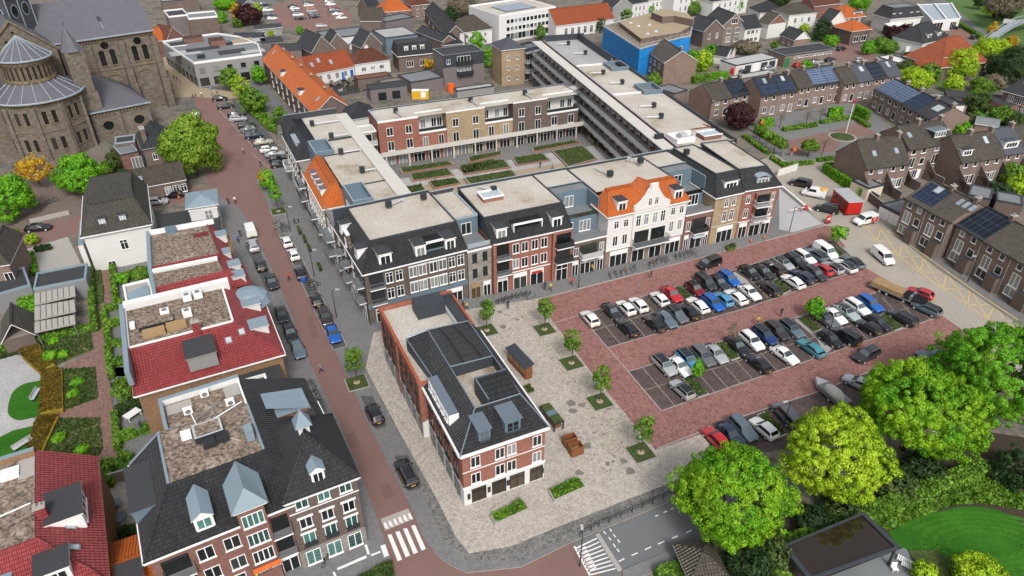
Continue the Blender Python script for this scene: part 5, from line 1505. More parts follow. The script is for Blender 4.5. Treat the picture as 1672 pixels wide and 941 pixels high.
ann=House('garden_annex','small zinc and gravel roofed annex behind the wine-red roofs',L(-33.0,8.6),L(-29.3,9.0),9.0,5.8,'render_white',cat='annex')
ann.walls();ann.flat(5.8,.3,'concrete','white_paint')
b=MB();b.slab([(.4,3.2,6.0),(3.4,3.2,6.0),(3.4,6.2,6.7),(.4,5.4,6.5)],.1,'lead_blue');b.obj('zinc_roof',ann.root)
pv=House('white_pavilion','white corner pavilion with pale zinc pyramid roof by the street bend',L(-23.4,41.0),L(-18.6,40.8),6.2,6.4,'render_white',cat='pavilion')
pv.walls();pv.hip(1.2,'lead_blue',oh=.5);pv.F.win(3.2,2.6,1.4,2.8,'cross');pv.F.band(5.6,.3)
bl=House('flat_annex','black flat-roofed annex between the white house and the zinc pavilion',L(-29.7,28.0),L(-18.9,27.6),13.2,3.6,'render_white',cat='annex')
bl.wm.box(0,13.2,0,6.0,18.6,3.6,'render_white',top='bitumen');bl.walls();bl.flat(3.6,.25,'bitumen','metal_dark',sides='FRL')
wh=House('white_house','white rendered house under a big mossy grey tiled hipped roof',L(-40.2,35.2),L(-29.8,35.6),17.5,7.0,'render_white',cat='house')
wh.walls();wh.mansard(4.2,(3.2,1.4,2.0,2.0),'tile_grey',flat='tile_grey',rim='tile_grey')
b=MB();b.face([(2,3.2,11.2),(9,3.2,11.2),(9,9,12.2),(2,9,12.2)],'tile_grey');b.face([(2,15.5,11.2),(9,15.5,11.2),(9,9,12.2),(2,9,12.2)],'tile_grey');b.face([(2,3.2,11.2),(2,9,12.2),(2,15.5,11.2)],'tile_grey');b.face([(9,3.2,11.2),(9,15.5,11.2),(9,9,12.2)],'tile_grey');b.obj('roof_ridge',wh.root)
wh.F.dormer(3.4,8.0,1.2,1.3,.8,1.8,fm='metal_grey',gm='glass_sky');wh.F.dormer(6.6,8.0,1.2,1.3,.8,1.8,fm='metal_grey',gm='glass_sky');wh.F.win(5.6,3.2,1.2,1.9,'cross');wh.F.win(2.8,.3,1.2,1.2,'pair')
for y in(4,8,12):wh.Lf.win(y,3.6,1,1.8,'cross');wh.Rt.win(y,3.6,1,1.8,'cross')
b=MB();b.box(-1.2,-.2,0,-.4,10,5.6,'render_white',top='lead_blue');b.obj('side_wall',wh.root)
W8=House('red_roofed_house','lower-left house with wine-red tiles, a white walled dormer and lead side roof',L(-47.5,-41.0),L(-33.6,-39.6),17,8.0,'brick_ochre',cat='house')
W8.walls()
b=MB();b.face([(-4,5.0,11.0),(9.4,5.0,11.0),(9.4,17.0,11.0),(-4,17.0,11.0)],'gravel_brown');b.obj('flat_roof',W8.root)
b=MB();b.slab([(14.3,-.4,7.8),(14.3,17.2,7.8),(9.4,17.2,11.2),(9.4,4.8,11.2)],.16,'tile_wine','white_paint');b.slab([(-6,-.4,7.8),(14.3,-.4,7.8),(9.4,4.8,11.2),(-6,4.8,11.2)],.16,'tile_wine','white_paint');b.tube((14.3,-.4,7.9),(9.4,4.8,11.3),.12,5,'tile_wine');b.obj('roof',W8.root)
b=MB();b.box(-5,16.6,8,9.4,17.2,11.7,'brick_ochre',top='lead_blue');b.obj('parapet',W8.root)
W8.Rt.dormer(8.4,8.8,4.2,1.9,.9,3.0,st='tri');W8.chimney(10.0,7.6,11.2,.9,.9,.7,'red_paint' if 0 else 'tile_wine')
W8.pl=lambda x,y:7.95+(14.3-x)*.69
W8.skylight(11.8,3.4,.6,.5);W8.skylight(11.6,6.0,.6,.5)
b=MB();b.box(4.6,10.4,11,6.2,12.4,11.5,'wood_tan');b.box(6.4,14.0,11,8.0,15.6,11.3,'white_paint');b.box(1.4,9.0,11,5.0,12.6,11.4,'wood_tan',top='gravel_brown');b.box(7.9,13.6,11.0,9.3,16.4,11.06,'concrete');b.tube((0,8,11.15),(9,9.6,11.15),.08,6,'white_paint');b.obj('roof_hatch',W8.root)
W8.F.dormer(10.4,8.6,2.6,1.7,.9,2.6,st='tri');W8.F.dormer(5.4,8.4,3.4,1.5,.9,2.6,top='lead_blue',st='tri')
or1=House('orange_roofed_annex','low annex with orange tiles and a glass-fronted box dormer at the bottom edge',L(-33.8,-41.0),L(-30.2,-40.8),8.4,4.6,'brick_brown',cat='annex')
or1.walls();or1.gable(1.6,'tile_orange',axis='x',oh=.3);or1.F.dormer(1.9,5.2,2.2,1.6,.8,2.6,st='tri',gm='glass_green')
# the church
CA=R(39.0)
CC=Vector((-96.0,194.9,0))
Ce=Vector((math.cos(CA),math.sin(CA),0));Cf=Vector((Ce.y,-Ce.x,0))
ch=House('church','great brown stone church with slate roofs, round apse and corner turret',CC-Ce*62,CC,20,20.4,'stone_church',far=True,cat='church',base=False)
wm=ch.wm
X=lambda e:62+e
wm.box(0,0,-.3,62,20,20.4,'stone_church')
wm.box(X(-39.5),-12,-.3,X(-24.5),0,21.8,'stone_church')
wm.face([(X(-39.5),-12,21.8),(X(-24.5),-12,21.8),(X(-32),-12,28.7)],'stone_church');wm.face([(X(-39.5),-11.5,21.8),(X(-32),-11.5,28.7),(X(-24.5),-11.5,21.8)],'stone_church')
wm.box(X(-23),-18,-.3,X(-9.6),0,7.2,'stone_church')
wm.box(X(-60),-14,-.3,X(-39.5),0,9,'stone_church')
ch.walls()
b=MB()
def cslab(pts,m):b.slab(pts,.2,m)
cslab([(-2,-.5,20.3),(62.4,-.5,20.3),(62.4,10,28.2),(-2,10,28.2)],'slate');cslab([(62.4,20.5,20.3),(-2,20.5,20.3),(-2,10,28.2),(62.4,10,28.2)],'slate')
cslab([(X(-24.2),-12.3,21.6),(X(-24.2),3,21.6),(X(-32),8,28.9),(X(-32),-12.3,28.9)],'slate');cslab([(X(-39.8),3,21.6),(X(-39.8),-12.3,21.6),(X(-32),-12.3,28.9),(X(-32),8,28.9)],'slate')
b.obj('roof',ch.root)
b=MB();b.face([(61.9,.1,20.4),(61.9,19.9,20.4),(61.9,10,28.0)],'stone_church')
b.bar((0,-.6,20.45),(62.3,-.6,20.45),.5,.3,'lead_pale')
for k in range(34):b.box(X(-23.8)+k*.7,-.35,19.3,X(-23.8)+k*.7+.35,.01,19.9,'stone_trim')
b.box(X(-24),-.4,19.9,62.2,.01,20.25,'stone_trim');b.box(X(-24),-.2,12.0,62.1,.01,12.3,'stone_trim')
b.obj('cornice',ch.root)
for e in(-16.2,-8.4,-.4):
 b=MB();b.box(X(e)-.7,-.7,12.2,X(e)+.7,.0,19.0,'stone_church',top='stone_trim');b.box(X(e)-.8,-1.5,8.2,X(e)+.8,0,12.2,'stone_church',top='stone_trim');b.box(X(e)-.9,-2.4,0,X(e)+.9,0,8.2,'stone_church',top='stone_trim');b.obj('buttress',ch.root)
b=MB();b.box(62,0,0,63.6,1.6,9,'stone_church',top='stone_trim');b.box(62,0,9,62.8,1.4,18,'stone_church',top='stone_trim');b.obj('buttress',ch.root)
cf=Face(ch,(0,0),(62,0))
for e in(-13.6,-11.0,-5.6,-3.0,-20.2):
 cf.win(X(e),13.2,1.6,4.0,'arch','stone_trim','glass_shop')
for e in(-12.3,-4.3,-19.0):
 b=MB()
 for i in range(12):
  a0,a1=2*PI*i/12,2*PI*(i+1)/12
  b.slab([(X(e)+1.15*math.cos(a0),-.2,18.3+1.15*math.sin(a0)),(X(e)+1.15*math.cos(a1),-.2,18.3+1.15*math.sin(a1)),(X(e)+1.15*math.cos(a1),.0,18.3+1.15*math.sin(a1)),(X(e)+1.15*math.cos(a0),.0,18.3+1.15*math.sin(a0))],.28,'stone_trim')
 b.face([(X(e)+.95*math.cos(2*PI*i/12),-.03,18.2+.95*math.sin(2*PI*i/12))for i in range(12)],'glass_shop');b.obj('round_window',ch.root)
for e in(-12.2,-4.6,-20.4):
 b=MB()
 for i in range(10):
  a0,a1=PI*i/10,PI*(i+1)/10
  b.slab([(X(e)+2.4*math.cos(a0),-.22,8.6+2.4*math.sin(a0)),(X(e)+2.4*math.cos(a1),-.22,8.6+2.4*math.sin(a1)),(X(e)+2.4*math.cos(a1),0,8.6+2.4*math.sin(a1)),(X(e)+2.4*math.cos(a0),0,8.6+2.4*math.sin(a0))],.3,'stone_trim')
 b.box(X(e)-2.4,-.2,5,X(e)-2.1,0,8.6,'stone_trim');b.box(X(e)+2.1,-.2,5,X(e)+2.4,0,8.6,'stone_trim');b.obj('blind_arch',ch.root)
b=MB();b.slab([(X(-23.2),-18.4,7.3),(X(-9.2),-18.4,7.3),(X(-11.5),-8,9.2),(X(-17.5),0,12.0),(X(-23.2),0,12.0)],.2,'slate');b.slab([(X(-9.2),-18.4,7.3),(X(-9.2),0,7.3),(X(-17.5),0,12.0),(X(-11.5),-8,9.2)],.2,'slate_dark');b.bar((X(-23.2),-18.5,7.45),(X(-9.0),-18.5,7.45),.5,.25,'lead_pale');b.obj('aisle_roof',ch.root)
af=Face(ch,(X(-23),-18),(X(-9.6),-18))
for x in(3.2,10.4):
 b=MB();b.face([(X(-23)+x+1.2*math.cos(2*PI*i/12),-18.06,3.6+1.2*math.sin(2*PI*i/12))for i in range(12)],'glass_shop')
 for i in range(12):
  a0,a1=2*PI*i/12,2*PI*(i+1)/12
  b.slab([(X(-23)+x+1.4*math.cos(a0),-18.2,3.6+1.4*math.sin(a0)),(X(-23)+x+1.4*math.cos(a1),-18.2,3.6+1.4*math.sin(a1)),(X(-23)+x+1.4*math.cos(a1),-18,3.6+1.4*math.sin(a1)),(X(-23)+x+1.4*math.cos(a0),-18,3.6+1.4*math.sin(a0))],.28,'stone_trim')
 b.obj('round_window',ch.root)
b=MB();b.box(X(-17)-.5,-18.5,0,X(-17)+.5,-18,6.6,'stone_church',top='stone_trim')
for k in range(16):b.box(X(-22.5)+k*.8,-18.3,6.2,X(-22.5)+k*.8+.4,-18,6.7,'stone_trim')
b.obj('buttress',ch.root)
def ring(r,n,a0,a1,cx,cy):return[(cx+r*math.cos(a0+(a1-a0)*i/n),cy+r*math.sin(a0+(a1-a0)*i/n))for i in range(n+1)]
ax,ay=X(-31.8),-14.6
amb=ring(9.4,5,R(180),R(360),ax,ay)
pts=[(ax-9.4,-11.5)]+amb+[(ax+9.4,-11.5)]
b=MB();b.prism(pts,0,13.4,'stone_church')
b.obj('apse_wall',ch.root)
b=MB()
for i in range(5):
 (xa,ya),(xb,yb)=amb[i],amb[i+1]
 d=Vector((xb-xa,yb-ya));Lh=d.length;fx=Face(ch,(xa,ya),(xb,yb))
 fx.win(Lh*.34,8.4,1.15,3.1,'arch','stone_trim','glass_shop');fx.win(Lh*.68,8.4,1.15,3.1,'arch','stone_trim','glass_shop')
 fx.win(Lh*.34,2.2,1.2,3.0,'arch','stone_trim','glass_shop');fx.win(Lh*.68,2.2,1.2,3.0,'arch','stone_trim','glass_shop')
 q=fx.mb();q.box(-.45,-.5,0,.45,.1,12.6,'stone_church',top='stone_trim')
 for k in range(8):q.box(.5+k*Lh/8.6,-.2,12.3,.5+k*Lh/8.6+.35,0,12.8,'stone_trim')
 q.box(.45,-.16,6.6,Lh-.45,.0,6.85,'stone_trim');q.box(0,-.25,12.9,Lh,.0,13.3,'stone_trim');q.obj('buttress',ch.root)
q=MB();q.box(amb[-1][0]-.45,amb[-1][1]-.4,0,amb[-1][0]+.5,amb[-1][1]+2.5,12.6,'stone_church');q.obj('buttress',ch.root)
lo=ring(9.9,20,R(180),R(360),ax,ay);hi=ring(5.2,20,R(180),R(360),ax,ay)
lo=[(ax-9.9,-11.8)]+lo+[(ax+9.9,-11.8)];hi=[(ax-5.2,-11.8)]+hi+[(ax+5.2,-11.8)]
b=MB()
for i in range(len(lo)-1):b.face([(*lo[i],13.5),(*lo[i+1],13.5),(*hi[i+1],16.6),(*hi[i],16.6)],'slate')
b.obj('apse_roof',ch.root)
b=MB()
for i in range(0,len(lo),2):b.tube((*lo[i],13.55),(*hi[i],16.68),.09,5,'lead_pale')
for i in range(len(lo)-1):b.tube((*lo[i],13.5),(*lo[i+1],13.5),.22,6,'lead_pale')
b.obj('lead_roll',ch.root)
dr=ring(5.0,14,R(180),R(360),ax,ay)
b=MB();b.prism([(ax-5.0,-11.5)]+dr+[(ax+5.0,-11.5)],13,21.6,'stone_church')
for i in range(14):b.bar((*dr[i],21.4),(*dr[i+1],21.4),.7,.6,'stone_trim');b.bar((*dr[i],17.3),(*dr[i+1],17.3),.7,.5,'stone_trim')
b.obj('drum',ch.root)
for i in range(0,14):
 fx=Face(ch,dr[i],dr[i+1])
 if i%1==0:fx.win(fx.w/2,17.5,.8,3.1,'arch','stone_trim','glass_shop',y=-.12)
co=ring(5.7,18,R(170),R(370),ax,ay)
b=MB()
for i in range(18):b.face([(*co[i],21.7),(*co[i+1],21.7),(ax,ay+1.4,26.0)],'slate')
b.obj('cone_roof',ch.root)
b=MB()
for i in range(0,19,2):b.tube((*co[i],21.75),(ax,ay+1.4,26.05),.09,5,'lead_pale')
for i in range(18):b.tube((*co[i],21.7),(*co[i+1],21.7),.22,6,'lead_pale')
b.obj('lead_roll',ch.root)
b=MB()
for sg in(-1,1):
 b.slab([(X(-32),-12.5,29.2),(X(-32)+sg*8,-12.5,21.9),(X(-32)+sg*8,-11.7,21.9),(X(-32),-11.7,29.2)][::sg],.4,'stone_trim')
for dx,dz in((0,26.6),(-1.8,24.8),(1.8,24.8),(-3.6,23.2),(3.6,23.2)):
 b.box(X(-32)+dx-.5,-12.15,dz-1.0,X(-32)+dx-.35,-12,dz,'stone_trim');b.box(X(-32)+dx+.35,-12.15,dz-1.0,X(-32)+dx+.5,-12,dz,'stone_trim');b.box(X(-32)+dx-.25,-12.06,dz-.4,X(-32)+dx+.25,-12,dz+.1,'glass_shop')
b.obj('gable_trim',ch.root)
for nm,e,fy,s_,h,sp in(('turret',-22.0,15.0,2.3,21.5,5.6),('turret',-42.6,15.0,2.3,21.5,5.6)):
 b=MB();b.box(X(e)-s_,-fy-s_,0,X(e)+s_,-fy+s_+4,12,'stone_church',top='stone_trim');b.box(X(e)-s_*.85,-fy-s_*.85,12,X(e)+s_*.85,-fy+s_+4,h,'stone_church');b.box(X(e)-s_-.02,-fy-s_-.15,5.6,X(e)+s_+.15,-fy+1,5.9,'stone_trim')
 o=b.obj('turret',ch.root)
 b=MB();rg=ring(2.5,8,R(22),R(382),X(e),-fy)
 for i in range(8):b.face([(*rg[i],h),(*rg[i+1],h),(X(e),-fy,h+sp)],'slate')
 b.tube((X(e),-fy,h+sp-.2),(X(e),-fy,h+sp+.9),.06,5,'metal_dark');b.obj('spire',o)
oct_=ring(10.5,8,R(22.5),R(382.5),X(-34.5),9)[:8]
b=MB();b.prism(oct_,20,32.2,'slate_dark');b.obj('crossing_tower',ch.root)
b=MB();b.prism([(X(-34.5)+(p[0]-X(-34.5))*1.05,9+(p[1]-9)*1.05)for p in oct_],32.2,32.8,'lead_pale');b.prism([(X(-34.5)+(p[0]-X(-34.5))*.95,9+(p[1]-9)*.95)for p in oct_],32.8,34.5,'slate');b.obj('tower_roof',ch.root)
for i in(3,4,5,6,7):
 p0,p1=Vector(oct_[i]),Vector(oct_[(i+1)%8]);fx=Face(ch,p0,p1)
 q=fx.mb()
 for x in(fx.w*.27,fx.w*.73):
  q.face([(x+1.25*math.cos(2*PI*j/14),-.1,28.6+1.6*math.sin(2*PI*j/14))for j in range(14)],'lead_pale');q.face([(x+1.0*math.cos(2*PI*j/14),-.14,28.6+1.35*math.sin(2*PI*j/14))for j in range(14)],'glass_shop')
 q.box(fx.w/2-.12,-.15,24,fx.w/2+.12,0,32,'lead_pale');q.tube((0,-.05,24),(0,-.05,32),.12,5,'lead_pale');q.obj('round_window',ch.root)
b=MB();b.box(X(-11.4),3.4,22.6,X(-10.8),5.2,24.4,'slate_dark');b.tube((X(-11.1),1.2,21.9),(X(-11.1),3.4,23.4),.1,5,'lead_pale');b.obj('roof_hatch',ch.root)
# houses beside the church
h1=HP('parsonage','brown brick house with dark hipped roof between the church and the big lime tree',23,(540,545),(820,495),6.0,9.5,'brick_mauve',far=False,cat='house')
h1.walls();h1.hip(3.6,'tile_slate',inset=2.6,gutter='lead_pale');h1.chimney(1.0,2.0,7.5,2.6,.9,2.2)
for x in(2,4.6):h1.F.win(x,3.2,1.0,1.6)
h2=HP('brick_annex','flat-roofed red brick annex with white french doors beside the church',23,(352,600),(500,566),4.2,6.5,'brick_redbrown',far=False,cat='annex')
h2.walls();h2.flat(4.2,.3,'bitumen_grey','cladding_dark',cap='lead_pale');h2.F.win(h2.w*.78,.2,2.2,3.0,'tri');
h2b=HP('low_annex','low dark flat roof with white vents against the church aisle',23,(300,500),(470,478),5.0,4.5,'brick_mauve',cat='annex')
h2b.walls();h2b.flat(5.0,.2,'bitumen','lead_pale')
h3=HP('street_house','long dark-tiled brick house with three white windows on the bend',23,(470,880),(900,800),3.6,7.0,'brick_mauve',far=False,cat='house')
h3.walls();h3.gable(2.6,'brick_brown' if 0 else 'tile_greybrown',oh=.2)
h3.F.row((h3.w*.62,h3.w*.78,h3.w*.93),1.0,1.2,1.7,'cross')
h3.F.dormer(h3.w*.1,3.9,1.6,1.2,.4,2.0,top='lead_pale',gm='glass_sky')
lf1=HP('tile_roofed_house','grey tiled house at the left edge above the black car',5,(-60,600-190),(40,395),6.0,10,'brick_tan',cat='house')
lf1.walls();lf1.hip(3,'tile_greybrown');lf1.F.win(lf1.w*.8,3,1.3,1.6,'pair')
sh1=HP('garden_shed','small shed with grey tiled roof among the gardens',5,(10,770),(160,730),2.4,6,'brick_brown',cat='shed')
sh1.walls();sh1.gable(2.4,'tile_grey',axis='y')
gb=HP('garage_block','zinc edged garage block above a sunken parking court',5,(165,520),(420,470),3.2,5.4,'render_grey',cat='garage')
gb.walls();gb.flat(3.2,.3,'bitumen','lead_blue');
gb2=HP('flat_annex','grey flat-roofed annex left of the garages with a blue roof edge',5,(-40,555),(150,500),3.2,7,'render_grey',cat='annex')
gb2.walls();gb2.flat(3.2,.3,'bitumen','lead_blue')
for i,(ya,yb)in enumerate(((520,590),(600,665),(675,725))):
 p=PX(5,(168,yb),(368,yb-45),(362,ya-35),(168,ya),z=2.6)
 c=sum(p,Vector())/4
 t=thing('carport',('northern','middle','southern')[i]+' of three flat grey concrete carports behind the hedges','carport',(c.x,c.y,0),0,'carports in the sunken court')
 b=MB();b.prism([(q.x-c.x,q.y-c.y)for q in p],2.35,2.6,'concrete');b.obj('roof',t)
 b=MB()
 for q in p:b.tube(((q.x-c.x)*.9,(q.y-c.y)*.9,0),((q.x-c.x)*.9,(q.y-c.y)*.9,2.35),.1,6,'metal_grey')
 for j in range(1,7):
  a_=p[0].lerp(p[1],j/7)-c;d_=p[3].lerp(p[2],j/7)-c;b.bar((a_.x,a_.y,2.63),(d_.x,d_.y,2.63),.08,.03,'metal_dark')
 b.obj('frame',t)
# town to the north and east
REG.update({30:(400,0,.17),31:(620,0,.17),32:(960,0,.17),33:(1180,0,.17),34:(1420,0,.18065),35:(1400,150,.19128),36:(1260,200,.18062),37:(400,150,.15942),38:(1180,100,.17),39:(1440,280,.23387)})
def hq(name,label,k,a,b,he,dep,wall,roof,rise,rm,n=3,zs=(3.3,.6),ww=1.1,wh=1.4,st='pair',cat='house',far=True,sides='',group=None,b2=None,oh=.3,fm='white_paint',**kw):
 """dep: metres, or a photo point of the far right corner at eaves height"""
 p0,p1=W(k,*a,z=he),W(k,*b,z=he)
 if isinstance(dep,tuple):
  dep=(W(k,*dep,z=he)-p1).length
 H=House(name,label,p0,p1,dep,he,wall,far=far,cat=cat,group=group)
 if roof=='gx':H.gable(rise,rm,'x',oh=oh,**kw)
 elif roof=='gy':H.gable(rise,rm,'y',oh=oh,**kw)
 elif roof=='hip':H.hip(rise,rm,oh=oh,**kw)
 elif roof=='man':H.mansard(rise,kw.pop('ins',(2,2,2,2)),rm,**kw)
 elif roof=='flat':H.flat(he,rise,rm,**kw)
 H.walls()
 H.F.grid(n,zs,ww,wh,st,fm=fm)if n else None
 if 'L' in sides:H.Lf.grid(max(1,int(dep/3.5)),zs,ww,wh,st,fm=fm)
 if 'R' in sides:H.Rt.grid(max(1,int(dep/3.5)),zs,ww,wh,st,fm=fm)
 return H
gp=[W(24,x,y,7.1)for x,y in((30,410),(330,615),(985,530),(950,430),(760,360),(560,330),(200,380))]
gc=poly_house('shop_building','grey rendered corner shop building with white roof edge north of the church',gp,7.1,'render_midgrey','bitumen_grey',.5,'white_paint',cat='shop building')
for fx in gc.faces:
 if fx.ang<R(75)and fx.ang>R(-100)and fx.w>12:
  n=int(fx.w/3.6)
  for i in range(n):fx.win(fx.w*(i+.5)/n,4.2,1.6,1.5,'plain','metal_grey');fx.win(fx.w*(i+.5)/n,.3,2.6,2.4,'shop','metal_dark','glass_shop')
for(x,y,w,d,h_,m,tp)in((330,400,6,4,1.5,'brick_redbrown','tile_rust'),(560,430,4.5,5,1.8,'brick_redbrown','tile_rust'),(405,560,2.2,1.6,1.1,'metal_dark','metal_dark'),(250,510,9,5,.25,'metal_light','bitumen_light'),(420,480,10,4,.3,'metal_grey','bitumen'),(700,500,8,4,.3,'bitumen','bitumen'),(900,500,7,4,.25,'metal_grey','bitumen_light'),(620,430,5,3,.9,'metal_dark','glass_shop'),(180,430,5,5,.3,'white_paint','bitumen'),(800,400,7,6,.3,'white_paint','sand')):
 p=W(24,x,y,7.1)-gp[0];b=MB().at(p.x,p.y,AZ+.1);b.box(-w/2,-d/2,7.1,w/2,d/2,7.1+h_,m,top=tp);b.obj('roof_box',gc.root)
H=hq('orange_roof_terrace','long brown terrace under bright orange tiles along the street north of the block',0,(429,97),(513,187),6.6,9.5,'brick_brown','gx',3.8,'tile_orange',7,(3.7,.8),1.3,1.8,'cross',far=False,cat='terrace')
for x in(.38,.72):H.F.dormer(H.w*x,6.9,2.6,1.3,.5,2.0,st='tri')
for x in(.16,.34,.5,.68,.9):H.chimney(H.w*x,4.9,10.3,.7)
H.skylight(3.0,2.4,.9,1.1);H.skylight(H.w-5,2.0,.9,1.1)
H=hq('white_cottage','white cottage with orange pantiles, blue doors and four roof lights',30,(625,715),(1045,635),3.6,9,'render_white','gx',4.0,'tile_orangered',4,(.9,),1.2,1.8,'tri')
for x in(1.5,4.0,7.6):H.skylight(x,1.2+.3*x%2,.8,1.0)
b=H.F.mb();b.box(H.w*.7,-.05,0,H.w*.7+1,.01,2.4,'blue_paint');b.box(H.w*.9,-.05,0,H.w*.9+1,.01,2.6,'blue_paint');b.obj('door',H.root)
H=hq('white_cottage','white cottage with patchy rust coloured tiles, right of the blue doors',30,(1050,625),(1390,575),3.8,8,'render_white','hip',3.2,'tile_rust',3,(1.4,),1.5,1.3,'tri');H.chimney(H.w*.5,4.4,6.6,1.4,1.2,.8)
H=hq('mansard_house','brown house with black mansard and three tall white dormers facing the yards',31,(180,545),(515,510),5.0,8,'brick_mauve','man',3.4,'tile_black',2,(1.4,),2.2,1.9,'tri',ins=(2.2,.4,1,.4),flat='bitumen')
for i in range(3):H.F.dormer(H.w*(.25+.23*i),5.7,1.3,2.0,.7,1.6)
H=hq('dark_flats','dark grey box-shaped flats with two stacked black balconies',31,(605,545),(1000,495),9.0,8.5,'render_mauve','flat',.3,'bitumen',0,cap='lead_pale')
b=H.F.mb();b.box(-.03,-.05,5.6,H.w+.03,.0,9.1,'cladding_dark');b.obj('cladding',H.root)
for z in(3.2,6.2):H.F.balcony(H.w*.32,H.w*.7,z,1.3,'metal_dark',solid=True,slab='metal_dark');H.F.win(H.w*.5,z+.1,H.w*.32,2.2,'quad',y=-.05)
H.F.win(H.w*.13,6.6,1.2,1.3,'pair',y=-.05)
hq('garage','mauve rendered garage with two grey doors behind the courtyard flats',2,(610,440),(790,418),3.6,5,'render_mauve','flat',.25,'bitumen',2,(.1,),2.6,2.5,'plain',fm='metal_grey',cat='garage')
hq('low_annex','mauve flat annex right of the grey doored garage',31,(300,800),(610,745),3.4,9,'render_mauve','flat',.3,'bitumen_grey',0,cat='annex')
hq('gate_house','small house with dark hipped roof beside the footbridge passage',37,(1080,290),(1370,245),6.2,8,'render_white','hip',2.6,'tile_slate',2,(3.0,),1.1,1.4)
hq('grey_flat_building','pale gravel roofed building with grey walls left of the black mansard',31,(55,372),(362,332),5.2,13,'cladding_blue','flat',.3,'gravel_grey',3,(1.4,),1.4,1.4,cat='building')
hq('orange_hip_house','house with a rounded orange hipped roof and one tiny white dormer',31,(25,122),(295,100),4.6,10,'brick_redbrown','hip',4.4,'tile_orange',3)
hq('long_barn','long narrow brick barn with black roof running up the picture',31,(432,105),(640,345),4.4,7.0,'brick_mauve','gx',3.2,'tile_black',4,(1.2,),1.0,1.5,cat='barn')
H=hq('white_house','white house under a grey swirled hipped roof with a red tiled left end',31,(770,322),(1078,278),5.0,9.5,'render_white','hip',4.4,'tile_greybrown',4,(2.8,.3))
hq('black_gabled_house','low house with a black pyramid-like roof in front of the white one',31,(600,440),(800,420),3.2,6,'brick_mauve','hip',3.0,'tile_slate',0)
hq('flat_annex','long flat blue-grey roof with white skylights below the car park',30,(770,380),(1200,330),4.4,12,'render_white','flat',.3,'bitumen_grey',3,(1,),1.2,1.2,cat='annex')
hq('black_gabled_house','steep black gable roof with little vents beside the parked silver car',30,(495,430),(640,500),4.2,8,'brick_mauve','gx',4.4,'tile_slate',0)
hq('black_gabled_house','steep black roof touching the ridge of the orange-tiled white cottage',30,(790,460),(1000,435),4.2,8,'brick_mauve','gy',4.2,'tile_slate',0)
H=hq('black_gabled_house','black roofed house with two white vents behind the rust-tiled cottage',30,(1120,455),(1310,420),5.2,7,'brick_mauve','gy',4.0,'tile_slate',0)
hq('low_roof','low dark flat roofs left of the steep black gable',30,(250,500),(540,480),4.6,9,'render_mauve','flat',.25,'bitumen',0,cat='building')
hq('low_roof','low pale grey flat roof at the top of the orange terrace',30,(20,420),(215,400),5.0,7,'render_midgrey','flat',.25,'bitumen_light',0,cat='building')
hq('workshop','dark flat-roofed workshop with a blue fascia near the car park',30,(-60,385),(150,350),3.4,7,'render_mauve','flat',.2,'bitumen',0,cat='workshop')
hq('small_shed','small grey shed with two white windows by the car park entrance',30,(95,285),(350,262),2.8,5,'render_midgrey','gx',.8,'bitumen',2,(.9,),.8,.9,cat='shed')
hq('brown_roof_house','grey-brown tiled house with skylights right of the car park',30,(1110,200),(1310,200),4.2,9,'brick_mauve','gx',3.8,'tile_greybrown',0)
hq('orange_red_roof','small orange roof below the slate blue gable next to the church',24,(-60,400),(60,380),5.5,9,'brick_redbrown','gx',3.4,'tile_orange',0)
hq('brown_gable_house','brown hipped roof right behind the grey shop building',24,(70,385),(225,345),5.6,7,'brick_redbrown','gy',3.6,'tile_wine' if 0 else 'tile_rust',0)
hq('brick_warehouse','long plain brick warehouse with white roof edge at the top left',24,(280,190),(560,165),6.4,10,'brick_mauve','flat',.5,'bitumen_grey',0,cat='warehouse',rim='white_paint')
hq('brick_warehouse','grey rendered warehouse left of the brick one, behind the church',24,(90,170),(278,150),6.4,12,'render_mauve','flat',.5,'bitumen',0,cat='warehouse',rim='white_paint')
hq('top_house','blue-grey tiled roof at the very top left of town',24,(20,20),(370,-10),4.5,10,'brick_mauve','flat',.3,'lead_pale',0)
hq('grey_gable_shed','small grey gabled barn by the dark purple tree',24,(790,60),(940,40),3.0,8,'render_midgrey','gy',2.2,'tile_slate',1,(.8,),1,1,cat='barn')
hq('dark_shed','long dark shed under the purple tree',24,(690,350),(980,345),2.6,4.5,'cladding_dark','flat',.2,'cladding_dark',0,cat='shed')
H=hq('office_building','large white four-storey office with strip windows and rooftop solar panels',31,(1145,160),(1690,75),9.4,20,'render_white','flat',.5,'gravel_beige',11,(6.4,3.8),1.5,1.5,'plain',rim='white_paint',cat='office')
H.F.grid(11,(.7,),1.9,2.3,'plain')
b=MB();b.box(6,4,9.6,H.w-6,14,9.8,'solar_blue');b.objs('solar_panels',H.root)
hq('orange_roof_hall','long hall with rusty orange roof beside the white office',3,(322,125),(605,90),4.6,10.5,'render_white','gx',4.6,'tile_orangered',7,(.6,),1.3,2.6,'cross',cat='hall')
hq('grey_gable_house','grey rendered house with black gable right of the rusty orange hall',32,(240,75),(430,55),6.0,9,'render_midgrey','gy',3.4,'tile_slate',1,(2.2,),2.2,2.2,'tri')
hq('white_town_house','white town house with black windows and dark roof, top centre',32,(430,45),(578,20),6.4,9,'render_white','hip',2.6,'tile_slate',3,(3.6,.8),1.0,1.9,'cross')
hq('white_town_house','pale grey town house in the top row with five tall windows',32,(582,8),(828,-28),6.4,9,'render_offwhite','hip',2.6,'tile_slate',5,(3.6,.8),1.0,1.9,'cross')
hq('white_town_house','tall white town house with cornice at the top right of centre',32,(830,-25),(1210,-80),8.0,9,'render_white','hip',2.6,'tile_slate',6,(5.2,2.0),1.1,2.0,'cross')
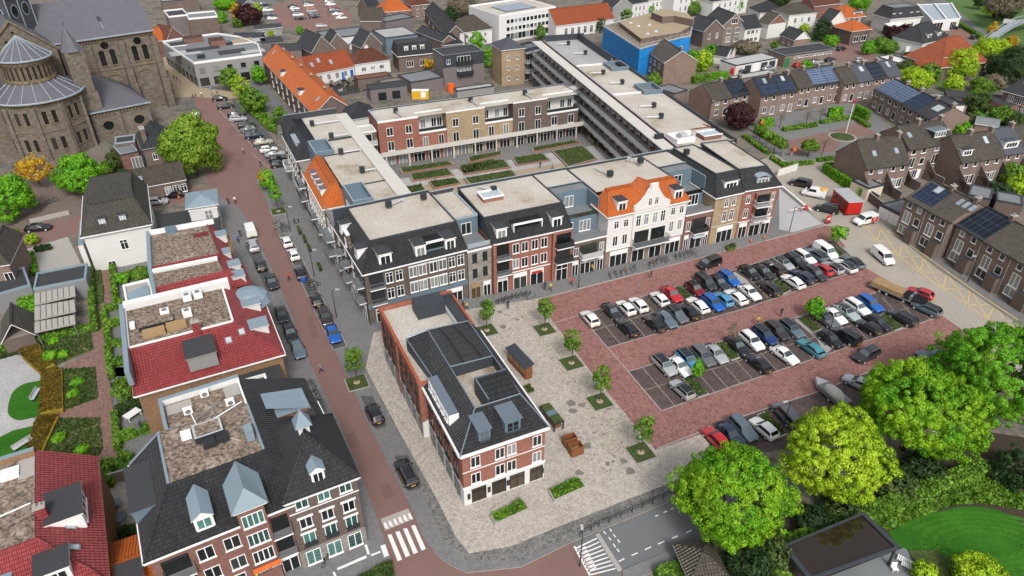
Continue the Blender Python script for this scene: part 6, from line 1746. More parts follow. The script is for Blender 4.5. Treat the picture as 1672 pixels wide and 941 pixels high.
hq('white_town_house','white house row peeping in at the top edge left of the blue scaffold',3,(1090,10),(1260,-16),6.4,9,'render_white','hip',2.6,'tile_slate',5,(3.6,.8),1.0,1.9,'cross')
pts=[W(32,x,y,9.3)for x,y in((150,232),(500,452),(890,345),(985,330),(1010,190),(600,112),(300,190))]
bn=poly_house('scaffolded_building','building wrapped in bright blue scaffold netting with a brown flat roof',pts,8.6,'net_blue','gravel_brown',.3,'metal_light',cat='building site')
q0=bn.root.location
up=[W(32,x,y,10.0)-q0 for x,y in((300,212),(510,372),(880,312),(985,250),(1010,190),(620,118))]
b=MB();b.prism([(p.x,p.y)for p in up],8.4,10.0,'brick_mauve',top='sand');b.obj('upper_storey',bn.root)
ph=[W(32,x,y,12.2)-q0 for x,y in((610,118),(718,162),(830,152),(1015,190),(960,130),(740,85))]
b=MB();b.prism([(p.x,p.y)for p in ph],10,12.2,'brick_mauve',top='sand');b.obj('penthouse',bn.root)
b=MB()
n=len(bn.q)
for i in range(n):
 A_,B_=bn.q[i],bn.q[(i+1)%n];d=(B_-A_);Ld=d.length;d.normalize();nn=Vector((d.y,-d.x,0))*.25
 for z in(8.7,9.8):b.tube(tuple(A_+nn+Vector((0,0,z))),tuple(B_+nn+Vector((0,0,z))),.06,4,'metal_light')
 for k in range(int(Ld/3)+1):
  p=A_+nn+d*k*3;b.tube((p.x,p.y,8.6),(p.x,p.y,10.4),.05,4,'metal_light')
b.obj('scaffolding',bn.root)
for x,y in((410,225),(485,255),(590,245),(650,305),(570,330)):
 p=W(32,x,y,10)-q0;b=MB();b.dome(p.x,p.y,10.02,.7,.5,8,2,'metal_light');b.obj('roof_dome',bn.root)
H=hq('brown_house','brown brick house with plain gable wall in front of the blue netting',32,(570,490),(735,604),6.6,10.5,'brick_tan','gx',3.2,'tile_greybrown',3,(4.0,1.2),1.1,1.5);H.chimney(H.w-.6,5.2,9.6,1.2)
hq('flat_annex','curved grey flat roofs between the east wing and the terraced row',32,(830,905),(960,870),3.2,7,'brick_tan','flat',.2,'bitumen_grey',0,cat='annex')
hq('gambrel_house','brown house with barn-shaped white-edged gable, top centre right',32,(1112,302),(1308,272),5.6,9,'brick_mauve','gy',3.4,'tile_slate',2,(2.6,),1.2,1.8)
H=hq('big_gable_house','brown house with a large glazed white-edged gable and white french windows',33,(5,245),(215,228),6.4,12,'brick_pinkish','gy',3.6,'tile_slate',2,(3.4,.4),2.0,1.9,'quad');H.F.win(H.w/2,6.7,2.6,1.9,'tri')
hq('side_wing','pale side wing with white awning right of the glazed gable house',33,(216,285),(372,262),5.0,8,'render_offwhite','gx',3.6,'tile_slate',3,(3.0,.4),1.4,1.4)
hq('barn_gable_house','white house with red brick curved gable end',33,(338,212),(442,240),5.0,9,'render_white','gx',3.2,'tile_greybrown',1,(2.8,),gm='brick_redbrown')
hq('white_villa','large white villa with grey hipped roof and tall dark windows',33,(642,150),(905,122),7.2,9.5,'render_white','hip',3.0,'tile_greybrown',3,(4.2,1.4),1.2,1.9,'cross')
hq('slate_house','dark blue-grey roofed house with box dormer behind the white villa',33,(360,128),(590,118),5.4,9,'render_offwhite','hip',3.4,'tile_slate',2)
H=hq('gabled_white_house','white end gable with four windows beside a grey tiled roof',33,(910,205),(1012,235),5.4,9,'render_offwhite','gx',4.2,'tile_slate',0,sides='R',gm='render_white')
hq('orange_roofed_villa','upper of two bright orange roofs, with a long white dormer',33,(1165,180),(1370,158),5.0,11,'brick_brown','hip',3.4,'tile_orange',3).F.dormer(7.5,5.6,4.2,1.0,1.0,2,st='quad')
hq('orange_roofed_villa','lower of two bright orange roofs, over dark brick walls',33,(1240,306),(1430,282),4.8,9,'brick_brown','hip',2.6,'tile_orange',2,(1.0,),2.4,2.0)
hq('small_white_cottage','small cottage with black roof and white gable end behind the brick sheds',33,(552,335),(690,386),3.2,6.5,'brick_tan','gx',2.6,'tile_slate',2,(1.0,),1.0,1.2,gm='render_white')
H=hq('brick_hall','long low brick hall with flat roof, window strip and green door',33,(600,542),(1088,475),3.6,8,'brick_tan','flat',.25,'bitumen',0,cat='hall',cap='lead_pale')
for i in range(10):H.F.win(H.w*(.2+.078*i),2.5,1.0,.7,'plain')
b=H.F.mb();b.box(.2,-.05,0,2.4,.01,2.9,'green_paint');b.obj('door',H.root)
H=hq('garage_row','row of four lock-up garages with dark blue and white doors',33,(130,634),(532,560),2.9,7,'render_offwhite','flat',.2,'bitumen_light',0,cat='garages')
for i,m in enumerate(('concrete_pale','cladding_dark','white_paint','cladding_dark','cladding_dark')):
 b=H.F.mb();b.box(H.w*(.02+.195*i),-.05,0,H.w*(.17+.195*i),.01,2.4,m);b.obj('garage_door',H.root)
hq('low_roof','dark low roof with a curved pergola left of the lock-up garages',33,(-60,500),(80,520),3.0,5,'render_offwhite','gx',1.4,'tile_slate',0,cat='building')
def terr(label,k,a,b,he,dep,nm,roofs,rise=3.0,wall='brick_pinkish',far=True,dorm=(),sky=(),panels=(),chim=True,hh=None,name='terraced_house',group=None):
 """terraced row: one house per unit, side by side"""
 P0,P1=W(k,*a,z=he),W(k,*b,z=he)
 out=[]
 for i in range(nm):
  p0,p1=P0.lerp(P1,i/nm),P0.lerp(P1,(i+1)/nm)
  H=House(name,label[i],p0,p1,dep,he,wall if isinstance(wall,str)else wall[i],far=far,group=group)
  H.gable(rise,roofs[i],'x',oh=.35,ov=.02 if 0<i<nm-1 else .02,verge='metal_dark')
  H.walls()
  w=H.w
  ww_=1.0 if w<6 else 1.3;H.F.win(w*.27,he-1.45,ww_,1.1,'plain');H.F.win(w*.7,he-1.45,ww_,1.1,'plain')
  H.F.win(w*.3,he-4.5 if he>6.5 else 1.0,1.6 if he>6.5 else 1.3,2.3 if he>6.5 else 1.6,'pair',gm='glass_mix' if he>6.5 else 'glass');H.F.win(w*.74,he-4.1 if he>6.5 else .4,1.3,1.5 if he>6.5 else 2.1,'plain')
  if he>6.5:
   H.F.win(w*.3,.7,2.0,1.6,'pair',gm='glass_mix');H.F.door(w*.78,.1,1.0,2.2,'metal_dark' if i%2 else 'white_paint')
  H.Bk.grid(2,(.5,he-2.4),1.6,1.6,'pair')
  b_=H.F.mb();b_.tube((w-.12,-.12,0),(w-.12,-.12,he),.05,5,'metal_light');b_.obj('downpipe',H.root)
  if chim:H.chimney(w-.5,dep/2,he+rise,.9,.7,1.0)
  out.append(H)
 return out
GA='terraced houses north of the little square'
hs_=terr(['terraced house with tan gable end, grey tiles and black panels behind the plum tree','dark roofed terraced house stepping down towards the square'],0,(1163,165),(1226,152),5.2,9,2,['tile_greybrown','tile_slate'],wall='brick_tan',group=GA)
hs_[1].onroof('solar_panels',.4,hs_[1].w-.3,.6,4.0,'solar_black')
hs_=terr(['terraced house with brown gable wall and two white skylights over black solar tiles','terraced house right of it whose solar roof frames one white skylight'],38,(375,335),(722,285),5.9,9.5,2,['tile_slate','tile_slate'],rise=3.3,wall='brick_tan',group=GA)
for H in hs_:H.onroof('solar_panels',.4,H.w-.4,.3,2.6,'solar');H.skylight(H.w*.45,3.0,.9,1.2);H.onroof('solar_panels',.4,H.w*.38,2.8,4.4,'solar')
hs_=terr(['terraced house with bare grey tiles between the dark and the blue solar roofs','terraced house with the left blue striped solar roof','terraced house with the right blue striped solar roof'],38,(726,262),(1160,195),5.9,9.5,3,['tile_greybrown','tile_slate','tile_slate'],rise=3.3,wall='brick_tan',group=GA)
for H in hs_[1:]:H.onroof('solar_panels',.1,H.w-.1,.2,4.4,'solar_blue')
hs_=terr(['grey tiled terraced house just right of the blue solar roofs','terraced house with slate blue sheet roof and one square skylight','terraced house with an all-black panel roof','last terraced house of the row with rounded glossy roof and white skylight'],0,(1378,138),(1473,122),5.7,9.5,4,['tile_greybrown','slate_dark','tile_slate','slate_dark'],rise=3.2,wall='brick_tan',group=GA)
hs_[1].skylight(hs_[1].w*.5,2.6,1.3,1.3);hs_[3].skylight(hs_[3].w*.4,2.6,1.0,1.5);hs_[2].onroof('solar_panels',.2,hs_[2].w-.2,.3,4.4,'solar_black')
GD='terraced houses with solar roofs east of the square'
hs_=terr(['leftmost terraced house of the solar row east of the square','second terraced house of the solar row, blue panels','third terraced house of the solar row, darker panels','end terraced house of the solar row with large pale skylight and tan gable'],0,(1427.6,146),(1521,195),5.4,10.5,4,['tile_slate']*4,rise=2.6,wall='brick_tan',group=GD)
for i,H in enumerate(hs_[:3]):H.onroof('solar_panels',.1,H.w-.1,.2,4.9,'solar_blue' if i<2 else 'solar')
hs_[3].skylight(hs_[3].w*.35,2.2,2.4,1.8)
GB='terraced houses behind the east yard'
B1=terr(['terraced house with large brown gable wall above the green hedge','terraced house with small skylight right beside the gable end one'],35,(75,655),(452,605),5.8,9.6,2,['tile_greybrown']*2,rise=4.2,wall='brick_pinkish',group=GB)
for H in B1:H.skylight(H.w*.5,1.8,.8,.8)
B2=terr(['taller terraced house with one pale skylight','taller terraced house with long blue glass dormer'],35,(440,492),(832,425),7.6,9.6,2,['tile_greybrown']*2,rise=3.4,wall='brick_pinkish',group=GB)
B2[0].skylight(1.6,2.2,.9,.9);B2[1].F.dormer(B2[1].w*.45,8.6,4.0,1.5,1.2,2.6,st='quad',top='zinc',cheek='cladding_dark')
B3=terr(['terraced house with white sided box dormer','terraced house with one tall bluish skylight'],35,(888,602),(1255,548),5.8,9.6,2,['tile_greybrown']*2,rise=4.0,wall='brick_pinkish',group=GB)
B3[0].F.dormer(B3[0].w*.35,6.6,2.6,1.3,1.0,2.2,st='tri');B3[1].skylight(B3[1].w*.4,2.6,.9,1.2)
B4=terr(['terraced house with dark panelled white dormer near the right edge','last terraced house of that row at the right edge'],35,(1255,535),(1600,480),5.8,9.6,2,['slate_dark','tile_greybrown'],rise=4.0,wall='brick_pinkish',group=GB)
B4[0].F.dormer(B4[0].w*.4,6.6,4.0,1.5,.9,2.4,st='quad',top='solar_black')
for i,H in enumerate(B1+B2+B3+B4):
 b=MB();b.box(-.12,-5.5,0,.12,-.1,2.2,'brick_mauve',top='lead_pale');b.slab([(-.12,-3.0,2.2),(.12,-3.0,2.2),(.12,-.1,4.6),(-.12,-.1,4.6)],1.9,'brick_mauve');b.obj('garden_wall',H.root)
 H.F.win(H.w*.5,.2,2.6,2.2,'quad')
GC='terraced houses along the yellow marked kerb'
C1=terr(['left end house of the yard row with solar panels round a skylight','second house of the yard row with three white skylights'],0,(1479,323),(1554,363),7.4,10,2,['tile_greybrown','tile_greybrown'],rise=2.8,wall='brick_pinkish',far=False,group=GC)
C1[0].onroof('solar_panels',.6,5.2,.6,4.4,'solar');C1[0].skylight(2.4,3.2,1.2,1.2)
for i in range(3):C1[1].skylight(2.4+i*1.3,3.0,.7,1.2)
C2=terr(['yard row house with the all-black solar roof','yard row house with white shuttered middle window','yard row house with a white bay porch','yard row house at the right edge of the view'],0,(1563,367),(1764,484),7.0,10,4,['tile_slate','tile_greybrown','tile_greybrown','tile_greybrown'],rise=2.8,wall='brick_pinkish',far=False,group=GC)
C2[0].onroof('solar_panels',.2,C2[0].w-.1,.1,4.8,'solar_black')
for i,H in enumerate(C1+C2):
 b=H.F.mb();b.box(H.w*.6,-1.3,0,H.w-.3,-.01,2.9,'brick_mauve',top='bitumen');b.obj('porch',H.root)
 b=H.Bk.mb();b.box(1,-3.2,0,H.w-1,-.02,2.8,'brick_mauve',top='bitumen_grey');b.obj('back_extension',H.root)
 H.F.band(7.2 if i<2 else 6.8,.15,.35,'metal_dark','gutter')
H=hq('garage_pair','pair of white garage doors at the corner of the yard row',39,(-10,232),(135,305),2.6,6,'brick_mauve','flat',.2,'bitumen_grey',0,cat='garages')
for x in(.25,.75):
 b=H.F.mb();b.box(H.w*x-1.2,-.05,0,H.w*x+1.2,.01,2.2,'white_paint');b.obj('garage_door',H.root)
hq('flat_annex','grey flat-roofed annex behind the yard row',39,(600,165),(760,200),3.4,6,'brick_mauve','flat',.2,'bitumen_grey',0,cat='annex')
hq('flat_annex','grey shed roof near the right edge behind the black solar roof',39,(800,205),(985,240),3.4,5,'brick_mauve','flat',.2,'bitumen_grey',0,cat='annex')
hq('cream_annex','cream rendered garden annex with one dark window at the row of gables',35,(95,830),(225,800),2.8,4.5,'render_cream','flat',.2,'bitumen_grey',1,(.9,),.9,.9,cat='annex')
hq('flat_annex','white walled flat-roofed annex beside the end of the solar row',35,(760,120),(920,115),3.2,7,'render_white','flat',.3,'bitumen',0,cat='annex')
H=hq('mansard_villa','dark mansard villa with white dormers and cream awning',34,(190,175),(470,150),4.8,9,'render_offwhite','man',3.6,'tile_slate',3,(1.6,),ins=(1.6,1.8,1.6,1.6),flat='bitumen_grey')
for x in(.1,.3,.66,.86):H.F.dormer(H.w*x,5.3,1.2,1.3,.5,1.4)
b=H.F.mb();b.slab([(-4,-5.0,3.3),(4,-5.0,3.3),(4,-1.5,3.9),(-4,-1.5,3.9)],.15,'render_offwhite');b.box(-4,-4.6,0,4,-1.5,3.2,'glass_shop');b.obj('veranda',H.root)
H=hq('white_hip_villa','white villa under a large dark grey hipped roof with two white dormers',34,(480,400),(725,345),4.6,11,'render_white','hip',5.0,'tile_slate',4,(2.8,.3),1.6,1.5,'tri',hipl=3.6)
for x in(.3,.66):H.F.dormer(H.w*x,5.4,1.8,1.6,1.0,1.8)
H=hq('red_hip_villa','brick villa under a tall rusty red pyramid roof with long white dormer',34,(640,612),(1040,562),4.2,13,'brick_mauve','hip',7.0,'tile_orangered',4,(2.4,),1.5,1.4,'tri',oh=.8)
H.F.dormer(H.w*.2,5.4,3.2,1.1,1.6,2.0,st='quad',top='tile_orangered');H.pl=lambda x,y:4.5+y*1.0;H.skylight(H.w*.62,3.2,1.0,1.2)
b=MB();b.box(-4.6,2,0,0,8,3.6,'brick_mauve');b.slab([(-5,1.6,3.6),(.5,1.6,3.6),(.5,5,5.6),(-3,5,5.6)],.15,'tile_orangered');b.slab([(.5,8.4,3.6),(-5,8.4,3.6),(-3,5,5.6),(.5,5,5.6)],.15,'tile_orangered');b.face([(-5,1.6,3.5),(-3,5,5.6),(-5,8.4,3.5)],'tile_orangered');b.obj('side_wing',H.root)
H=hq('grey_hip_house','brick house with steep grey roof and white dormer cut by the right edge',4,(1312,445),(1520,500),5.0,12,'brick_redbrown','hip',7.0,'tile_slate',4,(2.6,.2),1.6,1.8,'tri',oh=.6)
H.F.dormer(4.6,6.6,2.6,1.2,1.8,2,st='tri')
b=H.F.mb();b.box(-5.5,-4.2,0,5,-.6,2.8,'brick_redbrown',top='bitumen');b.obj('bay',H.root)
hq('flat_bungalow','long dark flat roof with white panels in the gardens below the red villa',4,(1035,470),(1320,500),2.8,6,'brick_mauve','flat',.2,'bitumen',0,cat='bungalow')
hq('pale_flat_roof','cream flat roof beside the dark car in the north-east',34,(255,572),(375,552),3.0,8,'render_offwhite','flat',.2,'render_offwhite',0,cat='annex')
hq('slate_annex','dark glazed annex left of the mansard villa',34,(40,130),(185,200),3.2,7,'render_mauve','flat',.2,'bitumen_grey',0,cat='annex')
pts=[W(34,x,y,4.2)for x,y in((570,188),(820,165),(735,30),(430,40))]
mq=poly_house('marquee','white party marquee with clear roof panels by the ring road',pts,4.0,'render_white','glass_sky',.2,'white_paint',cat='marquee')
b=MB()
A_,B_,C2_,D_=mq.q[:4]
for t in(0,.5,1):
 pa,pb=mq.q[0].lerp(mq.q[1],t),mq.q[3].lerp(mq.q[2],t);b.bar((pa.x,pa.y,4.5),(pb.x,pb.y,4.5),.5,.25,'white_paint')
b.obj('frame',mq.root)
for fx in mq.faces:
 if abs(fx.ang)<R(60):fx.win(fx.w*.25,.1,4.5,3.2,'tri',gm='glass_warm');fx.win(fx.w*.8,.1,3,3,'tri')
p0,p1=W(34,1060,370,1.0),W(34,1480,240,1.0)
d=(p1-p0);Ln=d.length*1.25;ang=math.atan2(d.y,d.x)
br=thing('footbridge','pale blue arched pedestrian bridge crossing the ring road','footbridge',(p0.x,p0.y,0),ang)
b=MB();rl=MB();prev=None
for i in range(17):
 t=i/16;x=Ln*t;z=.6+4.2*math.sin(PI*t)
 if prev:b.slab([(prev[0],-1.6,prev[1]),(x,-1.6,z),(x,1.6,z),(prev[0],1.6,prev[1])],.35,'lead_pale')
 if prev:
  for y in(-1.6,1.6):rl.tube((prev[0],y,prev[1]+1.1),(x,y,z+1.1),.12,5,'lead_pale');rl.tube((x,y,z),(x,y,z+1.1),.06,4,'metal_grey');rl.tube((prev[0],y,prev[1]+.5),(x,y,z+.5),.05,4,'metal_grey')
 prev=(x,z)
b.obj('deck',br);rl.obj('railing',br)
p=PX(12,(210,808),(330,960),(742,812),(580,655),z=3.0)
c=p[0]
pond=thing('garden_pavilion','dark framed garden pavilion whose flat roof holds brown rain water','pavilion',(c.x,c.y,0))
q=[(v-c)for v in p]
b=MB();cen=sum(q,Vector())/4
inn=[v+(cen-v).normalized()*.55 for v in q]
for i in range(4):
 j=(i+1)%4;b.slab([(q[i].x,q[i].y,3.2),(q[j].x,q[j].y,3.2),(inn[j].x,inn[j].y,3.2),(inn[i].x,inn[i].y,3.2)][::1],.5,'cladding_dark')
b.obj('roof_frame',pond)
b=MB();b.face([(v.x,v.y,3.02)for v in inn],'pond');b.obj('rain_water',pond)
b=MB();b.face([(v.x,v.y,2.68)for v in q],'cladding_dark')
for v in q:b.tube(((v+(cen-v)*.06).x,(v+(cen-v)*.06).y,0),((v+(cen-v)*.06).x,(v+(cen-v)*.06).y,2.7),.14,6,'metal_dark')
b.objs('post',pond)
sheet('terrace_floor',PX(12,(330,980),(760,815),(860,900),(830,1000),(500,1040)),.12,'bitumen_grey')
hq('garden_shed','little tiled shed roof in the shrubs at the bottom edge',11,(905,960),(1060,935),2.0,4,'brick_mauve','hip',1.5,'tile_greybrown',0,cat='shed')
for k,pts in((34,[(560,620),(720,640),(900,760),(640,820),(560,740)]),(33,[(560,270),(880,330),(900,400),(640,420),(500,330)]),(34,[(950,760),(1210,760),(1250,830),(1000,840)]),(35,[(960,160),(1250,200),(1420,300),(1250,330),(980,230)]),(35,[(1300,640),(1480,640),(1480,900),(1250,800)]),(24,[(560,0),(760,0),(760,70),(570,70)]),(34,[(0,400),(560,430),(560,500),(0,480)]),(32,[(950,500),(1120,620),(1060,760),(960,700)])):
 sheet('garden',PX(k,*pts),.03,'lawn_dull')
sheet('yard_floor',PX(30,(800,830),(1400,700),(1412,830),(1180,870),(860,941)),.02,'bitumen')
sheet('yard_floor',PX(31,(60,720),(280,740),(290,900),(0,941)),.022,'wood_grey')
b=MB();rs_=random.Random(5);c0=W(30,1080,850)
for i in range(160):
 p=W(30,rs_.uniform(830,1400),rs_.uniform(740,880))-c0;a=rs_.uniform(0,PI);l=rs_.uniform(.4,2.2)
 b.at(p.x,p.y,a);b.box(-l/2,-rs_.uniform(.05,.5),0,l/2,.1,rs_.uniform(.1,.9),rs_.choice(['metal_dark','metal_grey','wood_grey','bitumen','concrete','planting','wood_tan']))
o=b.obj('yard_clutter');o.location=c0;tag(o,'heaps of boards, pots and scrap in the dark yard below the white cottages','clutter',kind='stuff')
hq('timber_deck','weathered timber roof deck between the rust tiled cottage and the mauve annex',31,(60,830),(270,790),2.6,6,'wood_grey','flat',.2,'wood_grey',0,cat='deck')
hq('hothouse','long pale gravel roof strip in front of the tan tower',31,(745,880),(1100,830),3.0,3,'render_midgrey','flat',.2,'gravel_grey',0,cat='building')
hq('roof_terrace','brown roof terrace with a white railing above the dark yard',30,(1080,770),(1400,725),3.0,4,'brick_mauve','flat',.2,'wood',0,cat='terrace')
hq('low_roof','low black roof with white pipes left of the small gable with dark pyramid',30,(160,415),(370,395),5.0,6,'render_mauve','flat',.3,'bitumen',0,cat='building')
hq('low_roof','small grey roof between the two steep black gables',30,(650,470),(780,455),4.0,6,'brick_mauve','flat',.3,'bitumen_grey',0,cat='building')
hq('low_roof','sand coloured flat roof beside the grey shop building',24,(720,470),(940,430),5.2,7,'render_midgrey','flat',.3,'sand',0,cat='building')
hq('low_roof','narrow dark roof strip right of the pale gravel roof',31,(350,300),(600,400),4.6,5,'brick_mauve','gx',1.6,'tile_slate',0,cat='building')
hq('low_roof','grey flat roof with one silver hood under the rounded orange roof',31,(60,215),(330,165),4.0,8,'render_mauve','flat',.3,'bitumen_grey',0,cat='building')
hq('brick_house','brown brick house at the top edge right of the rounded orange roof',31,(300,60),(490,40),4.8,9,'brick_pinkish','hip',3.4,'tile_rust',2)
hq('town_house','dark roofed house cut by the top edge between far car park and orange roof',30,(1180,80),(1300,60),4.4,8,'brick_mauve','gx',3.4,'tile_slate',0)
hq('lean_to','dark carport roof behind the striped solar roofs',33,(640,720),(1000,680),2.4,3.5,'brick_tan','flat',.1,'bitumen_grey',0,cat='shed')
hq('lean_to','glazed lean-to roof behind the dark solar roofs',33,(130,770),(520,700),2.4,3.5,'brick_tan','flat',.1,'bitumen_light',0,cat='shed')
hq('lean_to','row of grey shed roofs behind the solar terrace east of the square',35,(560,20),(800,130),2.6,5,'brick_tan','flat',.1,'bitumen_grey',0,cat='shed')
hq('lean_to','blue-grey shed roofs in the gardens behind the row with dormers',35,(1010,270),(1200,300),2.4,5,'brick_tan','gx',1.0,'bitumen_grey',0,cat='shed')
hq('lean_to','dark plank shed behind the yard row, centre',39,(740,150),(860,190),2.4,4,'wood_grey','flat',.1,'bitumen',0,cat='shed')
hq('red_roof_house','dark red roofed house at the top edge left of the orange villas',33,(880,60),(1130,30),5.0,8,'brick_redbrown','gx',3.4,'tile_rust',0)
hq('garden_shed','shed with black roof and white gable beside the curved pergola',32,(1180,520),(1330,545),2.8,5,'render_white','gx',2.0,'tile_slate',0,cat='shed')
sheet('service_road',PX(37,(110,-120),(230,-60),(470,220),(430,350),(330,330),(130,130),(0,-60)),.015,'asphalt')
tag(sheet('planting_strip',PX(37,(-60,-20),(20,-40),(140,130),(330,330),(330,440),(230,400),(60,240),(-60,120)),.25,'planting',0),kind='stuff')
scatter('strip_plants','green shrubs filling the strip behind the slanted parking bays',37,[(-60,0),(20,-20),(140,150),(320,340),(310,420),(230,390),(60,230),(-60,120)],7000,'leaf_green',.2,.9,.16,44)
sheet('slanted_bays',PX(37,(-130,60),(0,190),(250,430),(330,560),(420,800),(300,800),(100,560),(-60,400)),.014,'asphalt_patch')
# cars
def car_meshes(kind):
 S={'hatch':[(0,.60,.42,.60,.52,.61),(.12,.76,.26,.68,.62,.70),(.55,.85,.2,.80,.70,.83),(1.05,.88,.2,.90,.72,.93),(1.25,.88,.2,.93,.72,.97),(1.95,.88,.2,.95,.62,1.42),(2.5,.88,.2,.96,.63,1.47),(3.3,.88,.2,.97,.61,1.44),(3.62,.87,.2,.97,.60,1.38),(4.0,.84,.25,.95,.62,1.0),(4.12,.72,.36,.80,.60,.82)],'saloon':[(0,.60,.42,.58,.52,.59),(.12,.78,.26,.66,.64,.68),(.6,.88,.2,.78,.72,.81),(1.2,.90,.2,.87,.74,.90),(1.42,.90,.2,.90,.74,.93),(2.15,.90,.2,.92,.62,1.36),(2.7,.90,.2,.93,.63,1.40),(3.35,.90,.2,.94,.60,1.35),(4.05,.88,.2,.94,.66,1.0),(4.45,.86,.25,.92,.70,.95),(4.6,.76,.38,.78,.62,.80)],'estate':[(0,.62,.42,.62,.54,.63),(.12,.80,.26,.72,.66,.74),(.6,.90,.2,.86,.74,.88),(1.1,.92,.2,.94,.76,.97),(1.3,.92,.2,.97,.76,1.0),(2.0,.92,.2,1.0,.66,1.46),(2.6,.92,.2,1.0,.67,1.52),(3.9,.92,.2,1.02,.66,1.50),(4.2,.91,.2,1.02,.65,1.44),(4.46,.88,.25,1.0,.70,1.04),(4.58,.78,.38,.86,.66,.88)],'mpv':[(0,.62,.42,.68,.56,.69),(.12,.82,.26,.78,.68,.80),(.5,.92,.2,.92,.76,.95),(.85,.94,.2,1.02,.78,1.05),(1.0,.94,.2,1.04,.78,1.08),(1.7,.94,.2,1.06,.70,1.68),(2.4,.94,.2,1.06,.72,1.74),(4.3,.94,.2,1.06,.72,1.72),(4.5,.93,.2,1.06,.71,1.66),(4.66,.90,.25,1.04,.76,1.1),(4.72,.82,.38,.9,.72,.94)],'van':[(0,.66,.42,.75,.6,.76),(.12,.86,.26,.86,.72,.88),(.5,.96,.22,1.0,.80,1.03),(.8,.98,.22,1.1,.82,1.14),(.95,.98,.22,1.15,.84,1.2),(1.55,.98,.22,1.2,.80,1.86),(2.2,.98,.22,1.2,.84,1.95),(4.5,.98,.22,1.2,.84,1.95),(4.75,.98,.22,1.2,.83,1.92),(4.84,.97,.25,1.2,.83,1.88),(4.88,.92,.38,1.1,.80,1.8)],}[kind]
 Ln=S[-1][0]
 body,glass=MB(),MB()
 ws,rs,rb=4,5,(8,9)
 def ringp(s):
  x,w,zb,zs,cw,zr=s
  hw=[(w*.86,zb),(w,zb+(zs-zb)*.35),(w,zb+(zs-zb)*.8),(w*.955,zs),(cw,zr),(cw*.55,zr+.035)]
  L_=[(Ln/2-x,-a,b)for a,b in hw]
  return L_+[(Ln/2-x,a,b)for a,b in hw[::-1]]
 rg=[ringp(s)for s in S]
 n=12
 for i in range(len(S)-1):
  A_,B_=rg[i],rg[i+1]
  for j in range(n-1):
   m='paint_silver' if(j in(4,5,6)and 5<=i<=7)else 'paint_grey'
   body.face([A_[j],A_[j+1],B_[j+1],B_[j]][::-1],m)
 body.face(rg[0][::-1],'paint_grey');body.face(rg[-1],'paint_grey')
 body.face([rg[0][0],rg[-1][0],rg[-1][-1],rg[0][-1]],'rubber')
 V3=Vector
 def sidept(i,t,sg,k=0.0):
  """point t of the way up the side glass of station i (k = fraction towards station i+1)"""
  j0,j1=(3,4)if sg<0 else(8,7)
  a=V3(rg[i][j0]).lerp(V3(rg[i+1][j0]),k)if k else V3(rg[i][j0])
  b_=V3(rg[i][j1]).lerp(V3(rg[i+1][j1]),k)if k else V3(rg[i][j1])
  return a.lerp(b_,t)+V3((0,sg*.012,.004))
 last=6 if kind=='van' else 9
 st=[(4,.45),(5,.02)]+[(i,0.0)for i in range(6,last)]+([(8,.55)]if kind!='van' else[(6,.35)])
 st=[q for q in st if q[0]<len(S)-1]
 if kind=='van':st=[(4,.45),(5,.02),(6,0.0),(6,.3)]
 for sg in(-1,1):
  for(i,k),(i2,k2)in zip(st,st[1:]):
   t0,t1=(.9 if i>4 else .84),(.9 if i2>4 and not(i2==8 and k2)else .6)
   q=[sidept(i,.14,sg,k),sidept(i2,.14,sg,k2),sidept(i2,t1,sg,k2),sidept(i,t0,sg,k)]
   glass.face([tuple(p)for p in q],'glass_car')
 def across(i,i2,m):
  a,b_,c,d=V3(rg[i][4]),V3(rg[i][7]),V3(rg[i2][7]),V3(rg[i2][4])
  am,bm,cm,dm=V3(rg[i][5]),V3(rg[i][6]),V3(rg[i2][6]),V3(rg[i2][5])
  up=V3((.012 if i<6 else-.012,0,.014))
  def s_(p,q,r,s2):return[p.lerp(s2,.06)+up,q.lerp(r,.06)+up,q.lerp(r,.93)+up,p.lerp(s2,.93)+up]
  for quad in((a.lerp(am,.12),am,dm,d.lerp(dm,.12)),(am,bm,cm,dm),(bm,b_.lerp(bm,.12),c.lerp(cm,.12),cm)):
   glass.face([tuple(p)for p in s_(*quad)],m)
 across(4,5,'windscreen')
 if kind!='van':across(8,9,'glass_car')
 tr=MB()
 tr.box(Ln/2-.02,-.5,.32,Ln/2+.012,.5,.52,'rubber');tr.box(-Ln/2-.012,-.5,.3,-Ln/2+.06,.5,.42,'rubber')
 for sg in(-1,1):tr.box(-Ln/2+.9,sg*.88-.03,.2,Ln/2-.9,sg*.88+.03,.3,'rubber')
 if kind in('estate','mpv'):
  for sg in(-1,1):tr.box(-Ln/2+.5,sg*.62-.025,S[7][5]+.02,Ln/2-2.1,sg*.62+.025,S[7][5]+.07,'metal_grey')
 return body.mesh('body',50),glass.mesh('windows'),tr.mesh('trim'),Ln,S
def simple(fn,name):
 b=MB();fn(b);return b.mesh(name,40)
wheel_me=simple(lambda b:(b.tube((0,-.1,0),(0,.1,0),.32,14,'rubber'),b.tube((0,-.115,0),(0,-.1,0),.2,10,'metal_light')),'wheel')
head_me=simple(lambda b:b.box(-.1,-.17,-.07,.06,.17,.07,'lamp_glass'),'headlight')
tail_me=simple(lambda b:b.box(-.05,-.15,-.09,.08,.15,.09,'tail_red'),'taillight')
mirror_me=simple(lambda b:b.box(-.06,-.1,-.06,.06,.1,.07,'rubber'),'side_mirror')
plate_me=simple(lambda b:b.box(-.015,-.26,-.06,.015,.26,.06,'yellow_paint'),'number_plate')
PROTO={}
CN={'hatch':'hatchback','saloon':'saloon','estate':'estate car','mpv':'people carrier','van':'van'}
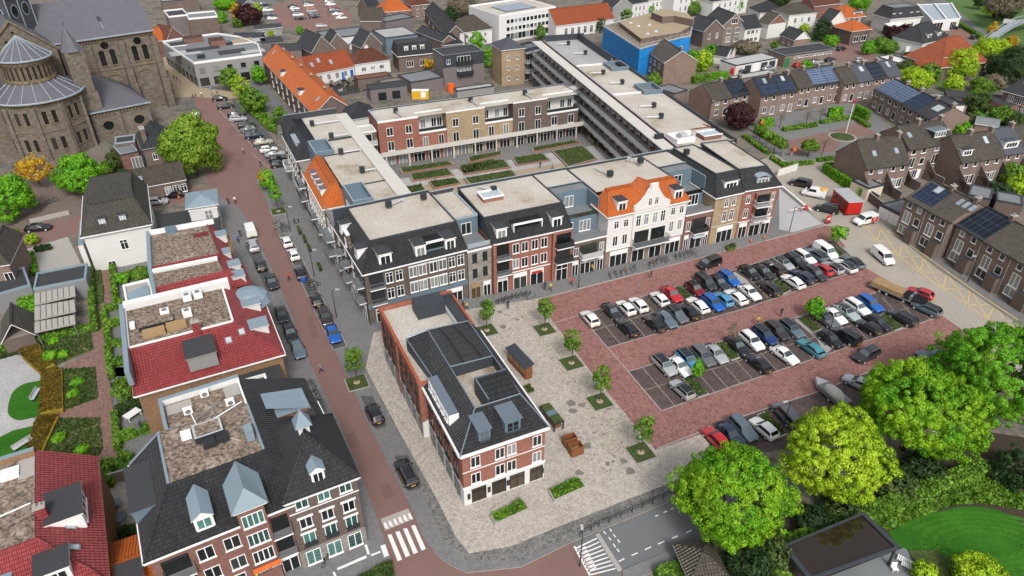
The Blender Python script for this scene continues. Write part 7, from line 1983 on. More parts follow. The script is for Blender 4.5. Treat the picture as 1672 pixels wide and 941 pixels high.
def make_car(kind):
 bm_,gm_,tm_,Ln,S=car_meshes(kind)
 t=thing('parked_car' if kind!='van' else 'van','','car' if kind!='van' else 'van')
 link('body',bm_,t);link('windows',gm_,t);link('trim',tm_,t)
 fx,rx=Ln/2-.82,-Ln/2+.85
 for x in(fx,rx):
  for sg in(-1,1):link('wheel',wheel_me,t,(x,sg*(S[4][1]-.09),.32),0 if sg<0 else PI)
 zs=S[1][3]
 for sg in(-1,1):
  link('headlight',head_me,t,(Ln/2-.14,sg*.56,zs-.06),sg*.3)
  link('taillight',tail_me,t,(-Ln/2+.10,sg*.62,S[-2][3]-.12),-sg*.25)
  link('side_mirror',mirror_me,t,(Ln/2-S[4][0]-.35,sg*(S[4][1]+.08),S[4][3]+.05))
 link('number_plate',plate_me,t,(-Ln/2-.02,0,.62))
 return t
def make_far_car(kind):
 t=thing('parked_car','','car')
 src=PROTO[kind]
 for c in src.children:
  if c.name.split('.')[0]in('body','windows','wheel'):
   d=c.copy();COL.objects.link(d);d.parent=t
 return t
USED=set()
ORD=['','second ','third ','fourth ','fifth ','sixth ','seventh ','eighth ','ninth ','tenth ','eleventh ','twelfth ','thirteenth ','fourteenth ']
def car(k,x,y,az,kind,col,label,group=None,z=0.0,far=False,sc=1.0,roof=None):
 """az: heading in degrees on the ground"""
 key=(kind,far)
 if kind not in PROTO:PROTO[kind]=make_car(kind)
 p=W(k,x,y,z+.7)
 loc=(p.x,p.y,z+.02)
 if far and('f'+kind)not in PROTO:PROTO['f'+kind]=make_far_car(kind)
 src=PROTO['f'+kind]if far else PROTO[kind]
 o=dup(src,loc,R(az),label,(sc,sc,sc)if sc!=1 else None,{'paint_grey':'paint_'+col,'paint_silver':'paint_'+(roof or(col if rng.random()<.62 else 'black'))},group)
 if kind=='van':o['category']='van'
 return o
A_=114
def rowcars(k,items,az,rowname,group,z=.02,far=False,jit=2.5):
 n=len(items)
 for i,it in enumerate(items):
  x,y,kind,col=it[:4]
  flip=180 if(len(it)>4 and it[4])else 0
  cn={'dark':'dark grey','darkblue':'blue-black','bluegrey':'blue-grey','navy':'navy blue','lightblue':'light blue','darkred':'dark red','mint':'pale mint'}.get(col,col)
  lab='%s %s, %s from left in %s'%(cn,CN[kind],ORD[i].strip()if i else 'first',rowname)
  kk=it[5]if len(it)>5 else k
  car(kk,x,y,az+flip+rng.uniform(-jit,jit),kind,col,lab,group,z,far)
GC1='cars in the car park'
rowcars(7,[(487,655,'hatch','white',1),(597,622,'saloon','dark'),(662,603,'hatch','white',1),(724,588,'hatch','white',1),(827,560,'hatch','white',1),(888,537,'saloon','red'),(1002,512,'hatch','darkred'),(1053,482,'mpv','dark'),(1118,480,'saloon','dark'),(1167,462,'estate','blue')],A_+180,'the near strip upper line',GC1)
rowcars(7,[(670,700,'saloon','black'),(802,678,'saloon','black'),(862,660,'saloon','bluegrey',1),(912,637,'estate','grey',1),(970,620,'saloon','black'),(1014,590,'saloon','white'),(1088,580,'estate','blue',1),(1138,562,'hatch','lightblue'),(1200,550,'saloon','white'),(1268,528,'saloon','white',1)],A_,'the near strip lower line',GC1)
rowcars(8,[(75,430,'saloon','black',1),(140,427,'saloon','dark',1),(192,408,'estate','brown'),(240,388,'hatch','silver',1),(298,375,'estate','black',1),(340,358,'estate','white',1),(395,346,'estate','bluegrey'),(442,332,'van','white',1)],A_,'the near strip north-east back line',GC1)
rowcars(8,[(170,508,'estate','dark'),(283,475,'saloon','white'),(330,452,'estate','darkblue'),(392,438,'estate','dark',1),(427,415,'hatch','red'),(478,408,'hatch','silver'),(537,398,'saloon','white'),(577,378,'saloon','bluegrey')],A_,'the near strip north-east front line',GC1)
rowcars(7,[(852,885,'estate','silver',1),(925,887,'saloon','white',1),(968,858,'estate','lightblue',1),(1040,840,'estate','grey',1),(1103,827,'saloon','silver',1),(1208,789,'saloon','black',1)],A_,'the second strip left back line',GC1)
rowcars(8,[(82,765,'estate','white',1),(147,739,'estate','navy',1),(205,717,'estate','brown',1),(275,707,'estate','bluegrey',1),(440,658,'estate','grey',1),(485,642,'saloon','white',1),(547,624,'saloon','mint',1),(597,602,'estate','white',1),(660,584,'estate','blue',1)],A_,'the second strip right back line',GC1)
rowcars(8,[(115,873,'saloon','black'),(243,833,'saloon','white',1),(372,799,'saloon','teal'),(467,757,'hatch','black',1),(540,742,'mpv','black'),(650,697,'hatch','black'),(699,677,'hatch','black',1),(820,652,'estate','dark')],A_+5,'the second strip front line',GC1)
car(11,865,97,A_+4,'hatch','silver','silver hatchback with dark windows left of the small green bed',GC1,.02)
car(8,935,608,A_+12,'estate','bluegrey','blue-grey estate car at the end of the strip beside the timber trailer',GC1,.02)
car(8,905,532,133,'hatch','red','red hatchback driving on the pale yard past the trailer',None,.01)
car(8,642,832,30+180,'estate','dark','dark estate car driving along the red lane between strips',None,.02)
car(7,1070,387,30+180,'mpv','black','black people carrier alone on the red paving by the shops',None,.02)
rowcars(11,[(1017,318,'hatch','red'),(1085,300,'saloon','darkblue',1),(1140,274,'estate','bluegrey',1)],A_,'the short row by big trees',GC1)
car(12,130,272,A_+4,'hatch','white','white hatchback with black roof in the row beside the big trees',GC1,.02)
car(12,230,212,A_-6,'mpv','grey','grey people carrier by the lamp post near the big trees',GC1,.02)
car(12,555,68,A_+20,'hatch','silver','silver car half hidden by the second big tree',GC1,.02)
car(8,962,838,A_+60,'hatch','bluegrey','blue-grey car half hidden behind the right-hand trees',GC1,.02)
GS1='cars parked along the street'
for x,y,kd,cl,az,lb in((202,280,'hatch','white',116,'white hatchback first in the street bays below the bicycle stands'),(236,342,'hatch','white',116,'small white sports hatchback second in the street bays'),(270,430,'saloon','darkblue',114,'blue-black saloon with a blue crate at its boot'),(347,564,'hatch','black',114,'black hatchback with red tail lights below the second bicycle stand'),(393,647,'estate','brown',-66,'brown-black estate car above the bright blue one'),(430,730,'saloon','blue',-66,'bright blue saloon last in the right-hand street bays')):
 car(6,x,y,az,kd,cl,lb,GS1,.13)
for x,y,kd,cl,az,lb in((24,226,'van','white',117,'white van loading at the left kerb of the street'),(38,300,'estate','silver',117,'silver estate car right behind the white van'),(75,395,'hatch','black',117,'black hatchback with an open door below the silver car'),(130,477,'saloon','dark',-63,'dark grey saloon above the white hatched parking area'),(180,639,'hatch','black',-63,'black hatchback below the hatched parking area'),(220,724,'saloon','black',-63,'glossy black saloon, middle of the last three at the left kerb'),(257,804,'saloon','bluegrey',-63,'blue-grey saloon, last one at the left kerb')):
 car(6,x,y,az,kd,cl,lb,GS1,.13)
car(10,582,205,118,'hatch','black','black hatchback with blue sky in its windows beside a kerb tree',GS1,.13)
car(10,727,472,118,'estate','black','black estate car parked alone near the zebra crossing',GS1,.13)
car(8,722,357,-80+0,'van','white','white delivery van driving on the yellow marked yard',None,.01)
car(8,635,178,203-360+0,'van','white','white van with red lettering panel beside the red cabin',None,.01)
car(8,450,122,150,'mpv','black','black people carrier left of the red cabin',None,.01)
car(8,385,47,150,'van','white','white van with yellow load behind the black people carrier',None,.01)
car(4,320,893,150,'mpv','black','black people carrier by the wooden gate at the lane',None,.01)
rowcars(1,[(1100,517,'estate','dark'),(1152,556,'saloon','black'),(1162,578,'estate','silver'),(1204,612,'estate','black'),(1210,630,'hatch','grey',1),(1238,660,'estate','darkblue')],22,'the upper slanted bays','cars in the slanted bays',.012,jit=3)
rowcars(2,[(88,690,'saloon','beige'),(115,728,'hatch','white'),(146,748,'saloon','silver'),(160,772,'hatch','black'),(168,800,'hatch','dark')],20,'the lower slanted bays','cars in the slanted bays',.012,jit=3)
car(1,957,555,108,'van','white','white van parked on the red plaza beside the lime tree',None,.01)
car(5,185,212,14,'saloon','black','black saloon on the red road at the left edge',None,.012)
car(5,770,85,12,'hatch','silver','silver hatchback behind the white house with grey roof',None,.012)
car(5,845,52,192,'hatch','black','black hatchback with an orange cone beside the zinc pavilion',None,.012)
import itertools
far_rows=[(30,[(195,40,'estate','dark'),(220,95,'estate','white'),(240,145,'saloon','darkblue'),(262,175,'hatch','white')],24,'the leftmost far parking row'),(30,[(455,55,'hatch','dark'),(478,80,'hatch','white'),(490,108,'hatch','grey'),(510,140,'estate','white'),(530,172,'saloon','black')],24,'the second far parking row'),(30,[(600,25,'hatch','dark'),(612,50,'estate','white'),(628,78,'hatch','orange'),(640,103,'estate','silver'),(655,130,'saloon','grey'),(668,158,'saloon','darkblue')],24,'the third far parking row'),(30,[(808,15,'hatch','silver'),(822,40,'saloon','white'),(850,75,'estate','darkred'),(860,100,'estate','bluegrey'),(890,132,'saloon','white'),(925,168,'saloon','white')],18,'the fourth far parking row'),(33,[(205,690,'hatch','black'),(445,655,'estate','silver'),(735,625,'hatch','red'),(905,590,'estate','silver'),(1035,570,'saloon','dark'),(1140,465,'hatch','dark')],22,'the alley behind the lock-up garages')]
for k,items,az,rn in far_rows:rowcars(k,items,az,rn,'cars in the distant car parks',.015,True,3)
car(30,735,248,14,'estate','silver','silver estate car alone at the foot of the far car park',None,.015,True)
car(1,1072,480,12,'hatch','black','black hatchback by the pavement in front of the grey shop building',None,.015,True)
car(34,760,250,14,'estate','black','black car tucked against the white marquee',None,.02,True)
car(34,950,335,30,'hatch','dark','dark hatchback on the drive behind the red villa',None,.02,True)
car(34,405,545,60,'hatch','darkblue','blue-black car beside the cream flat roof',None,.02,True)
car(33,1330,580,14,'estate','silver','silver car at the right end of the solar terrace alley',None,.02,True)
car(34,470,598,20,'hatch','red','red car peeping out left of the red villa',None,.02,True)
for o in[v for v in PROTO.values()]:
 for c in list(o.children):bpy.data.objects.remove(c)
 bpy.data.objects.remove(o)
t=thing('mobile_cabin','red mobile cabin with pale ribbed roof parked on the lane','cabin',tuple(W(8,465,92)),R(-26-10))
P_=[W(8,*q)for q in((462,95),(535,162),(612,150))]
L1=(P_[1]-P_[0]).length;t.rotation_euler[2]=math.atan2((P_[1]-P_[0]).y,(P_[1]-P_[0]).x)
b=MB();b.box(0,0,.35,L1,3.0,3.0,'red_paint');b.obj('body',t)
b=MB();b.box(-.15,-.15,3.0,L1+.15,3.15,3.15,'metal_light')
for i in range(12):b.box(.1+i*L1/12,-.15,3.15,.2+i*L1/12,3.15,3.2,'galvanised')
b.obj('roof',t)
b=MB()
for i in range(3):b.box(L1*(.12+.28*i),-.04,1.3,L1*(.12+.28*i)+1.0,.0,2.4,'glass_shop')
b.obj('window',t)
b=MB();b.box(L1-.5,-.2,0,L1-.3,3.2,.35,'metal_dark');b.box(.3,-.2,0,.5,3.2,.35,'metal_dark');b.box(L1+.02,.2,.5,L1+.1,.4,2.8,'red_paint');b.obj('chassis',t)
sg_=MB();p=W(8,452,192);sg_.box(-.7,-.05,.1,.7,.05,1.7,'red_paint');sg_.box(-.3,-.07,.7,.4,-.055,1.1,'white_paint');sg_.box(-.8,-.3,0,.8,.3,.1,'metal_dark');o=tag(sg_.obj('notice_board'),'small red notice board on the lane left of the lettered van','sign');o.location=p;o.rotation_euler=(0,0,R(30))
p0,p1=W(8,710,520),W(8,875,590)
t=thing('timber_trailer','low trailer loaded with tan planks beside the blue-grey estate car','trailer',((p0.x+p1.x)/2,(p0.y+p1.y)/2,.02),math.atan2((p1-p0).y,(p1-p0).x))
b=MB();b.box(-4.4,-1.2,.7,2.4,1.2,.85,'metal_grey');b.obj('deck',t)
b=MB()
for i in range(6):
 for j in range(3):b.box(-4.3+rng.uniform(0,.3),-1.1+i*.36,.86+j*.24,.6+rng.uniform(0,.6),-.80+i*.36,1.06+j*.24,'wood_tan')
b.obj('planks',t)
b=MB()
for i in range(5):b.box(1.0,-1.0+i*.42,.86,4.2+.2*(i%2),-.85+i*.42,1.5+.15*(i%3),'metal_dark')
b.box(2.0,-1.1,.86,2.4,1.1,1.7,'metal_grey');b.obj('machinery',t)
for x in(-2.6,-1.4,1.4):
 for s_ in(-1,1):link('wheel',wheel_me,t,(x,s_*1.0,.34),0 if s_<0 else PI,(1.1,1.1,1.1))
p=W(12,440,122,.6);t=thing('covered_trailer','pale tarpaulin covered boat trailer between the big tree crowns','trailer',(p.x,p.y,.02),R(112))
b=MB();b.box(-2.4,-1.0,.5,1.9,1.0,1.1,'metal_grey');b.slab([(1.9,-1.0,1.1),(3.4,0,1.1),(1.9,1.0,1.1)],.6,'metal_light');b.obj('hull',t)
b=MB();b.dome(-.2,0,1.1,1.7,.7,10,3,'concrete_pale',.9);b.obj('tarpaulin',t)
for s_ in(-1,1):link('wheel',wheel_me,t,(-.5,s_*1.0,.34),0 if s_<0 else PI)
p=W(6,287,470,.4);b=MB();b.box(-.45,-.35,0,.45,.35,.7,'blue_paint');o=tag(b.obj('crate'),'blue crate on the kerb behind the blue-black saloon','crate');o.location=(p.x,p.y,.12)
# trees
def leaf_mesh(name,mat,shape,n_puff,leaf,per,seed,hollow=.72,puff=.9,bottom=-.75,squash=1.0):
 """crown: clumps of small leaf quads spread over an uneven ellipsoid; shape = (rx, ry, rz)"""
 rs=np.random.RandomState(seed)
 rx,ry,rz=shape
 d=rs.normal(size=(n_puff*3,3));d/=np.linalg.norm(d,axis=1)[:,None]
 d=d[d[:,2]>bottom][:n_puff]
 n=len(d)
 lob=1+.15*np.sin(d[:,0]*3.1+seed)*np.cos(d[:,1]*3.7+seed*2)+.10*np.sin(d[:,2]*6+d[:,0]*5+seed)+rs.normal(scale=.035,size=n)
 rad=lob*(hollow+(1-hollow)*rs.rand(n)**.5)
 c=d*rad[:,None]*np.array([rx,ry,rz])
 ps=puff*(.65+.7*rs.rand(n))
 cc=np.repeat(c,per,0);dd=np.repeat(d,per,0);pp=np.repeat(ps,per)
 o=rs.normal(size=(n*per,3));o/=np.linalg.norm(o,axis=1)[:,None]
 o=o+dd*.45;o/=np.linalg.norm(o,axis=1)[:,None]
 pos=cc+o*pp[:,None]*(.72+.28*rs.rand(n*per))[:,None]*np.array([1,1,.8])
 nr=o+dd*.35+rs.normal(scale=.28,size=(n*per,3));nr/=np.linalg.norm(nr,axis=1)[:,None]
 t1=np.cross(nr,rs.normal(size=(n*per,3)));t1/=np.linalg.norm(t1,axis=1)[:,None]
 t2=np.cross(nr,t1)
 s=leaf*(.6+.8*rs.rand(n*per))[:,None]
 quad=np.stack([pos-t1*s-t2*s*.55,pos+t1*s-t2*s*.55,pos+t1*s*.8+t2*s*.6,pos-t1*s*.8+t2*s*.6],1).reshape(-1,3)
 me=bpy.data.meshes.new(name)
 N_=n*per
 me.vertices.add(N_*4);me.vertices.foreach_set('co',quad.ravel().astype(np.float32))
 me.loops.add(N_*4);me.loops.foreach_set('vertex_index',np.arange(N_*4,dtype=np.int32))
 me.polygons.add(N_);me.polygons.foreach_set('loop_start',np.arange(N_,dtype=np.int32)*4);me.polygons.foreach_set('loop_total',np.full(N_,4,np.int32))
 me.materials.append(MATS[mat]);me.update(calc_edges=True);me.validate()
 return me
def trunk_mesh(h,r,crown_r,n,seed,top=None):
 rs=random.Random(seed);b=MB()
 top=top or h*1.35
 b.tube((0,0,-.1),(rs.uniform(-.1,.1),rs.uniform(-.1,.1),h),r,8,'bark',r*.72)
 for i in range(n):
  a=2*PI*i/n+rs.uniform(-.4,.4);L_=crown_r*rs.uniform(.5,.85);z1=top+rs.uniform(-.1,.5)*(top-h)
  m=(math.cos(a)*L_*.45,math.sin(a)*L_*.45,h+(z1-h)*.55)
  b.tube((0,0,h*rs.uniform(.75,1)),m,r*.45,6,'bark',r*.28);b.tube(m,(math.cos(a)*L_,math.sin(a)*L_,z1),r*.28,5,'bark',r*.08)
  a2=a+rs.uniform(-.7,.7);b.tube(m,(math.cos(a2)*L_*.8,math.sin(a2)*L_*.8,z1+rs.uniform(0,1)*.2*crown_r),r*.2,4,'bark',r*.05)
 return b.mesh('trunk',40)
def tree(p,label,mat,shape,zc,trunk=(3,.3),n_puff=300,leaf=.22,per=40,seed=1,puff=.9,hollow=.72,name='tree',cat='tree',group=None,z=0,bottom=-.75):
 t=thing(name,label,cat,(p.x,p.y,z),rng.uniform(0,6),group)
 cm=leaf_mesh('crown',mat,shape,n_puff,leaf,per,seed,hollow,puff,bottom)
 link('crown',cm,t,(0,0,zc))
 link('trunk',trunk_mesh(trunk[0],trunk[1],min(shape[0],shape[1])*.9,7,seed,zc),t)
 return t
def bigtree(x,y,zc,rx,rz,mat,label,seed,k=0):
 p=W(k,x,y,zc)
 return tree(p,label,mat,(rx,rx,rz),zc,(zc*.5,.42),int(23*rx*rx),.085,105,seed,.56,.72,'street_tree',group='line of big spring-green trees',bottom=-.85)
bigtree(1198,806,6.6,5.6,4.3,'leaf_spring','big round spring-green tree nearest the railing',11)
bigtree(1364,737,6.4,5.3,4.2,'leaf_lime','yellow-green tree second from the left in the line, looser crown',12)
bigtree(1503,664,7.2,6.3,4.5,'leaf_spring','broad spring-green tree overlapping the parking rows, third in line',13)
bigtree(1632,606,7.2,6.6,5.0,'leaf_bright','deep green tree touching the right edge, last in line',14)
sq=[(792,503,541,'first young square tree, beside the bicycle rack'),(886,510,539,'young tree at the corner of the red car park'),(930,565,594,'young tree on the beige square, third from the shops'),(976,627,657,'young tree on the beige square, fourth from the shops'),(1043,703,740,'young tree nearest the south road'),(583,588,626,'young tree in a planted bed beside the street'),(455,334,346,'young tree below the yellow flowering one at the bend')]
for i,(x,yc,yb,lab)in enumerate(sq):
 p=W(0,x+(3 if i<5 else 0),yb,.1)
 zc=3.9
 t=tree(p,lab,'leaf_green' if i!=6 else 'leaf_bright',(1.2,1.2,1.95),zc+.15,(2.6,.08),62,.10,26,30+i,.34,.35,'young_tree',group='young trees on the square',z=.1)
 bed=thing('tree_bed','square grass bed under the '+lab.replace('young ','',1).replace('in a planted bed ',''),'planter',(p.x,p.y,.1),AZ,'square tree beds')
 b=MB();b.box(-1.5,-1.5,0,1.5,1.5,.1,'kerb');b.obj('edge',bed)
 b=MB();b.box(-1.35,-1.35,.08,1.35,1.35,.2,'planting');b.dome(0,0,.19,.5,.12,8,2,'sand');b.obj('grass',bed)
p=W(0,440,312,0);tree(p,'small tree with yellow blossom on the kerb island at the bend','leaf_bright',(1.6,1.6,2.0),2.6,(1.6,.1),70,.14,26,50,.5,.5)
p=W(0,436,300,2);o=tag(link('flowers',leaf_mesh('flowers','leaf_yellow',(1.0,.8,.7),24,.12,20,51,.4,.4),None,(p.x-.6,p.y,3.6)),'cluster of bright yellow blossom on the small tree at the bend','flowers')
tree(W(0,310,270,5.5),'large yellow-green lime tree over the bend, beside the white van','leaf_mid',(6.2,6.2,6.2),7.0,(4,.4),420,.17,55,60,1.1,.66,'lime_tree')if 0 else tree(W(0,309,238,7.0),'large yellow-green lime tree over the bend, beside the white van','leaf_linden',(5.4,5.2,6.2),7.0,(4,.4),440,.18,55,60,1.15,.62,'lime_tree')
tree(W(0,130,286,4.4),'bright green bushy tree in front of the church apse','leaf_bright',(4.4,4.2,4.0),4.4,(2,.25),260,.16,50,61,.9,.65)
tree(W(0,55,276,4.2),'golden yellow tree in a small bed before the church','leaf_yellow',(3.4,3.4,2.6),4.2,(3,.14),120,.15,26,62,.6,.5)
tree(W(0,10,325,4.2),'bright green tree cut off by the left edge','leaf_bright',(4.2,4.2,3.8),4.2,(2,.22),240,.16,50,63,.9,.65)
tree(W(0,374,128,3.6),'young green tree nearest the grey shop building','leaf_mid' if 0 else 'leaf_green',(2.4,2.4,3.0),3.6,(2.2,.12),110,.16,34,64,.6,.5)
tree(W(0,392,142,3.8),'sparse spring tree between the slanted bays and shops','leaf_lime',(2.6,2.6,3.0),4.0,(2.4,.12),80,.15,24,65,.6,.5)
tree(W(0,414,164,3.8),'rounder spring tree left of the brown terrace','leaf_green',(3.2,3.2,3.2),3.8,(2.4,.12),140,.16,34,66,.7,.5)
tree(W(0,422,120,3.6),'small green tree against the grey shop building wall','leaf_bright',(2.0,2.0,2.6),3.2,(2,.1),80,.16,34,67,.6,.5)
tree(W(0,458,190,2.4),'short loose tree between the slanted bays and the mansard house','leaf_green',(1.8,1.8,2.2),2.6,(1.4,.1),70,.15,30,68,.5,.5)
tree(W(0,404,26,3.4),'dark purple round tree below the far car park','leaf_plum',(4.6,4.6,3.8),3.8,(2,.2),200,.22,40,69,.9,.6)
tree(W(0,1208,192,3.0),'dark plum tree at the corner of the little square','leaf_plum',(3.4,3.4,3.0),3.4,(1.6,.16),220,.17,44,70,.7,.62)
tree(W(0,1475,62,3.2),'dark plum tree in front of the white hipped villa','leaf_plum',(5.2,4.8,3.6),3.6,(1.6,.2),220,.22,44,71,.9,.62)
tree(W(0,1369,386,2.2),'small bright tree in the grass corner of the car park','leaf_bright',(1.3,1.3,1.4),2.8,(2,.07),50,.14,24,72,.4,.4)
tree(W(0,1330,506,2.0),'small bright green tree on the first green bed of the car park','leaf_bright',(1.3,1.3,1.5),2.4,(1.8,.07),60,.13,26,73,.4,.4)
tree(W(0,1140,604,2.0),'slim bright green tree on the near green bed of the car park','leaf_bright',(.7,.7,1.5),2.2,(1.8,.06),40,.12,26,74,.3,.4)
tree(W(0,1196,548,2.0),'thin bare tree on the green bed left of the black saloon','leaf_bare',(.7,.7,1.6),2.4,(2.4,.05),30,.08,10,75,.4,.3)
TT=[(34,830,580,4.6,4.6,4.6,'leaf_lime','bright lime tree in front of the red pyramid roofed villa'),(34,1110,440,4,5.0,3.0,'leaf_lime','wide yellow-green tree right of the red pyramid roof'),(34,410,715,3,4.4,2.8,'leaf_lime','yellow-green tree behind the solar terrace'),(34,330,630,2.6,3.2,2.4,'leaf_mid','dull green tree left of the red villa garden'),(34,530,660,2.6,3.2,2.6,'leaf_green','mid green tree in the red villa garden'),(34,770,760,2.6,2.6,2.2,'leaf_lime','small golden-green shrub tree below the lime one'),(34,1110,600,3,3.4,3.4,'leaf_dark','dark evergreen right of the red villa'),(34,1290,640,3.5,5.0,3.4,'leaf_dark','dark evergreen mass at the right edge above the grey roof'),(34,1340,520,3.5,4.2,3.4,'leaf_dark','dark evergreen above it at the right edge'),(34,1020,770,2.2,3.2,1.6,'leaf_green','low green shrub by the dark bungalow'),(34,1130,740,2.2,3.0,1.8,'leaf_bare','reddish brown shrub by the dark bungalow'),(34,1110,280,2.8,1.6,3.2,'leaf_yellow','narrow golden tree at the end of the arched bridge'),(34,1180,40,9,5.0,4.0,'leaf_bare','tall brownish park tree at the top right'),(34,1310,10,9,4.5,5.0,'leaf_bare','second tall brownish park tree at the top right'),(34,1080,90,3,2.6,2.2,'leaf_lime','small lime bush on the park lawn'),(34,1000,20,3,2.6,2.2,'leaf_dark','dark bush at the edge of the park lawn'),(34,1220,120,2.4,4.0,2.0,'leaf_dark','dark shrubs under the tall park trees'),(34,1290,380,2.6,1.8,2.0,'leaf_yellow','golden shrub under the arched bridge'),(34,130,410,2.4,4.4,2.0,'leaf_green','green shrub mass left of the plum tree in the north-east'),(34,990,880,2,2.8,2.0,'leaf_green','round green shrub beside the white flat annex'),(35,1020,105,2.6,3.4,2.6,'leaf_mid','olive green tree in the garden below the bungalow'),(35,880,320,2.2,2.2,2.2,'leaf_bright','clipped bright hedge tree behind the tall gabled row'),(35,1240,200,2.0,3.0,1.8,'leaf_green','flowering green shrub below the grey hip roof'),(35,1380,240,2.0,3.0,1.8,'leaf_mid','garden shrub at the right edge under the grey roof'),(35,980,240,1.8,2.4,1.6,'leaf_mid','olive shrub near the end of the solar terrace'),(35,1330,700,2,2.6,2.2,'leaf_green','leafy garden shrub behind the yard row at the right'),(35,1380,820,2,2.4,2,'leaf_lime','lime coloured shrub at the right edge behind the yard row'),(35,1220,850,1.8,2.2,1.6,'leaf_dark','dark shrub behind the back gardens'),(33,960,300,3.4,3.2,3.8,'leaf_dark','dark conifer between the white villa and the white gable'),(33,1045,395,2.2,2.4,1.8,'leaf_bright','bright clipped shrub beside the dark conifer'),(33,785,285,2.4,2.0,1.8,'leaf_lime','yellow-green shrub in front of the white villa'),(33,500,440,2,1.4,1.6,'leaf_green','round green bush by the brick shed'),(33,810,640,2,1.8,1.8,'leaf_bright','green bush among the cars behind the solar terrace'),(33,230,450,2.2,4.2,1.6,'leaf_bare','wide bare brown shrub above the lock-up garages'),(33,130,40,3.4,2.8,2.6,'leaf_bright','bright tree at the top behind the big slate roof'),(33,1310,30,3.6,4.2,3.0,'leaf_bright','bright green tree above the orange roofs'),(33,530,-10,3.6,5,3.0,'leaf_dark','dark trees at the top edge behind the slate roof'),(33,1390,460,2.4,2.0,2.2,'leaf_bright','bright shrub right of the lower orange roof'),(32,1110,590,3,2.8,3.4,'leaf_lime','tall lime green garden tree right of the brown gable'),(32,1165,510,3,2.0,2.8,'leaf_bright','bright green tree behind the lime garden tree'),(32,1010,550,2.4,2.2,2.2,'leaf_bright','green shrub at the foot of the blue netting'),(32,630,770,1.8,2.4,1.6,'leaf_green','low shrubs at the corner of the brown house'),(32,370,150,2.6,2.0,2.4,'leaf_green','small green tree in front of the grey gabled house'),(32,600,95,2.6,1.6,1.8,'leaf_bright','small green tree before the white town house'),(32,1020,80,2.8,2.8,2.8,'leaf_green','green tree between the white town houses'),(32,120,250,2.6,1.6,2.8,'leaf_mid','slim tree at the end of the orange hall'),(32,1200,60,3.4,3.2,3,'leaf_green','green trees left of the dark blue roof'),(31,780,70,3.4,6.0,4.0,'leaf_bare','bare brown tree cluster behind the long barn'),(31,680,140,2.6,3.2,2.4,'leaf_dark','dark green shrubs beside the long barn'),(31,930,400,3,2.4,3.2,'leaf_bright','bright green tree in front of the white hipped house'),(31,1045,560,3,2.2,4.0,'leaf_bright','tall green hedge tree beside the dark flats'),(31,1250,340,1.8,1.0,1.4,'leaf_bright','small round tree on the roof terrace by the tan tower'),(31,470,600,1.8,2.6,1.6,'leaf_yellow','yellow and red flowering shrubs on the roof terrace'),(3,250,160,2.8,1.8,2.8,'leaf_green','green tree in front of the white office'),(30,250,330,1.6,1.0,1.2,'leaf_lime','small lime bush by the workshop'),(30,530,290,1.8,1.2,2.0,'leaf_bright','green bush at the foot of the far car park'),(30,125,100,3,1.6,3.4,'leaf_lime','narrow lime hedge tree beside the purple one'),(24,740,110,3,2.2,3.0,'leaf_yellow','golden shrub left of the purple tree'),(24,600,165,2.2,2.0,2.2,'leaf_bright','clipped green shrub behind the brick warehouse'),(24,750,220,1.6,2.0,1.4,'leaf_green','low green hedge under the golden shrub'),(24,660,30,2.4,5.4,2.0,'leaf_bright','tall green hedge at the top behind the church roof'),(23,300,650,2.0,2.2,2.0,'leaf_mid','olive shrub beside the red brick annex'),(23,225,705,1.6,1.8,1.4,'leaf_green','yellow flowering shrub beneath the church wall'),(23,370,770,1.4,1.4,1.6,'leaf_dark','dark shrub behind the white house roof'),(23,330,600,2.0,1.6,1.8,'leaf_dark','dark evergreen at the foot of the aisle'),(9,565,95,1.4,1.8,1.4,'leaf_green','round green garden bush under the ochre wall'),(5,690,440,1.2,1.6,1.0,'leaf_green','green bush in the northern walled garden'),(5,598,465,1.0,.9,.9,'leaf_bright','small round bush in the northern garden'),(5,262,765,.35,.7,.3,'leaf_bright','small bright bush in the upper garden bed'),(5,305,830,.35,.7,.3,'leaf_bright','spreading bright bush in the upper garden bed'),(5,245,838,.7,.8,.6,'leaf_bright','tiny bush on the edge of the amber hedge'),(9,350,65,.35,.7,.3,'leaf_bright','bright bush in the middle garden bed'),(9,330,115,.35,.7,.3,'leaf_bright','lower bright bush in the middle garden bed'),(9,265,315,.35,.7,.3,'leaf_bright','bright bush at the left of the lower garden bed'),(9,370,370,.35,.7,.3,'leaf_bright','bright bush at the foot of the lower garden bed'),(5,155,270,1.0,1.1,.9,'leaf_lime','lime shrub on the wall beside the driveway'),(5,60,245,1.0,1.2,.8,'leaf_green','round green shrub under the left edge tree'),(12,720,520,1.2,2.6,1.2,'leaf_mid','olive undergrowth between the big trees'),(12,850,440,1.1,2.2,1.0,'leaf_dark','dark undergrowth under the third big tree'),(12,1290,450,2,2.6,2.0,'leaf_dark','dark shrub mass at the right edge above the lawn'),(12,1100,935,1.6,2.4,1.4,'leaf_lime','yellow-green bush at the bottom edge of the lawn'),(12,860,925,1.2,1.2,1.0,'leaf_lime','lime shrub tip at the bottom edge beside the loungers'),(12,150,830,2.0,2.2,2.0,'leaf_mid','loose hedge tree left of the flooded roof'),(12,80,900,1.8,2.4,1.6,'leaf_dark','dark hedge mass at the bottom of the picture'),(11,960,880,1.0,1.2,1.0,'leaf_green','round bush by the south pavement'),(12,360,690,1.2,2.0,1.0,'leaf_dark','dark shrub between pavement and long hedge'),(12,480,640,1.2,2.0,1.0,'leaf_mid','small shrub under the second big tree')]
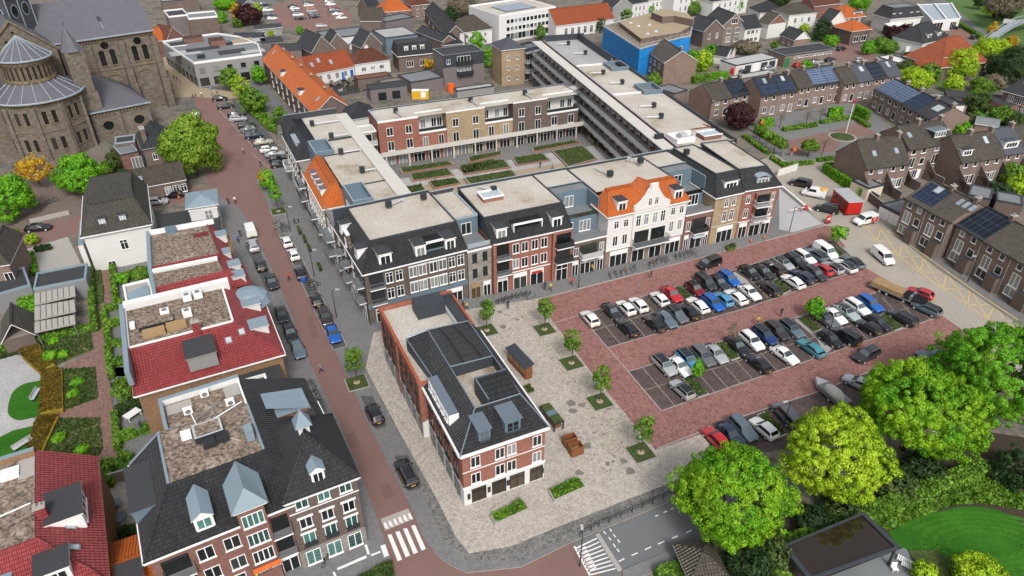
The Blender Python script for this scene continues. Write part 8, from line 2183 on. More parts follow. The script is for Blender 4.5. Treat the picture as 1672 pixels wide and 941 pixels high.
for i,(k,x,y,zc,rx,rz,mat,lab)in enumerate(TT):
 big_=rx>2.4
 near=k in(5,9,11,12,23)
 name='tree' if zc>2.3 else 'shrub'
 tree(W(k,x,y,zc),lab,mat,(rx,rx*rng.uniform(.85,1.05),rz),zc,(max(.6,zc*.5),.07*rx),int(34+13*rx*rx)if not near else int(40+14*rx*rx),.17 if not near else .12,24 if not near else 30,100+i,.12+.2*rx if rx<1.5 else .28+.14*rx,.55,name,name)
def hedge(k,a,b,w,h,mat,label,seed=0,z=0):
 p,q=W(k,*a,z=z+h),W(k,*b,z=z+h)
 d=q-p;Ld=d.length;ang=math.atan2(d.y,d.x)
 t=thing('hedge',label,'hedge',(p.x,p.y,z),ang)
 m=MB();m.box(0,-w/2+.1,0,Ld,w/2-.1,h-.1,mat);m.obj('stems',t)
 rs=np.random.RandomState(abs(seed+int(a[0])))
 n=int((Ld*(w+2*h))*26)+20
 u=rs.rand(n)*Ld;s=rs.rand(n)*(w+2*h)
 y=np.where(s<h,-w/2,np.where(s>h+w,w/2,s-h-w/2));z_=np.where(s<h,s,np.where(s>h+w,w+2*h-s,h))
 pos=np.stack([u,y,z_],1)+rs.normal(scale=.06,size=(n,3))
 nr=np.stack([np.zeros(n),np.where(s<h,-1,np.where(s>h+w,1,0)),np.where((s>=h)&(s<=h+w),1,.3)],1)+rs.normal(scale=.6,size=(n,3));nr/=np.linalg.norm(nr,axis=1)[:,None]
 t1=np.cross(nr,rs.normal(size=(n,3)));t1/=np.linalg.norm(t1,axis=1)[:,None];t2=np.cross(nr,t1)
 sz=.13*(.6+.8*rs.rand(n))[:,None]
 quad=np.stack([pos-t1*sz-t2*sz,pos+t1*sz-t2*sz,pos+t1*sz+t2*sz,pos-t1*sz+t2*sz],1).reshape(-1,3)
 me=bpy.data.meshes.new('leaves');me.from_pydata(quad.tolist(),[],np.arange(n*4).reshape(-1,4).tolist())
 me.materials.append(MATS[{'hedge':'leaf_mid' if 0 else 'leaf_green','hedge_dark':'leaf_dark','hedge_bright':'leaf_bright'}.get(mat,'leaf_green')])
 link('leaves',me,t)
MATS['hedge_bright']=MATS['hedge']
HH=[(5,(420,385),(720,310),.9,1.6,'hedge','long hedge under the white house wall'),(5,(543,385),(560,560),.7,1.0,'hedge','hedge along the right side of the red garden path, north'),(5,(560,445),(735,405),.8,1.2,'hedge','cross hedge below the northern terrace'),(5,(505,600),(625,560),.8,1.2,'hedge','cross hedge at the second garden plot'),(5,(508,680),(615,640),.8,1.2,'hedge','cross hedge at the third garden plot'),(5,(515,775),(620,745),.8,1.2,'hedge','cross hedge at the fourth garden plot'),(5,(530,865),(640,835),.8,1.2,'hedge','cross hedge at the fifth garden plot'),(5,(500,610),(525,760),.7,1.0,'hedge','path hedge beside the middle plots'),(5,(520,780),(540,930),.7,1.0,'hedge','path hedge beside the lower plots'),(9,(500,80),(610,45),.8,1.2,'hedge_dark','cross hedge below the small black pond'),(9,(515,180),(655,135),.9,1.3,'hedge_dark','dark hedge above the white table terrace'),(9,(512,190),(525,350),.7,1.1,'hedge','path hedge beside the table terrace'),(9,(520,305),(680,250),.9,1.2,'hedge','hedge below the table terrace'),(9,(530,380),(590,400),.8,1.1,'hedge','short hedge at the path corner'),(9,(462,410),(480,510),.9,1.4,'hedge','short hedge beside the wine-red roof'),(9,(480,415),(610,470),.9,1.4,'hedge','hedge running to the black mansard'),(9,(470,760),(660,705),1.2,1.6,'hedge_dark','thick hedge in front of the orange annex'),(9,(465,690),(480,790),.9,1.4,'hedge','short hedge on the terrace side of the red roof'),(5,(430,400),(455,690),.7,1.4,'hedge','tall hedge between carports and garden path'),(5,(0,790),(450,680),.8,1.2,'hedge','long hedge above the amber beds'),(5,(120,500),(130,640),2.2,1.8,'hedge_bright','fat bright green hedge left of the carports'),(5,(150,330),(165,430),.6,1.0,'hedge_bright','small hedge by the driveway'),(5,(165,310),(245,295),.8,1.0,'hedge_dark','low dark hedge above the driveway'),(12,(190,800),(600,645),1.5,1.5,'hedge','long hedge above the flooded roof, left half'),(12,(600,640),(1130,425),1.6,1.6,'hedge','long hedge above the lawn, right half'),(12,(90,830),(230,950),1.8,1.8,'hedge','hedge running down beside the flooded roof'),(12,(1130,425),(1300,520),1.6,1.6,'hedge_dark','hedge bending down towards the right edge'),(11,(760,935),(960,870),1.8,1.2,'hedge','hedge at the bottom edge beside the south pavement'),(11,(960,900),(1150,850),2.0,1.4,'hedge_dark','dark hedge behind the little shed roof'),(36,(510,360),(860,600),2.2,2.2,'hedge_bright','tall clipped hedge below the big gable wall'),(36,(0,300),(130,385),1.0,.8,'hedge','low hedge at the west corner of the little square'),(36,(130,370),(380,345),1.0,.8,'hedge','low hedge along the south side of the little square'),(36,(415,325),(570,310),1.0,.8,'hedge','short low hedge by the gap in the square'),(36,(105,50),(410,5),1.0,.9,'hedge','low hedge on the north side of the square'),(38,(330,610),(600,760),1.2,2.2,'hedge','pleached hedge on the west side of the square'),(38,(205,700),(440,870),1.0,.8,'hedge','long low hedge outside the pleached one'),(38,(950,570),(1260,520),1.0,.9,'hedge','low hedge by the flag pole corner'),(38,(1260,520),(1412,610),1.0,.9,'hedge','low hedge on the east side of the square'),(38,(1030,450),(1165,440),1.0,2.6,'hedge_bright','tall clipped screen in front of the blue solar roofs'),(38,(1290,420),(1412,480),1.0,2.6,'hedge_bright','tall clipped screen east of the lane'),(38,(370,560),(490,545),1.0,2.2,'hedge_bright','tall clipped screen in front of the first solar house'),(38,(580,640),(905,590),1.0,.8,'hedge','low hedge along the terrace fronts'),(32,(1010,740),(1180,710),1.6,2.0,'hedge','hedge below the lime garden tree, left'),(32,(1180,705),(1345,690),1.6,2.0,'hedge_bright','bright hedge ending at the red letter box'),(34,(810,200),(1050,340),1.4,1.2,'hedge','hedge along the ring road'),(34,(330,480),(570,460),1.4,2.0,'hedge_dark','dark hedge behind the white sign board'),(34,(0,430),(200,430),2.0,2.0,'hedge','hedge left of the plum tree'),(34,(770,860),(890,920),1.0,1.6,'hedge_bright','bright hedge beside the bungalow'),(35,(820,30),(950,110),1.0,1.6,'hedge_bright','bright hedge by the white flat annex'),(4,(1175,540),(1250,600),1.4,1.6,'hedge_bright','hedge under the grey hip house')]
for i,hdef in enumerate(HH):hedge(*hdef,seed=i)
# beds in the car park, court gardens, street furniture
def bed(name,label,k,pts,h,top,edge='kerb',cat='planter',group=None,z=0.02,plants=0,leaf='leaf_mid',ph=.22):
 P=[W(k,*p,z=z+h)for p in pts]
 c=sum(P,Vector())/len(P)
 t=thing(name,label,cat,(c.x,c.y,z),0,group)
 q=[(p.x-c.x,p.y-c.y)for p in P]
 b=MB();b.prism(q,0,h,edge);b.obj('edge',t)
 inner=[(x*.9,y*.9)if len(q)==4 else(x*.94,y*.94)for x,y in q]
 b=MB();b.prism(inner,h-.01,h+.05,top);b.obj('soil',t)
 if plants:
  rs=np.random.RandomState(abs(int(pts[0][0]))+3)
  V_=[];n=plants
  A_,B_,C2,D2=[np.array(v)for v in(inner+inner)[:4]]
  u,v=rs.rand(n,1),rs.rand(n,1)
  xy=(A_*(1-u)+B_*u)*(1-v)+(D2*(1-u)+C2*u)*v
  pos=np.concatenate([xy,h+.03+rs.rand(n,1)**2*ph*(1+np.sin(xy[:,:1]*2)*.5)],1)
  nr=rs.normal(size=(n,3))+[0,0,.8];nr/=np.linalg.norm(nr,axis=1)[:,None]
  t1=np.cross(nr,rs.normal(size=(n,3)));t1/=np.linalg.norm(t1,axis=1)[:,None];t2=np.cross(nr,t1)
  s=.10*(.6+.9*rs.rand(n,1))
  quad=np.stack([pos-t1*s-t2*s,pos+t1*s-t2*s,pos+t1*s+t2*s,pos-t1*s+t2*s],1).reshape(-1,3)
  me=bpy.data.meshes.new('plants');me.from_pydata(quad.tolist(),[],np.arange(n*4).reshape(-1,4).tolist());me.materials.append(MATS[leaf])
  link('plants',me,t)
 return t
GB_='grass beds in the car park'
bed('grass_bed','grass bed between the red and dark red cars',7,[(900,505),(930,497),(985,550),(955,572)],.14,'planting',group=GB_,plants=120)
bed('grass_bed','grass bed beside the black estate, near strip',8,[(180,470),(205,462),(275,522),(235,540)],.14,'planting',group=GB_,plants=120)
bed('grass_bed','grass bed with the thin bare tree',7,[(1097,775),(1140,765),(1222,848),(1180,865)],.14,'planting',group=GB_,plants=120)
bed('grass_bed','grass bed with the small bright tree by the silver saloon',8,[(300,655),(345,640),(425,712),(385,728)],.14,'planting',group=GB_,plants=120)
bed('grass_bed','grass bed between black hatchback and dark estate',8,[(700,645),(735,632),(822,702),(780,720)],.14,'planting',group=GB_,plants=120)
bed('grass_bed','grass bed right of the silver hatchback, nearest the square',11,[(868,48),(905,36),(990,120),(940,137)],.14,'planting',group=GB_,plants=160)
bed('grass_bed','grass bed between the white hatchback and the grey people carrier',12,[(98,212),(140,195),(240,300),(195,320)],.14,'planting',group=GB_,plants=160)
bed('grass_bed','grass corner at the far right end of the near strip',8,[(445,300),(480,293),(535,350),(500,362)],.14,'planting',group=GB_,plants=100)
GP='long planters on the square'
bed('planter','long planter nearest the market building door',11,[(0,668),(145,590),(178,632),(22,702)],.45,'planting',group=GP,z=.12,plants=800,leaf='leaf_green',ph=.35)
bed('planter','long planter east of the market building',11,[(262,553),(400,493),(430,535),(288,598)],.45,'planting',group=GP,z=.12,plants=800,leaf='leaf_green',ph=.35)
bed('planter','small planter behind the wooden kiosks',11,[(150,85),(180,75),(205,108),(175,120)],.3,'planting',z=.12,plants=120)
bed('hedge_bed','clipped bed at the foot of the zebra crossing',10,[(480,960),(600,895),(665,868),(680,960)],.5,'hedge',edge='hedge',z=.1,plants=900)
GQ='raised garden beds in the court'
CB=[(3,[(300,735),(455,708),(525,775),(380,815)],'square raised bed with dense green planting'),(3,[(105,770),(260,748),(296,780),(130,806)],'raised bed left of the dense square one'),(3,[(-150,808),(75,777),(105,815),(-125,850)],'long raised bed in the second line'),(3,[(-130,870),(110,828),(142,860),(-100,905)],'long raised bed in the front line'),(2,[(800,850),(990,820),(1022,852),(815,882)],'raised bed below the hedge strip'),(2,[(895,885),(1030,868),(1052,892),(920,918)],'small raised bed in the third line'),(2,[(785,912),(860,896),(885,935),(800,950)],'leftmost small raised bed by the gallery'),(2,[(1035,812),(1215,775),(1255,790),(1075,848)],'raised bed behind the long second line bed'),(2,[(750,822),(1000,785),(1028,802),(762,845)],'hedge strip in front of the red brick flats'),(2,[(1085,768),(1255,738),(1255,752),(1092,792)],'hedge strip in front of the yellow brick flats'),(3,[(200,722),(420,685),(450,692),(205,740)],'hedge strip in front of the dark brown flats'),(3,[(468,648),(485,645),(585,745),(570,752)],'narrow bed along the east galleries'),(3,[(500,700),(580,680),(590,695),(520,715)],'little bed in the shaded north-east corner'),(3,[(455,628),(540,615),(560,625),(470,640)],'small bed under the footbridge')]
for k,pts,lab in CB:bed('raised_bed',lab,k,pts,.35,'planting',edge='brick_orange',group=GQ,z=.03,plants=500)
sheet('court_floor',[L(11.6,17.2),L(65,17.2),L(70.5,58),L(11.6,58)],.02,'gravel_grey')
sheet('court_floor',[L(17,26),L(58,24),L(64,45),L(20,47)],.026,'sand')
sheet('court_floor',[L(18,52),L(69,52),L(70,60),L(18,60)],.026,'pave_grey')
t=thing('market_kiosk','long wooden kiosk with black sloping roof east of the market building','kiosk',tuple(W(7,130,930,0))[:2]+(.12,),AZ+R(90))
P_=[W(0,829,590),W(0,858,622)]
d=P_[1]-P_[0];t.location=(P_[0].x,P_[0].y,.12);t.rotation_euler[2]=math.atan2(d.y,d.x);Lk=d.length
b=MB();b.box(0,0,0,Lk,1.1,2.3,'wood');b.obj('body',t);b=MB();b.slab([(-.2,-.3,2.35),(Lk+.2,-.3,2.35),(Lk+.2,1.3,2.6),(-.2,1.3,2.6)],.12,'cladding_dark');b.obj('roof',t)
b=MB()
for i in range(3):b.box(Lk*(.05+i*.32),-.04,.9,Lk*(.3+i*.32),.0,1.9,'wood_tan')
b.obj('hatch',t)
t=thing('market_stall','dark two-part stall with mossy roof beside the market building','stall',(0,0,.12));P_=[W(11,258,250),W(11,290,282)]
P0=W(11,222,178,1.4);P1=W(11,290,262,1.4);d=P1-P0;t.location=(P0.x,P0.y,.12);t.rotation_euler[2]=math.atan2(d.y,d.x);Lk=d.length
b=MB();b.box(0,0,1.3,Lk,1.5,1.42,'metal_dark');b.box(.1,.1,1.42,Lk*.35,1.4,1.55,'planting');b.box(Lk*.62,.1,1.42,Lk-.1,1.4,1.55,'planting');b.box(Lk*.37,.1,1.42,Lk*.6,1.4,1.5,'cladding_blue');b.obj('roof',t)
b=MB()
for x in(.1,Lk/2,Lk-.1):
 for y in(.1,1.4):b.box(x-.07,y-.07,0,x+.07,y+.07,1.3,'metal_dark')
b.box(.3,.3,.3,Lk-.3,1.2,.8,'wood');b.obj('frame',t)
t=thing('timber_pavilion','reddish timber seat structure with a square opening on the square','pavilion',(0,0,.12));P0=W(11,322,345);P1=W(11,368,412);d=P1-P0;t.location=(P0.x,P0.y,.12);t.rotation_euler[2]=math.atan2(d.y,d.x);Lk=d.length
b=MB()
for x0,x1 in((0,Lk*.38),(Lk*.55,Lk)):
 b.box(x0,0,0,x0+.12,1.7,1.3,'wood');b.box(x1-.12,0,0,x1,1.7,1.3,'wood');b.box(x0+.12,0,0,x1-.12,.12,1.3,'wood');b.box(x0+.12,1.58,0,x1-.12,1.7,1.3,'wood');b.box(x0+.12,.12,.3,x1-.12,1.58,.45,'wood_tan' if x0 else 'metal_dark')
b.box(Lk*.38,.2,0,Lk*.55,1.5,.7,'wood');b.obj('frame',t);b=MB();b.box(Lk*.40,.4,.7,Lk*.54,1.3,.78,'white_paint');b.obj('table_top',t)
pts=[W(11,x,y,.12)for x,y in((405,765),(455,735),(490,718),(537,700),(590,676),(640,655),(685,636),(732,614),(780,596),(832,574),(900,548))]
t=thing('railing','dark metal railing on the kerb above the south road','railing',tuple(pts[0]));b=MB();p0=pts[0]
for a_,c_ in zip(pts,pts[1:]):
 A_,B_=a_-p0,c_-p0
 b.tube((A_.x,A_.y,1.0),(B_.x,B_.y,1.0),.05,5,'metal_dark');b.tube((A_.x,A_.y,.55),(B_.x,B_.y,.55),.04,5,'metal_dark')
b.obj('rail',t);b=MB()
for a_ in pts:A_=a_-p0;b.tube((A_.x,A_.y,0),(A_.x,A_.y,1.05),.05,6,'metal_dark')
b.objs('post',t)
lp=thing('lamp_post','','lamp post');b=MB();b.tube((0,0,0),(0,0,5.2),.08,8,'metal_dark',.05);b.tube((0,0,5.1),(.7,0,5.3),.04,6,'metal_dark');b.obj('pole',lp);b=MB();b.box(.5,-.14,5.22,1.15,.14,5.34,'metal_light');b.obj('lamp_head',lp)
LP=[(7,432,512,0,'lamp post at the kerb below the red brick house'),(8,265,235,0,'tall dark lamp post beside the red end house'),(12,212,290,200,'lamp post between the dark people carrier and the trees'),(8,130,535,30,'lamp post beside the crossing slab between the strips'),(8,440,790,30,'lamp post on the pale path by the teal saloon'),(8,1133,484,190,'slim dark lamp post on the yard row pavement'),(6,222,235,0,'dark lamp post at the bicycle stand near the bend'),(6,338,455,0,'lamp post by the second bicycle stand'),(6,447,655,0,'short post beside the bright blue car'),(11,405,900,90,'lamp post standing on the red road at the bottom edge'),(5,420,130,0,'lamp post at the corner of the small zinc pavilion')if 0 else(1,1240,725,0,'slim post on the red plaza'),(9,205*0+725,200,0,'grey lamp post at the garden wall'),(8,790,235,0,'lamp post at the left end house of the yard row'),(30,800,170,0,'lamp post in the far car park'),(3,1060,590,0,'lamp post beside the tan terraced house')]
first=True
for k,x,y,rz,lab in LP:
 p=W(k,x,y)
 if first:lp.location=(p.x,p.y,.1);lp.rotation_euler[2]=R(rz);lp['label']=lab;lp['group']='lamp posts';first=False
 else:dup(lp,(p.x,p.y,.1),R(rz),lab,group='lamp posts')
p=W(38,1178,712);t=thing('flag_pole','white flag pole with red tip on the round green island','pole',(p.x,p.y,0));b=MB();b.tube((0,0,0),(0,0,8.4),.12,8,'white_paint',.08);b.obj('pole',t);b=MB();b.tube((0,0,8.4),(0,0,9.0),.3,8,'red_paint');b.obj('finial',t)
p=W(38,1150,725,.2);t=thing('round_bed','round planted island around the flag pole','planter',(p.x,p.y,0));b=MB();b.tube((0,0,0),(0,0,.2),3.4,20,'kerb');b.obj('edge',t);b=MB();b.dome(0,0,.19,3.0,.35,16,3,'planting');b.obj('plants',t)
for i,(x,y,lab)in enumerate(((350,770,'leftmost'),(415,825,'second'),(490,880,'third'),(555,920,'fourth'))):
 p=W(38,x,y);t=thing('street_tree','%s of the four slim trunks under the pleached hedge'%lab,'tree',(p.x,p.y,0),0,'pleached trees');b=MB();b.tube((0,0,0),(0,0,2.6),.09,6,'bark',.06);b.tube((-.9,0,2.2),(.9,0,2.3),.04,4,'bark');b.obj('trunk',t)
 link('crown',leaf_mesh('crown','leaf_green',(1.3,.5,.9),40,.12,22,400+i,.3,.4),t,(0,0,2.9))
tree(W(38,835,830,2.4),'round mop-headed tree on the south side of the little square','leaf_green',(2.0,1.8,1.3),2.8,(2.4,.1),90,.14,34,501,.5,.5,'street_tree')
for x,y,lab in((955,900,'bare pollarded tree with fan-trained branches on the little square'),(545,640,'bare pollarded tree before the first solar house'),(795,620,'bare pollarded tree in front of the striped solar roofs'),(925,590,'bare pollarded tree left of the clipped screen')):
 p=W(38,x,y);t=thing('pollard_tree',lab,'tree',(p.x,p.y,0),AZ);b=MB();b.tube((0,0,0),(0,0,3.6),.12,6,'bark',.08)
 for i in range(5):
  z=1.8+i*.45
  for s_ in(-1,1):b.tube((0,0,z),(s_*1.5,.1*s_,z+.3),.05,4,'bark',.03)
 b.obj('trunk',t)
 link('crown',leaf_mesh('crown','leaf_bare',(1.6,.5,1.3),26,.07,8,520+int(x),.2,.4),t,(0,0,3.1))
for x,y,lab in((655,920,'leaning dark post with an orange ball on the little square'),(345,655,'orange topped post behind the pleached hedge')):
 p=W(38,x,y);t=thing('marker_post',lab,'post',(p.x,p.y,0));b=MB();b.tube((0,0,0),(.1,0,2.0),.07,6,'metal_light');b.obj('pole',t);b=MB();b.dome(.5,0,1.6,.45,.8,8,3,'orange_sign');b.dome(-.2,0,1.7,.4,.5,8,3,'metal_dark');b.obj('ball',t)
bk=thing('bicycle','','bicycle')
wb=MB()
for i in range(14):
 a0,a1=2*PI*i/14,2*PI*(i+1)/14
 wb.tube((.33*math.cos(a0),0,.33*math.sin(a0)),(.33*math.cos(a1),0,.33*math.sin(a1)),.028,4,'rubber',cap=False)
for i in range(4):
 a0=PI*i/4;wb.tube((-.32*math.cos(a0),0,-.32*math.sin(a0)),(.32*math.cos(a0),0,.32*math.sin(a0)),.008,3,'metal_grey',cap=False)
wm_=wb.mesh('wheel')
link('wheel',wm_,bk,(-.52,0,.35));link('wheel',wm_,bk,(.54,0,.35))
b=MB()
for p_,q_ in(((-.52,0,.35),(-.12,0,.32)),((-.52,0,.35),(-.22,0,.78)),((-.12,0,.32),(-.24,0,.88)),((-.12,0,.32),(.40,0,.76)),((-.22,0,.78),(.38,0,.84)),((.54,0,.35),(.36,0,.98))):b.tube(p_,q_,.026,5,'paint_grey')
b.obj('frame',bk)
b=MB();b.tube((.34,-.28,1.0),(.34,.28,1.0),.02,5,'metal_dark');b.tube((.36,0,.95),(.34,0,1.0),.02,5,'metal_dark');b.obj('handlebar',bk)
b=MB();b.box(-.38,-.08,.88,-.12,.08,.94,'rubber');b.obj('saddle',bk)
BK=[]
def bikes(k,pts,az,cols,where,group,z=.12):
 n=len(pts)
 for i,(x,y)in enumerate(pts):BK.append((W(k,x,y,z),az+rng.uniform(-12,12),cols[i%len(cols)],'%s bicycle %s of %d parked %s'%({'dark':'dark','paint':''}.get(cols[i%len(cols)],cols[i%len(cols)]),['first','second','third','fourth','fifth','sixth','seventh','eighth','ninth'][i],n,where),group))
bikes(7,[(585,458),(612,448),(640,443),(660,437),(690,425),(706,418)],100,['dark','black','dark','red','mint','teal'],'on the kerb before the white gabled house','bicycles along the shops')
bikes(7,[(778,405),(795,398),(812,388),(830,380),(850,383),(866,372)],95,['dark','red','black','grey','dark','silver'],'under the middle gable','bicycles along the shops')
bikes(7,[(905,365),(925,362),(945,358),(962,350),(980,345),(1000,348)],95,['black','dark','grey','dark','black','silver'],'before the brick infill house','bicycles along the shops')
bikes(7,[(50,582),(80,572),(115,562),(150,555),(185,548),(200,560)],30,['dark','black','dark','grey','dark','mint'],'at the rack left of the red brick house','bicycles along the shops')
bikes(6,[(160,195),(172,205),(184,212),(195,220),(165,222),(190,238)],20,['grey','silver','dark','grey','silver','dark'],'at the stand near the bend','bicycles by the street')
bikes(6,[(315,485),(325,495),(335,505),(345,500),(330,520)],20,['grey','dark','silver','dark','grey'],'between the blue crate and the black hatchback','bicycles by the street')
bikes(10,[(288,80),(294,95),(298,110),(305,124),(310,138),(318,152),(325,168),(332,185),(338,200)],25,['dark','grey','silver','dark','beige','beige','dark','grey','teal'],'in the long rack left of the street','bicycles in the long rack')
bikes(5,[(185,125),(210,112),(235,100),(255,92),(270,85)],60,['black','dark','black','grey','dark'],'in the church yard','bicycles in the church yard')
bikes(1,[(850,385),(865,392),(880,405),(942,478),(955,472)],100,['dark','black','dark','black','dark'],'by the grey shop building','bicycles by the church')
bikes(10,[(368,880)],70,['dark'],'leaning by the slate tower house','bicycles by the street')
for i,(p,az,c,lab,g)in enumerate(BK):
 lab=lab.replace(' first of 1','').replace('  ',' ')
 if i==0:
  bk.location=p;bk.rotation_euler[2]=R(az);bk['label']=lab;bk['group']=g
  for ch in bk.children:_swap(ch,{})
  BK0=(c,)
 else:dup(bk,tuple(p),R(az),lab,None,{'paint_grey':'paint_'+c},g)
b=MB()
P0=W(7,42,590,.12)
t=thing('bicycle_rack','long low steel bicycle rack on the square edge','rack',tuple(P0),math.atan2((W(7,180,545)-W(7,42,590)).y,(W(7,180,545)-W(7,42,590)).x));Lr=(W(7,180,545)-W(7,42,590)).length
for i in range(7):x=Lr*i/6;b.tube((x,0,0),(x,0,.8),.03,5,'metal_dark');b.tube((x,0,.8),(x,.6,.8),.03,5,'metal_dark');b.tube((x,.6,.8),(x,.6,0),.03,5,'metal_dark')
b.tube((0,0,.78),(Lr,0,.78),.03,5,'metal_dark');b.obj('frame',t)
def person_mesh(pose):
 J={'walk':{'hip':(0,0,.92),'chest':(0,.02,1.32),'neck':(0,.03,1.5),'head':(0,.05,1.64),'top':(0,.04,1.75),'ls':(-.19,.02,1.42),'le':(-.25,-.14,1.16),'lh':(-.24,-.06,.92),'rs':(.19,.02,1.42),'re':(.25,.16,1.16),'rh':(.24,.32,.98),'lt':(-.1,0,.88),'lk':(-.11,.20,.5),'lf':(-.11,.24,.08),'lo':(-.11,.40,.04),'rt':(.1,0,.88),'rk':(.11,-.05,.48),'rf':(.11,-.34,.12),'ro':(.11,-.22,.03)},'stand':{'hip':(0,0,.94),'chest':(0,0,1.34),'neck':(0,0,1.52),'head':(0,.03,1.65),'top':(0,.02,1.76),'ls':(-.19,0,1.44),'le':(-.25,-.04,1.16),'lh':(-.24,.06,.90),'rs':(.19,0,1.44),'re':(.26,-.02,1.16),'rh':(.16,.22,1.08),'lt':(-.1,0,.9),'lk':(-.12,.03,.5),'lf':(-.13,0,.08),'lo':(-.15,.17,.03),'rt':(.1,0,.9),'rk':(.12,.02,.5),'rf':(.13,-.03,.08),'ro':(.16,.14,.03)}}[pose]
 rad={'hip':.15,'chest':.17,'neck':.06,'head':.10,'top':.06,'ls':.065,'le':.045,'lh':.035,'rs':.065,'re':.045,'rh':.035,'lt':.10,'lk':.065,'lf':.045,'lo':.04,'rt':.10,'rk':.065,'rf':.045,'ro':.04}
 E=[('hip','chest'),('chest','neck'),('neck','head'),('head','top'),('chest','ls'),('ls','le'),('le','lh'),('chest','rs'),('rs','re'),('re','rh'),('hip','lt'),('lt','lk'),('lk','lf'),('lf','lo'),('hip','rt'),('rt','rk'),('rk','rf'),('rf','ro')]
 names=list(J);ix={n:i for i,n in enumerate(names)}
 me=bpy.data.meshes.new('person');me.from_pydata([J[n]for n in names],[(ix[a],ix[b])for a,b in E],[])
 o=bpy.data.objects.new('person',me);COL.objects.link(o)
 sk=o.modifiers.new('skin','SKIN')
 if not me.skin_vertices:me.skin_vertices.new()if hasattr(me.skin_vertices,'new')else None
 lay=me.skin_vertices[0].data
 for n in names:lay[ix[n]].radius=(rad[n],rad[n]*(.72 if n in('chest','hip')else 1))
 lay[ix['hip']].use_root=True
 sb=o.modifiers.new('sub','SUBSURF');sb.levels=sb.render_levels=1
 dg=bpy.context.evaluated_depsgraph_get();out=bpy.data.meshes.new_from_object(o.evaluated_get(dg))
 bpy.data.objects.remove(o)
 for m in('cloth_top','cloth_legs','skin','hair','rubber'):out.materials.append(MATS[m])
 for p in out.polygons:
  c=p.center;p.use_smooth=True
  hand=abs(c.x)>.12 and(c.z<1.02)and c.z>.8 and abs(c.x)>.17
  p.material_index=4 if c.z<.10 else 2 if hand else 1 if c.z<.92 else 0 if c.z<1.5 else(3 if(c.z>1.70 or c.y<.0)else 2)
 return out
for nm,c in(('cloth_top',(.03,.035,.05)),('cloth_legs',(.03,.035,.06)),('skin',(.48,.28,.2)),('hair',(.05,.03,.02)),('cloth_red',(.6,.03,.02)),('cloth_yellow',(.55,.42,.05)),('cloth_grey',(.25,.26,.28)),('cloth_blue',(.04,.12,.35)),('cloth_beige',(.42,.36,.27)),('cloth_white',(.65,.65,.63))):
 if nm not in MATS:paint(nm,c,.8);MATS[nm].node_tree.nodes['Principled BSDF'].inputs['Coat Weight'].default_value=0
try:
 PM={p:person_mesh(p)for p in('walk','stand')}
except Exception as ex:
 print('person',ex);PM=None
PP=[(6,215,475,'walk','cloth_red',-60,'person in red walking on the red street'),(1,1190,752,'walk','cloth_beige',200,'person in light clothes crossing the red plaza alone'),(10,345,25,'walk','cloth_grey',110,'person in grey at the left kerb by the bicycle rack'),(7,268,520,'stand','cloth_top',20,'person in black beside the one in yellow, red brick house kerb'),(7,296,525,'walk','cloth_yellow',200,'person in yellow near the car park corner'),(7,498,432,'walk','cloth_yellow',100,'person in ochre before the brown shop house'),(7,785,462,'walk','cloth_top',60,'person in black on the red paving by the kerb'),(7,88,612,'stand','cloth_top',0,'dark figure on the beige square by the bicycle rack'),(6,1085,620,'walk','cloth_yellow',40,'person in olive walking behind the market building'),(6,1065,612,'walk','cloth_top',40,'person in black ahead of the olive one behind the market building'),(5,1062,82,'stand','cloth_grey',40,'person in grey at the bend beside the pavilion'),(5,1118,105,'walk','cloth_top',0,'first of two people on the pavement below the bend'),(5,1150,98,'walk','cloth_white',0,'person in white on the pavement below the bend'),(5,1165,290,'walk','cloth_blue',200,'person in blue beside the white van'),(5,1175,262,'stand','cloth_top',180,'person in black beside the white van'),(6,245,200,'walk','cloth_top',100,'person in dark clothes by the cargo boxes on the pavement'),(6,262,192,'stand','cloth_grey',100,'person in grey by the cargo boxes on the pavement'),(37,165,770,'walk','cloth_top',150,'person in black beside the yellow flowering tree'),(7,400,498,'walk','cloth_red',20,'person in red by the lamp post before the shops'),(1,985,475,'stand','cloth_white',0,'person in white on the sandy street by the church'),(1,1062,462,'walk','cloth_grey',60,'person in grey on the sandy street'),(3,245,822,'stand','cloth_top',0,'dark figure standing on the sandy court floor'),(3,305,832,'stand','cloth_grey',0,'second figure on the sandy court floor'),(8,222,650,'stand','cloth_top',0,'person in black at the back of the brown estate car'),(8,108,690,'stand','cloth_yellow',0,'person in yellow behind the navy blue estate car'),(10,42,920,'stand','cloth_top',0,'person at the lit shop door below the yellow sign')]
if PM:
 for k,x,y,ps,ct,az,lab in PP:
  p=W(k,x,y,.1)
  o=link('person',PM[ps],None,(p.x,p.y,.13),R(az))
  if ct!='cloth_top':_swap(o,{'cloth_top':ct})
  tag(o,lab,'person','people about the square')
def small(name,label,cat,k,x,y,z,fn,rz=0,group=None):
 p=W(k,x,y,z);b=MB();fn(b);o=b.obj(name);o.location=(p.x,p.y,z);o.rotation_euler=(0,0,rz);return tag(o,label,cat,group)
for i,(x,y)in enumerate(((263,222),(288,263),(310,306),(362,400))):
 bed('planter',['first','second','third','fourth'][i]+' low dark planter from the bend on the shopping pavement',6,[(x-12,y-14),(x,y-18),(x+14,y+14),(x,y+18)],.5,'planting','metal_dark',group='low planters on the pavement',z=.12,plants=40)
bed('planter','low round hedge planter in front of the yellow brick house',7,[(1150,305),(1175,295),(1200,300),(1198,312),(1160,320)],.5,'planting','hedge',z=.12,plants=120)
cone=lambda b:(b.box(-.25,-.25,0,.25,.25,.06,'rubber'),b.tube((0,0,.06),(0,0,.8),.2,8,'orange_sign',.04))
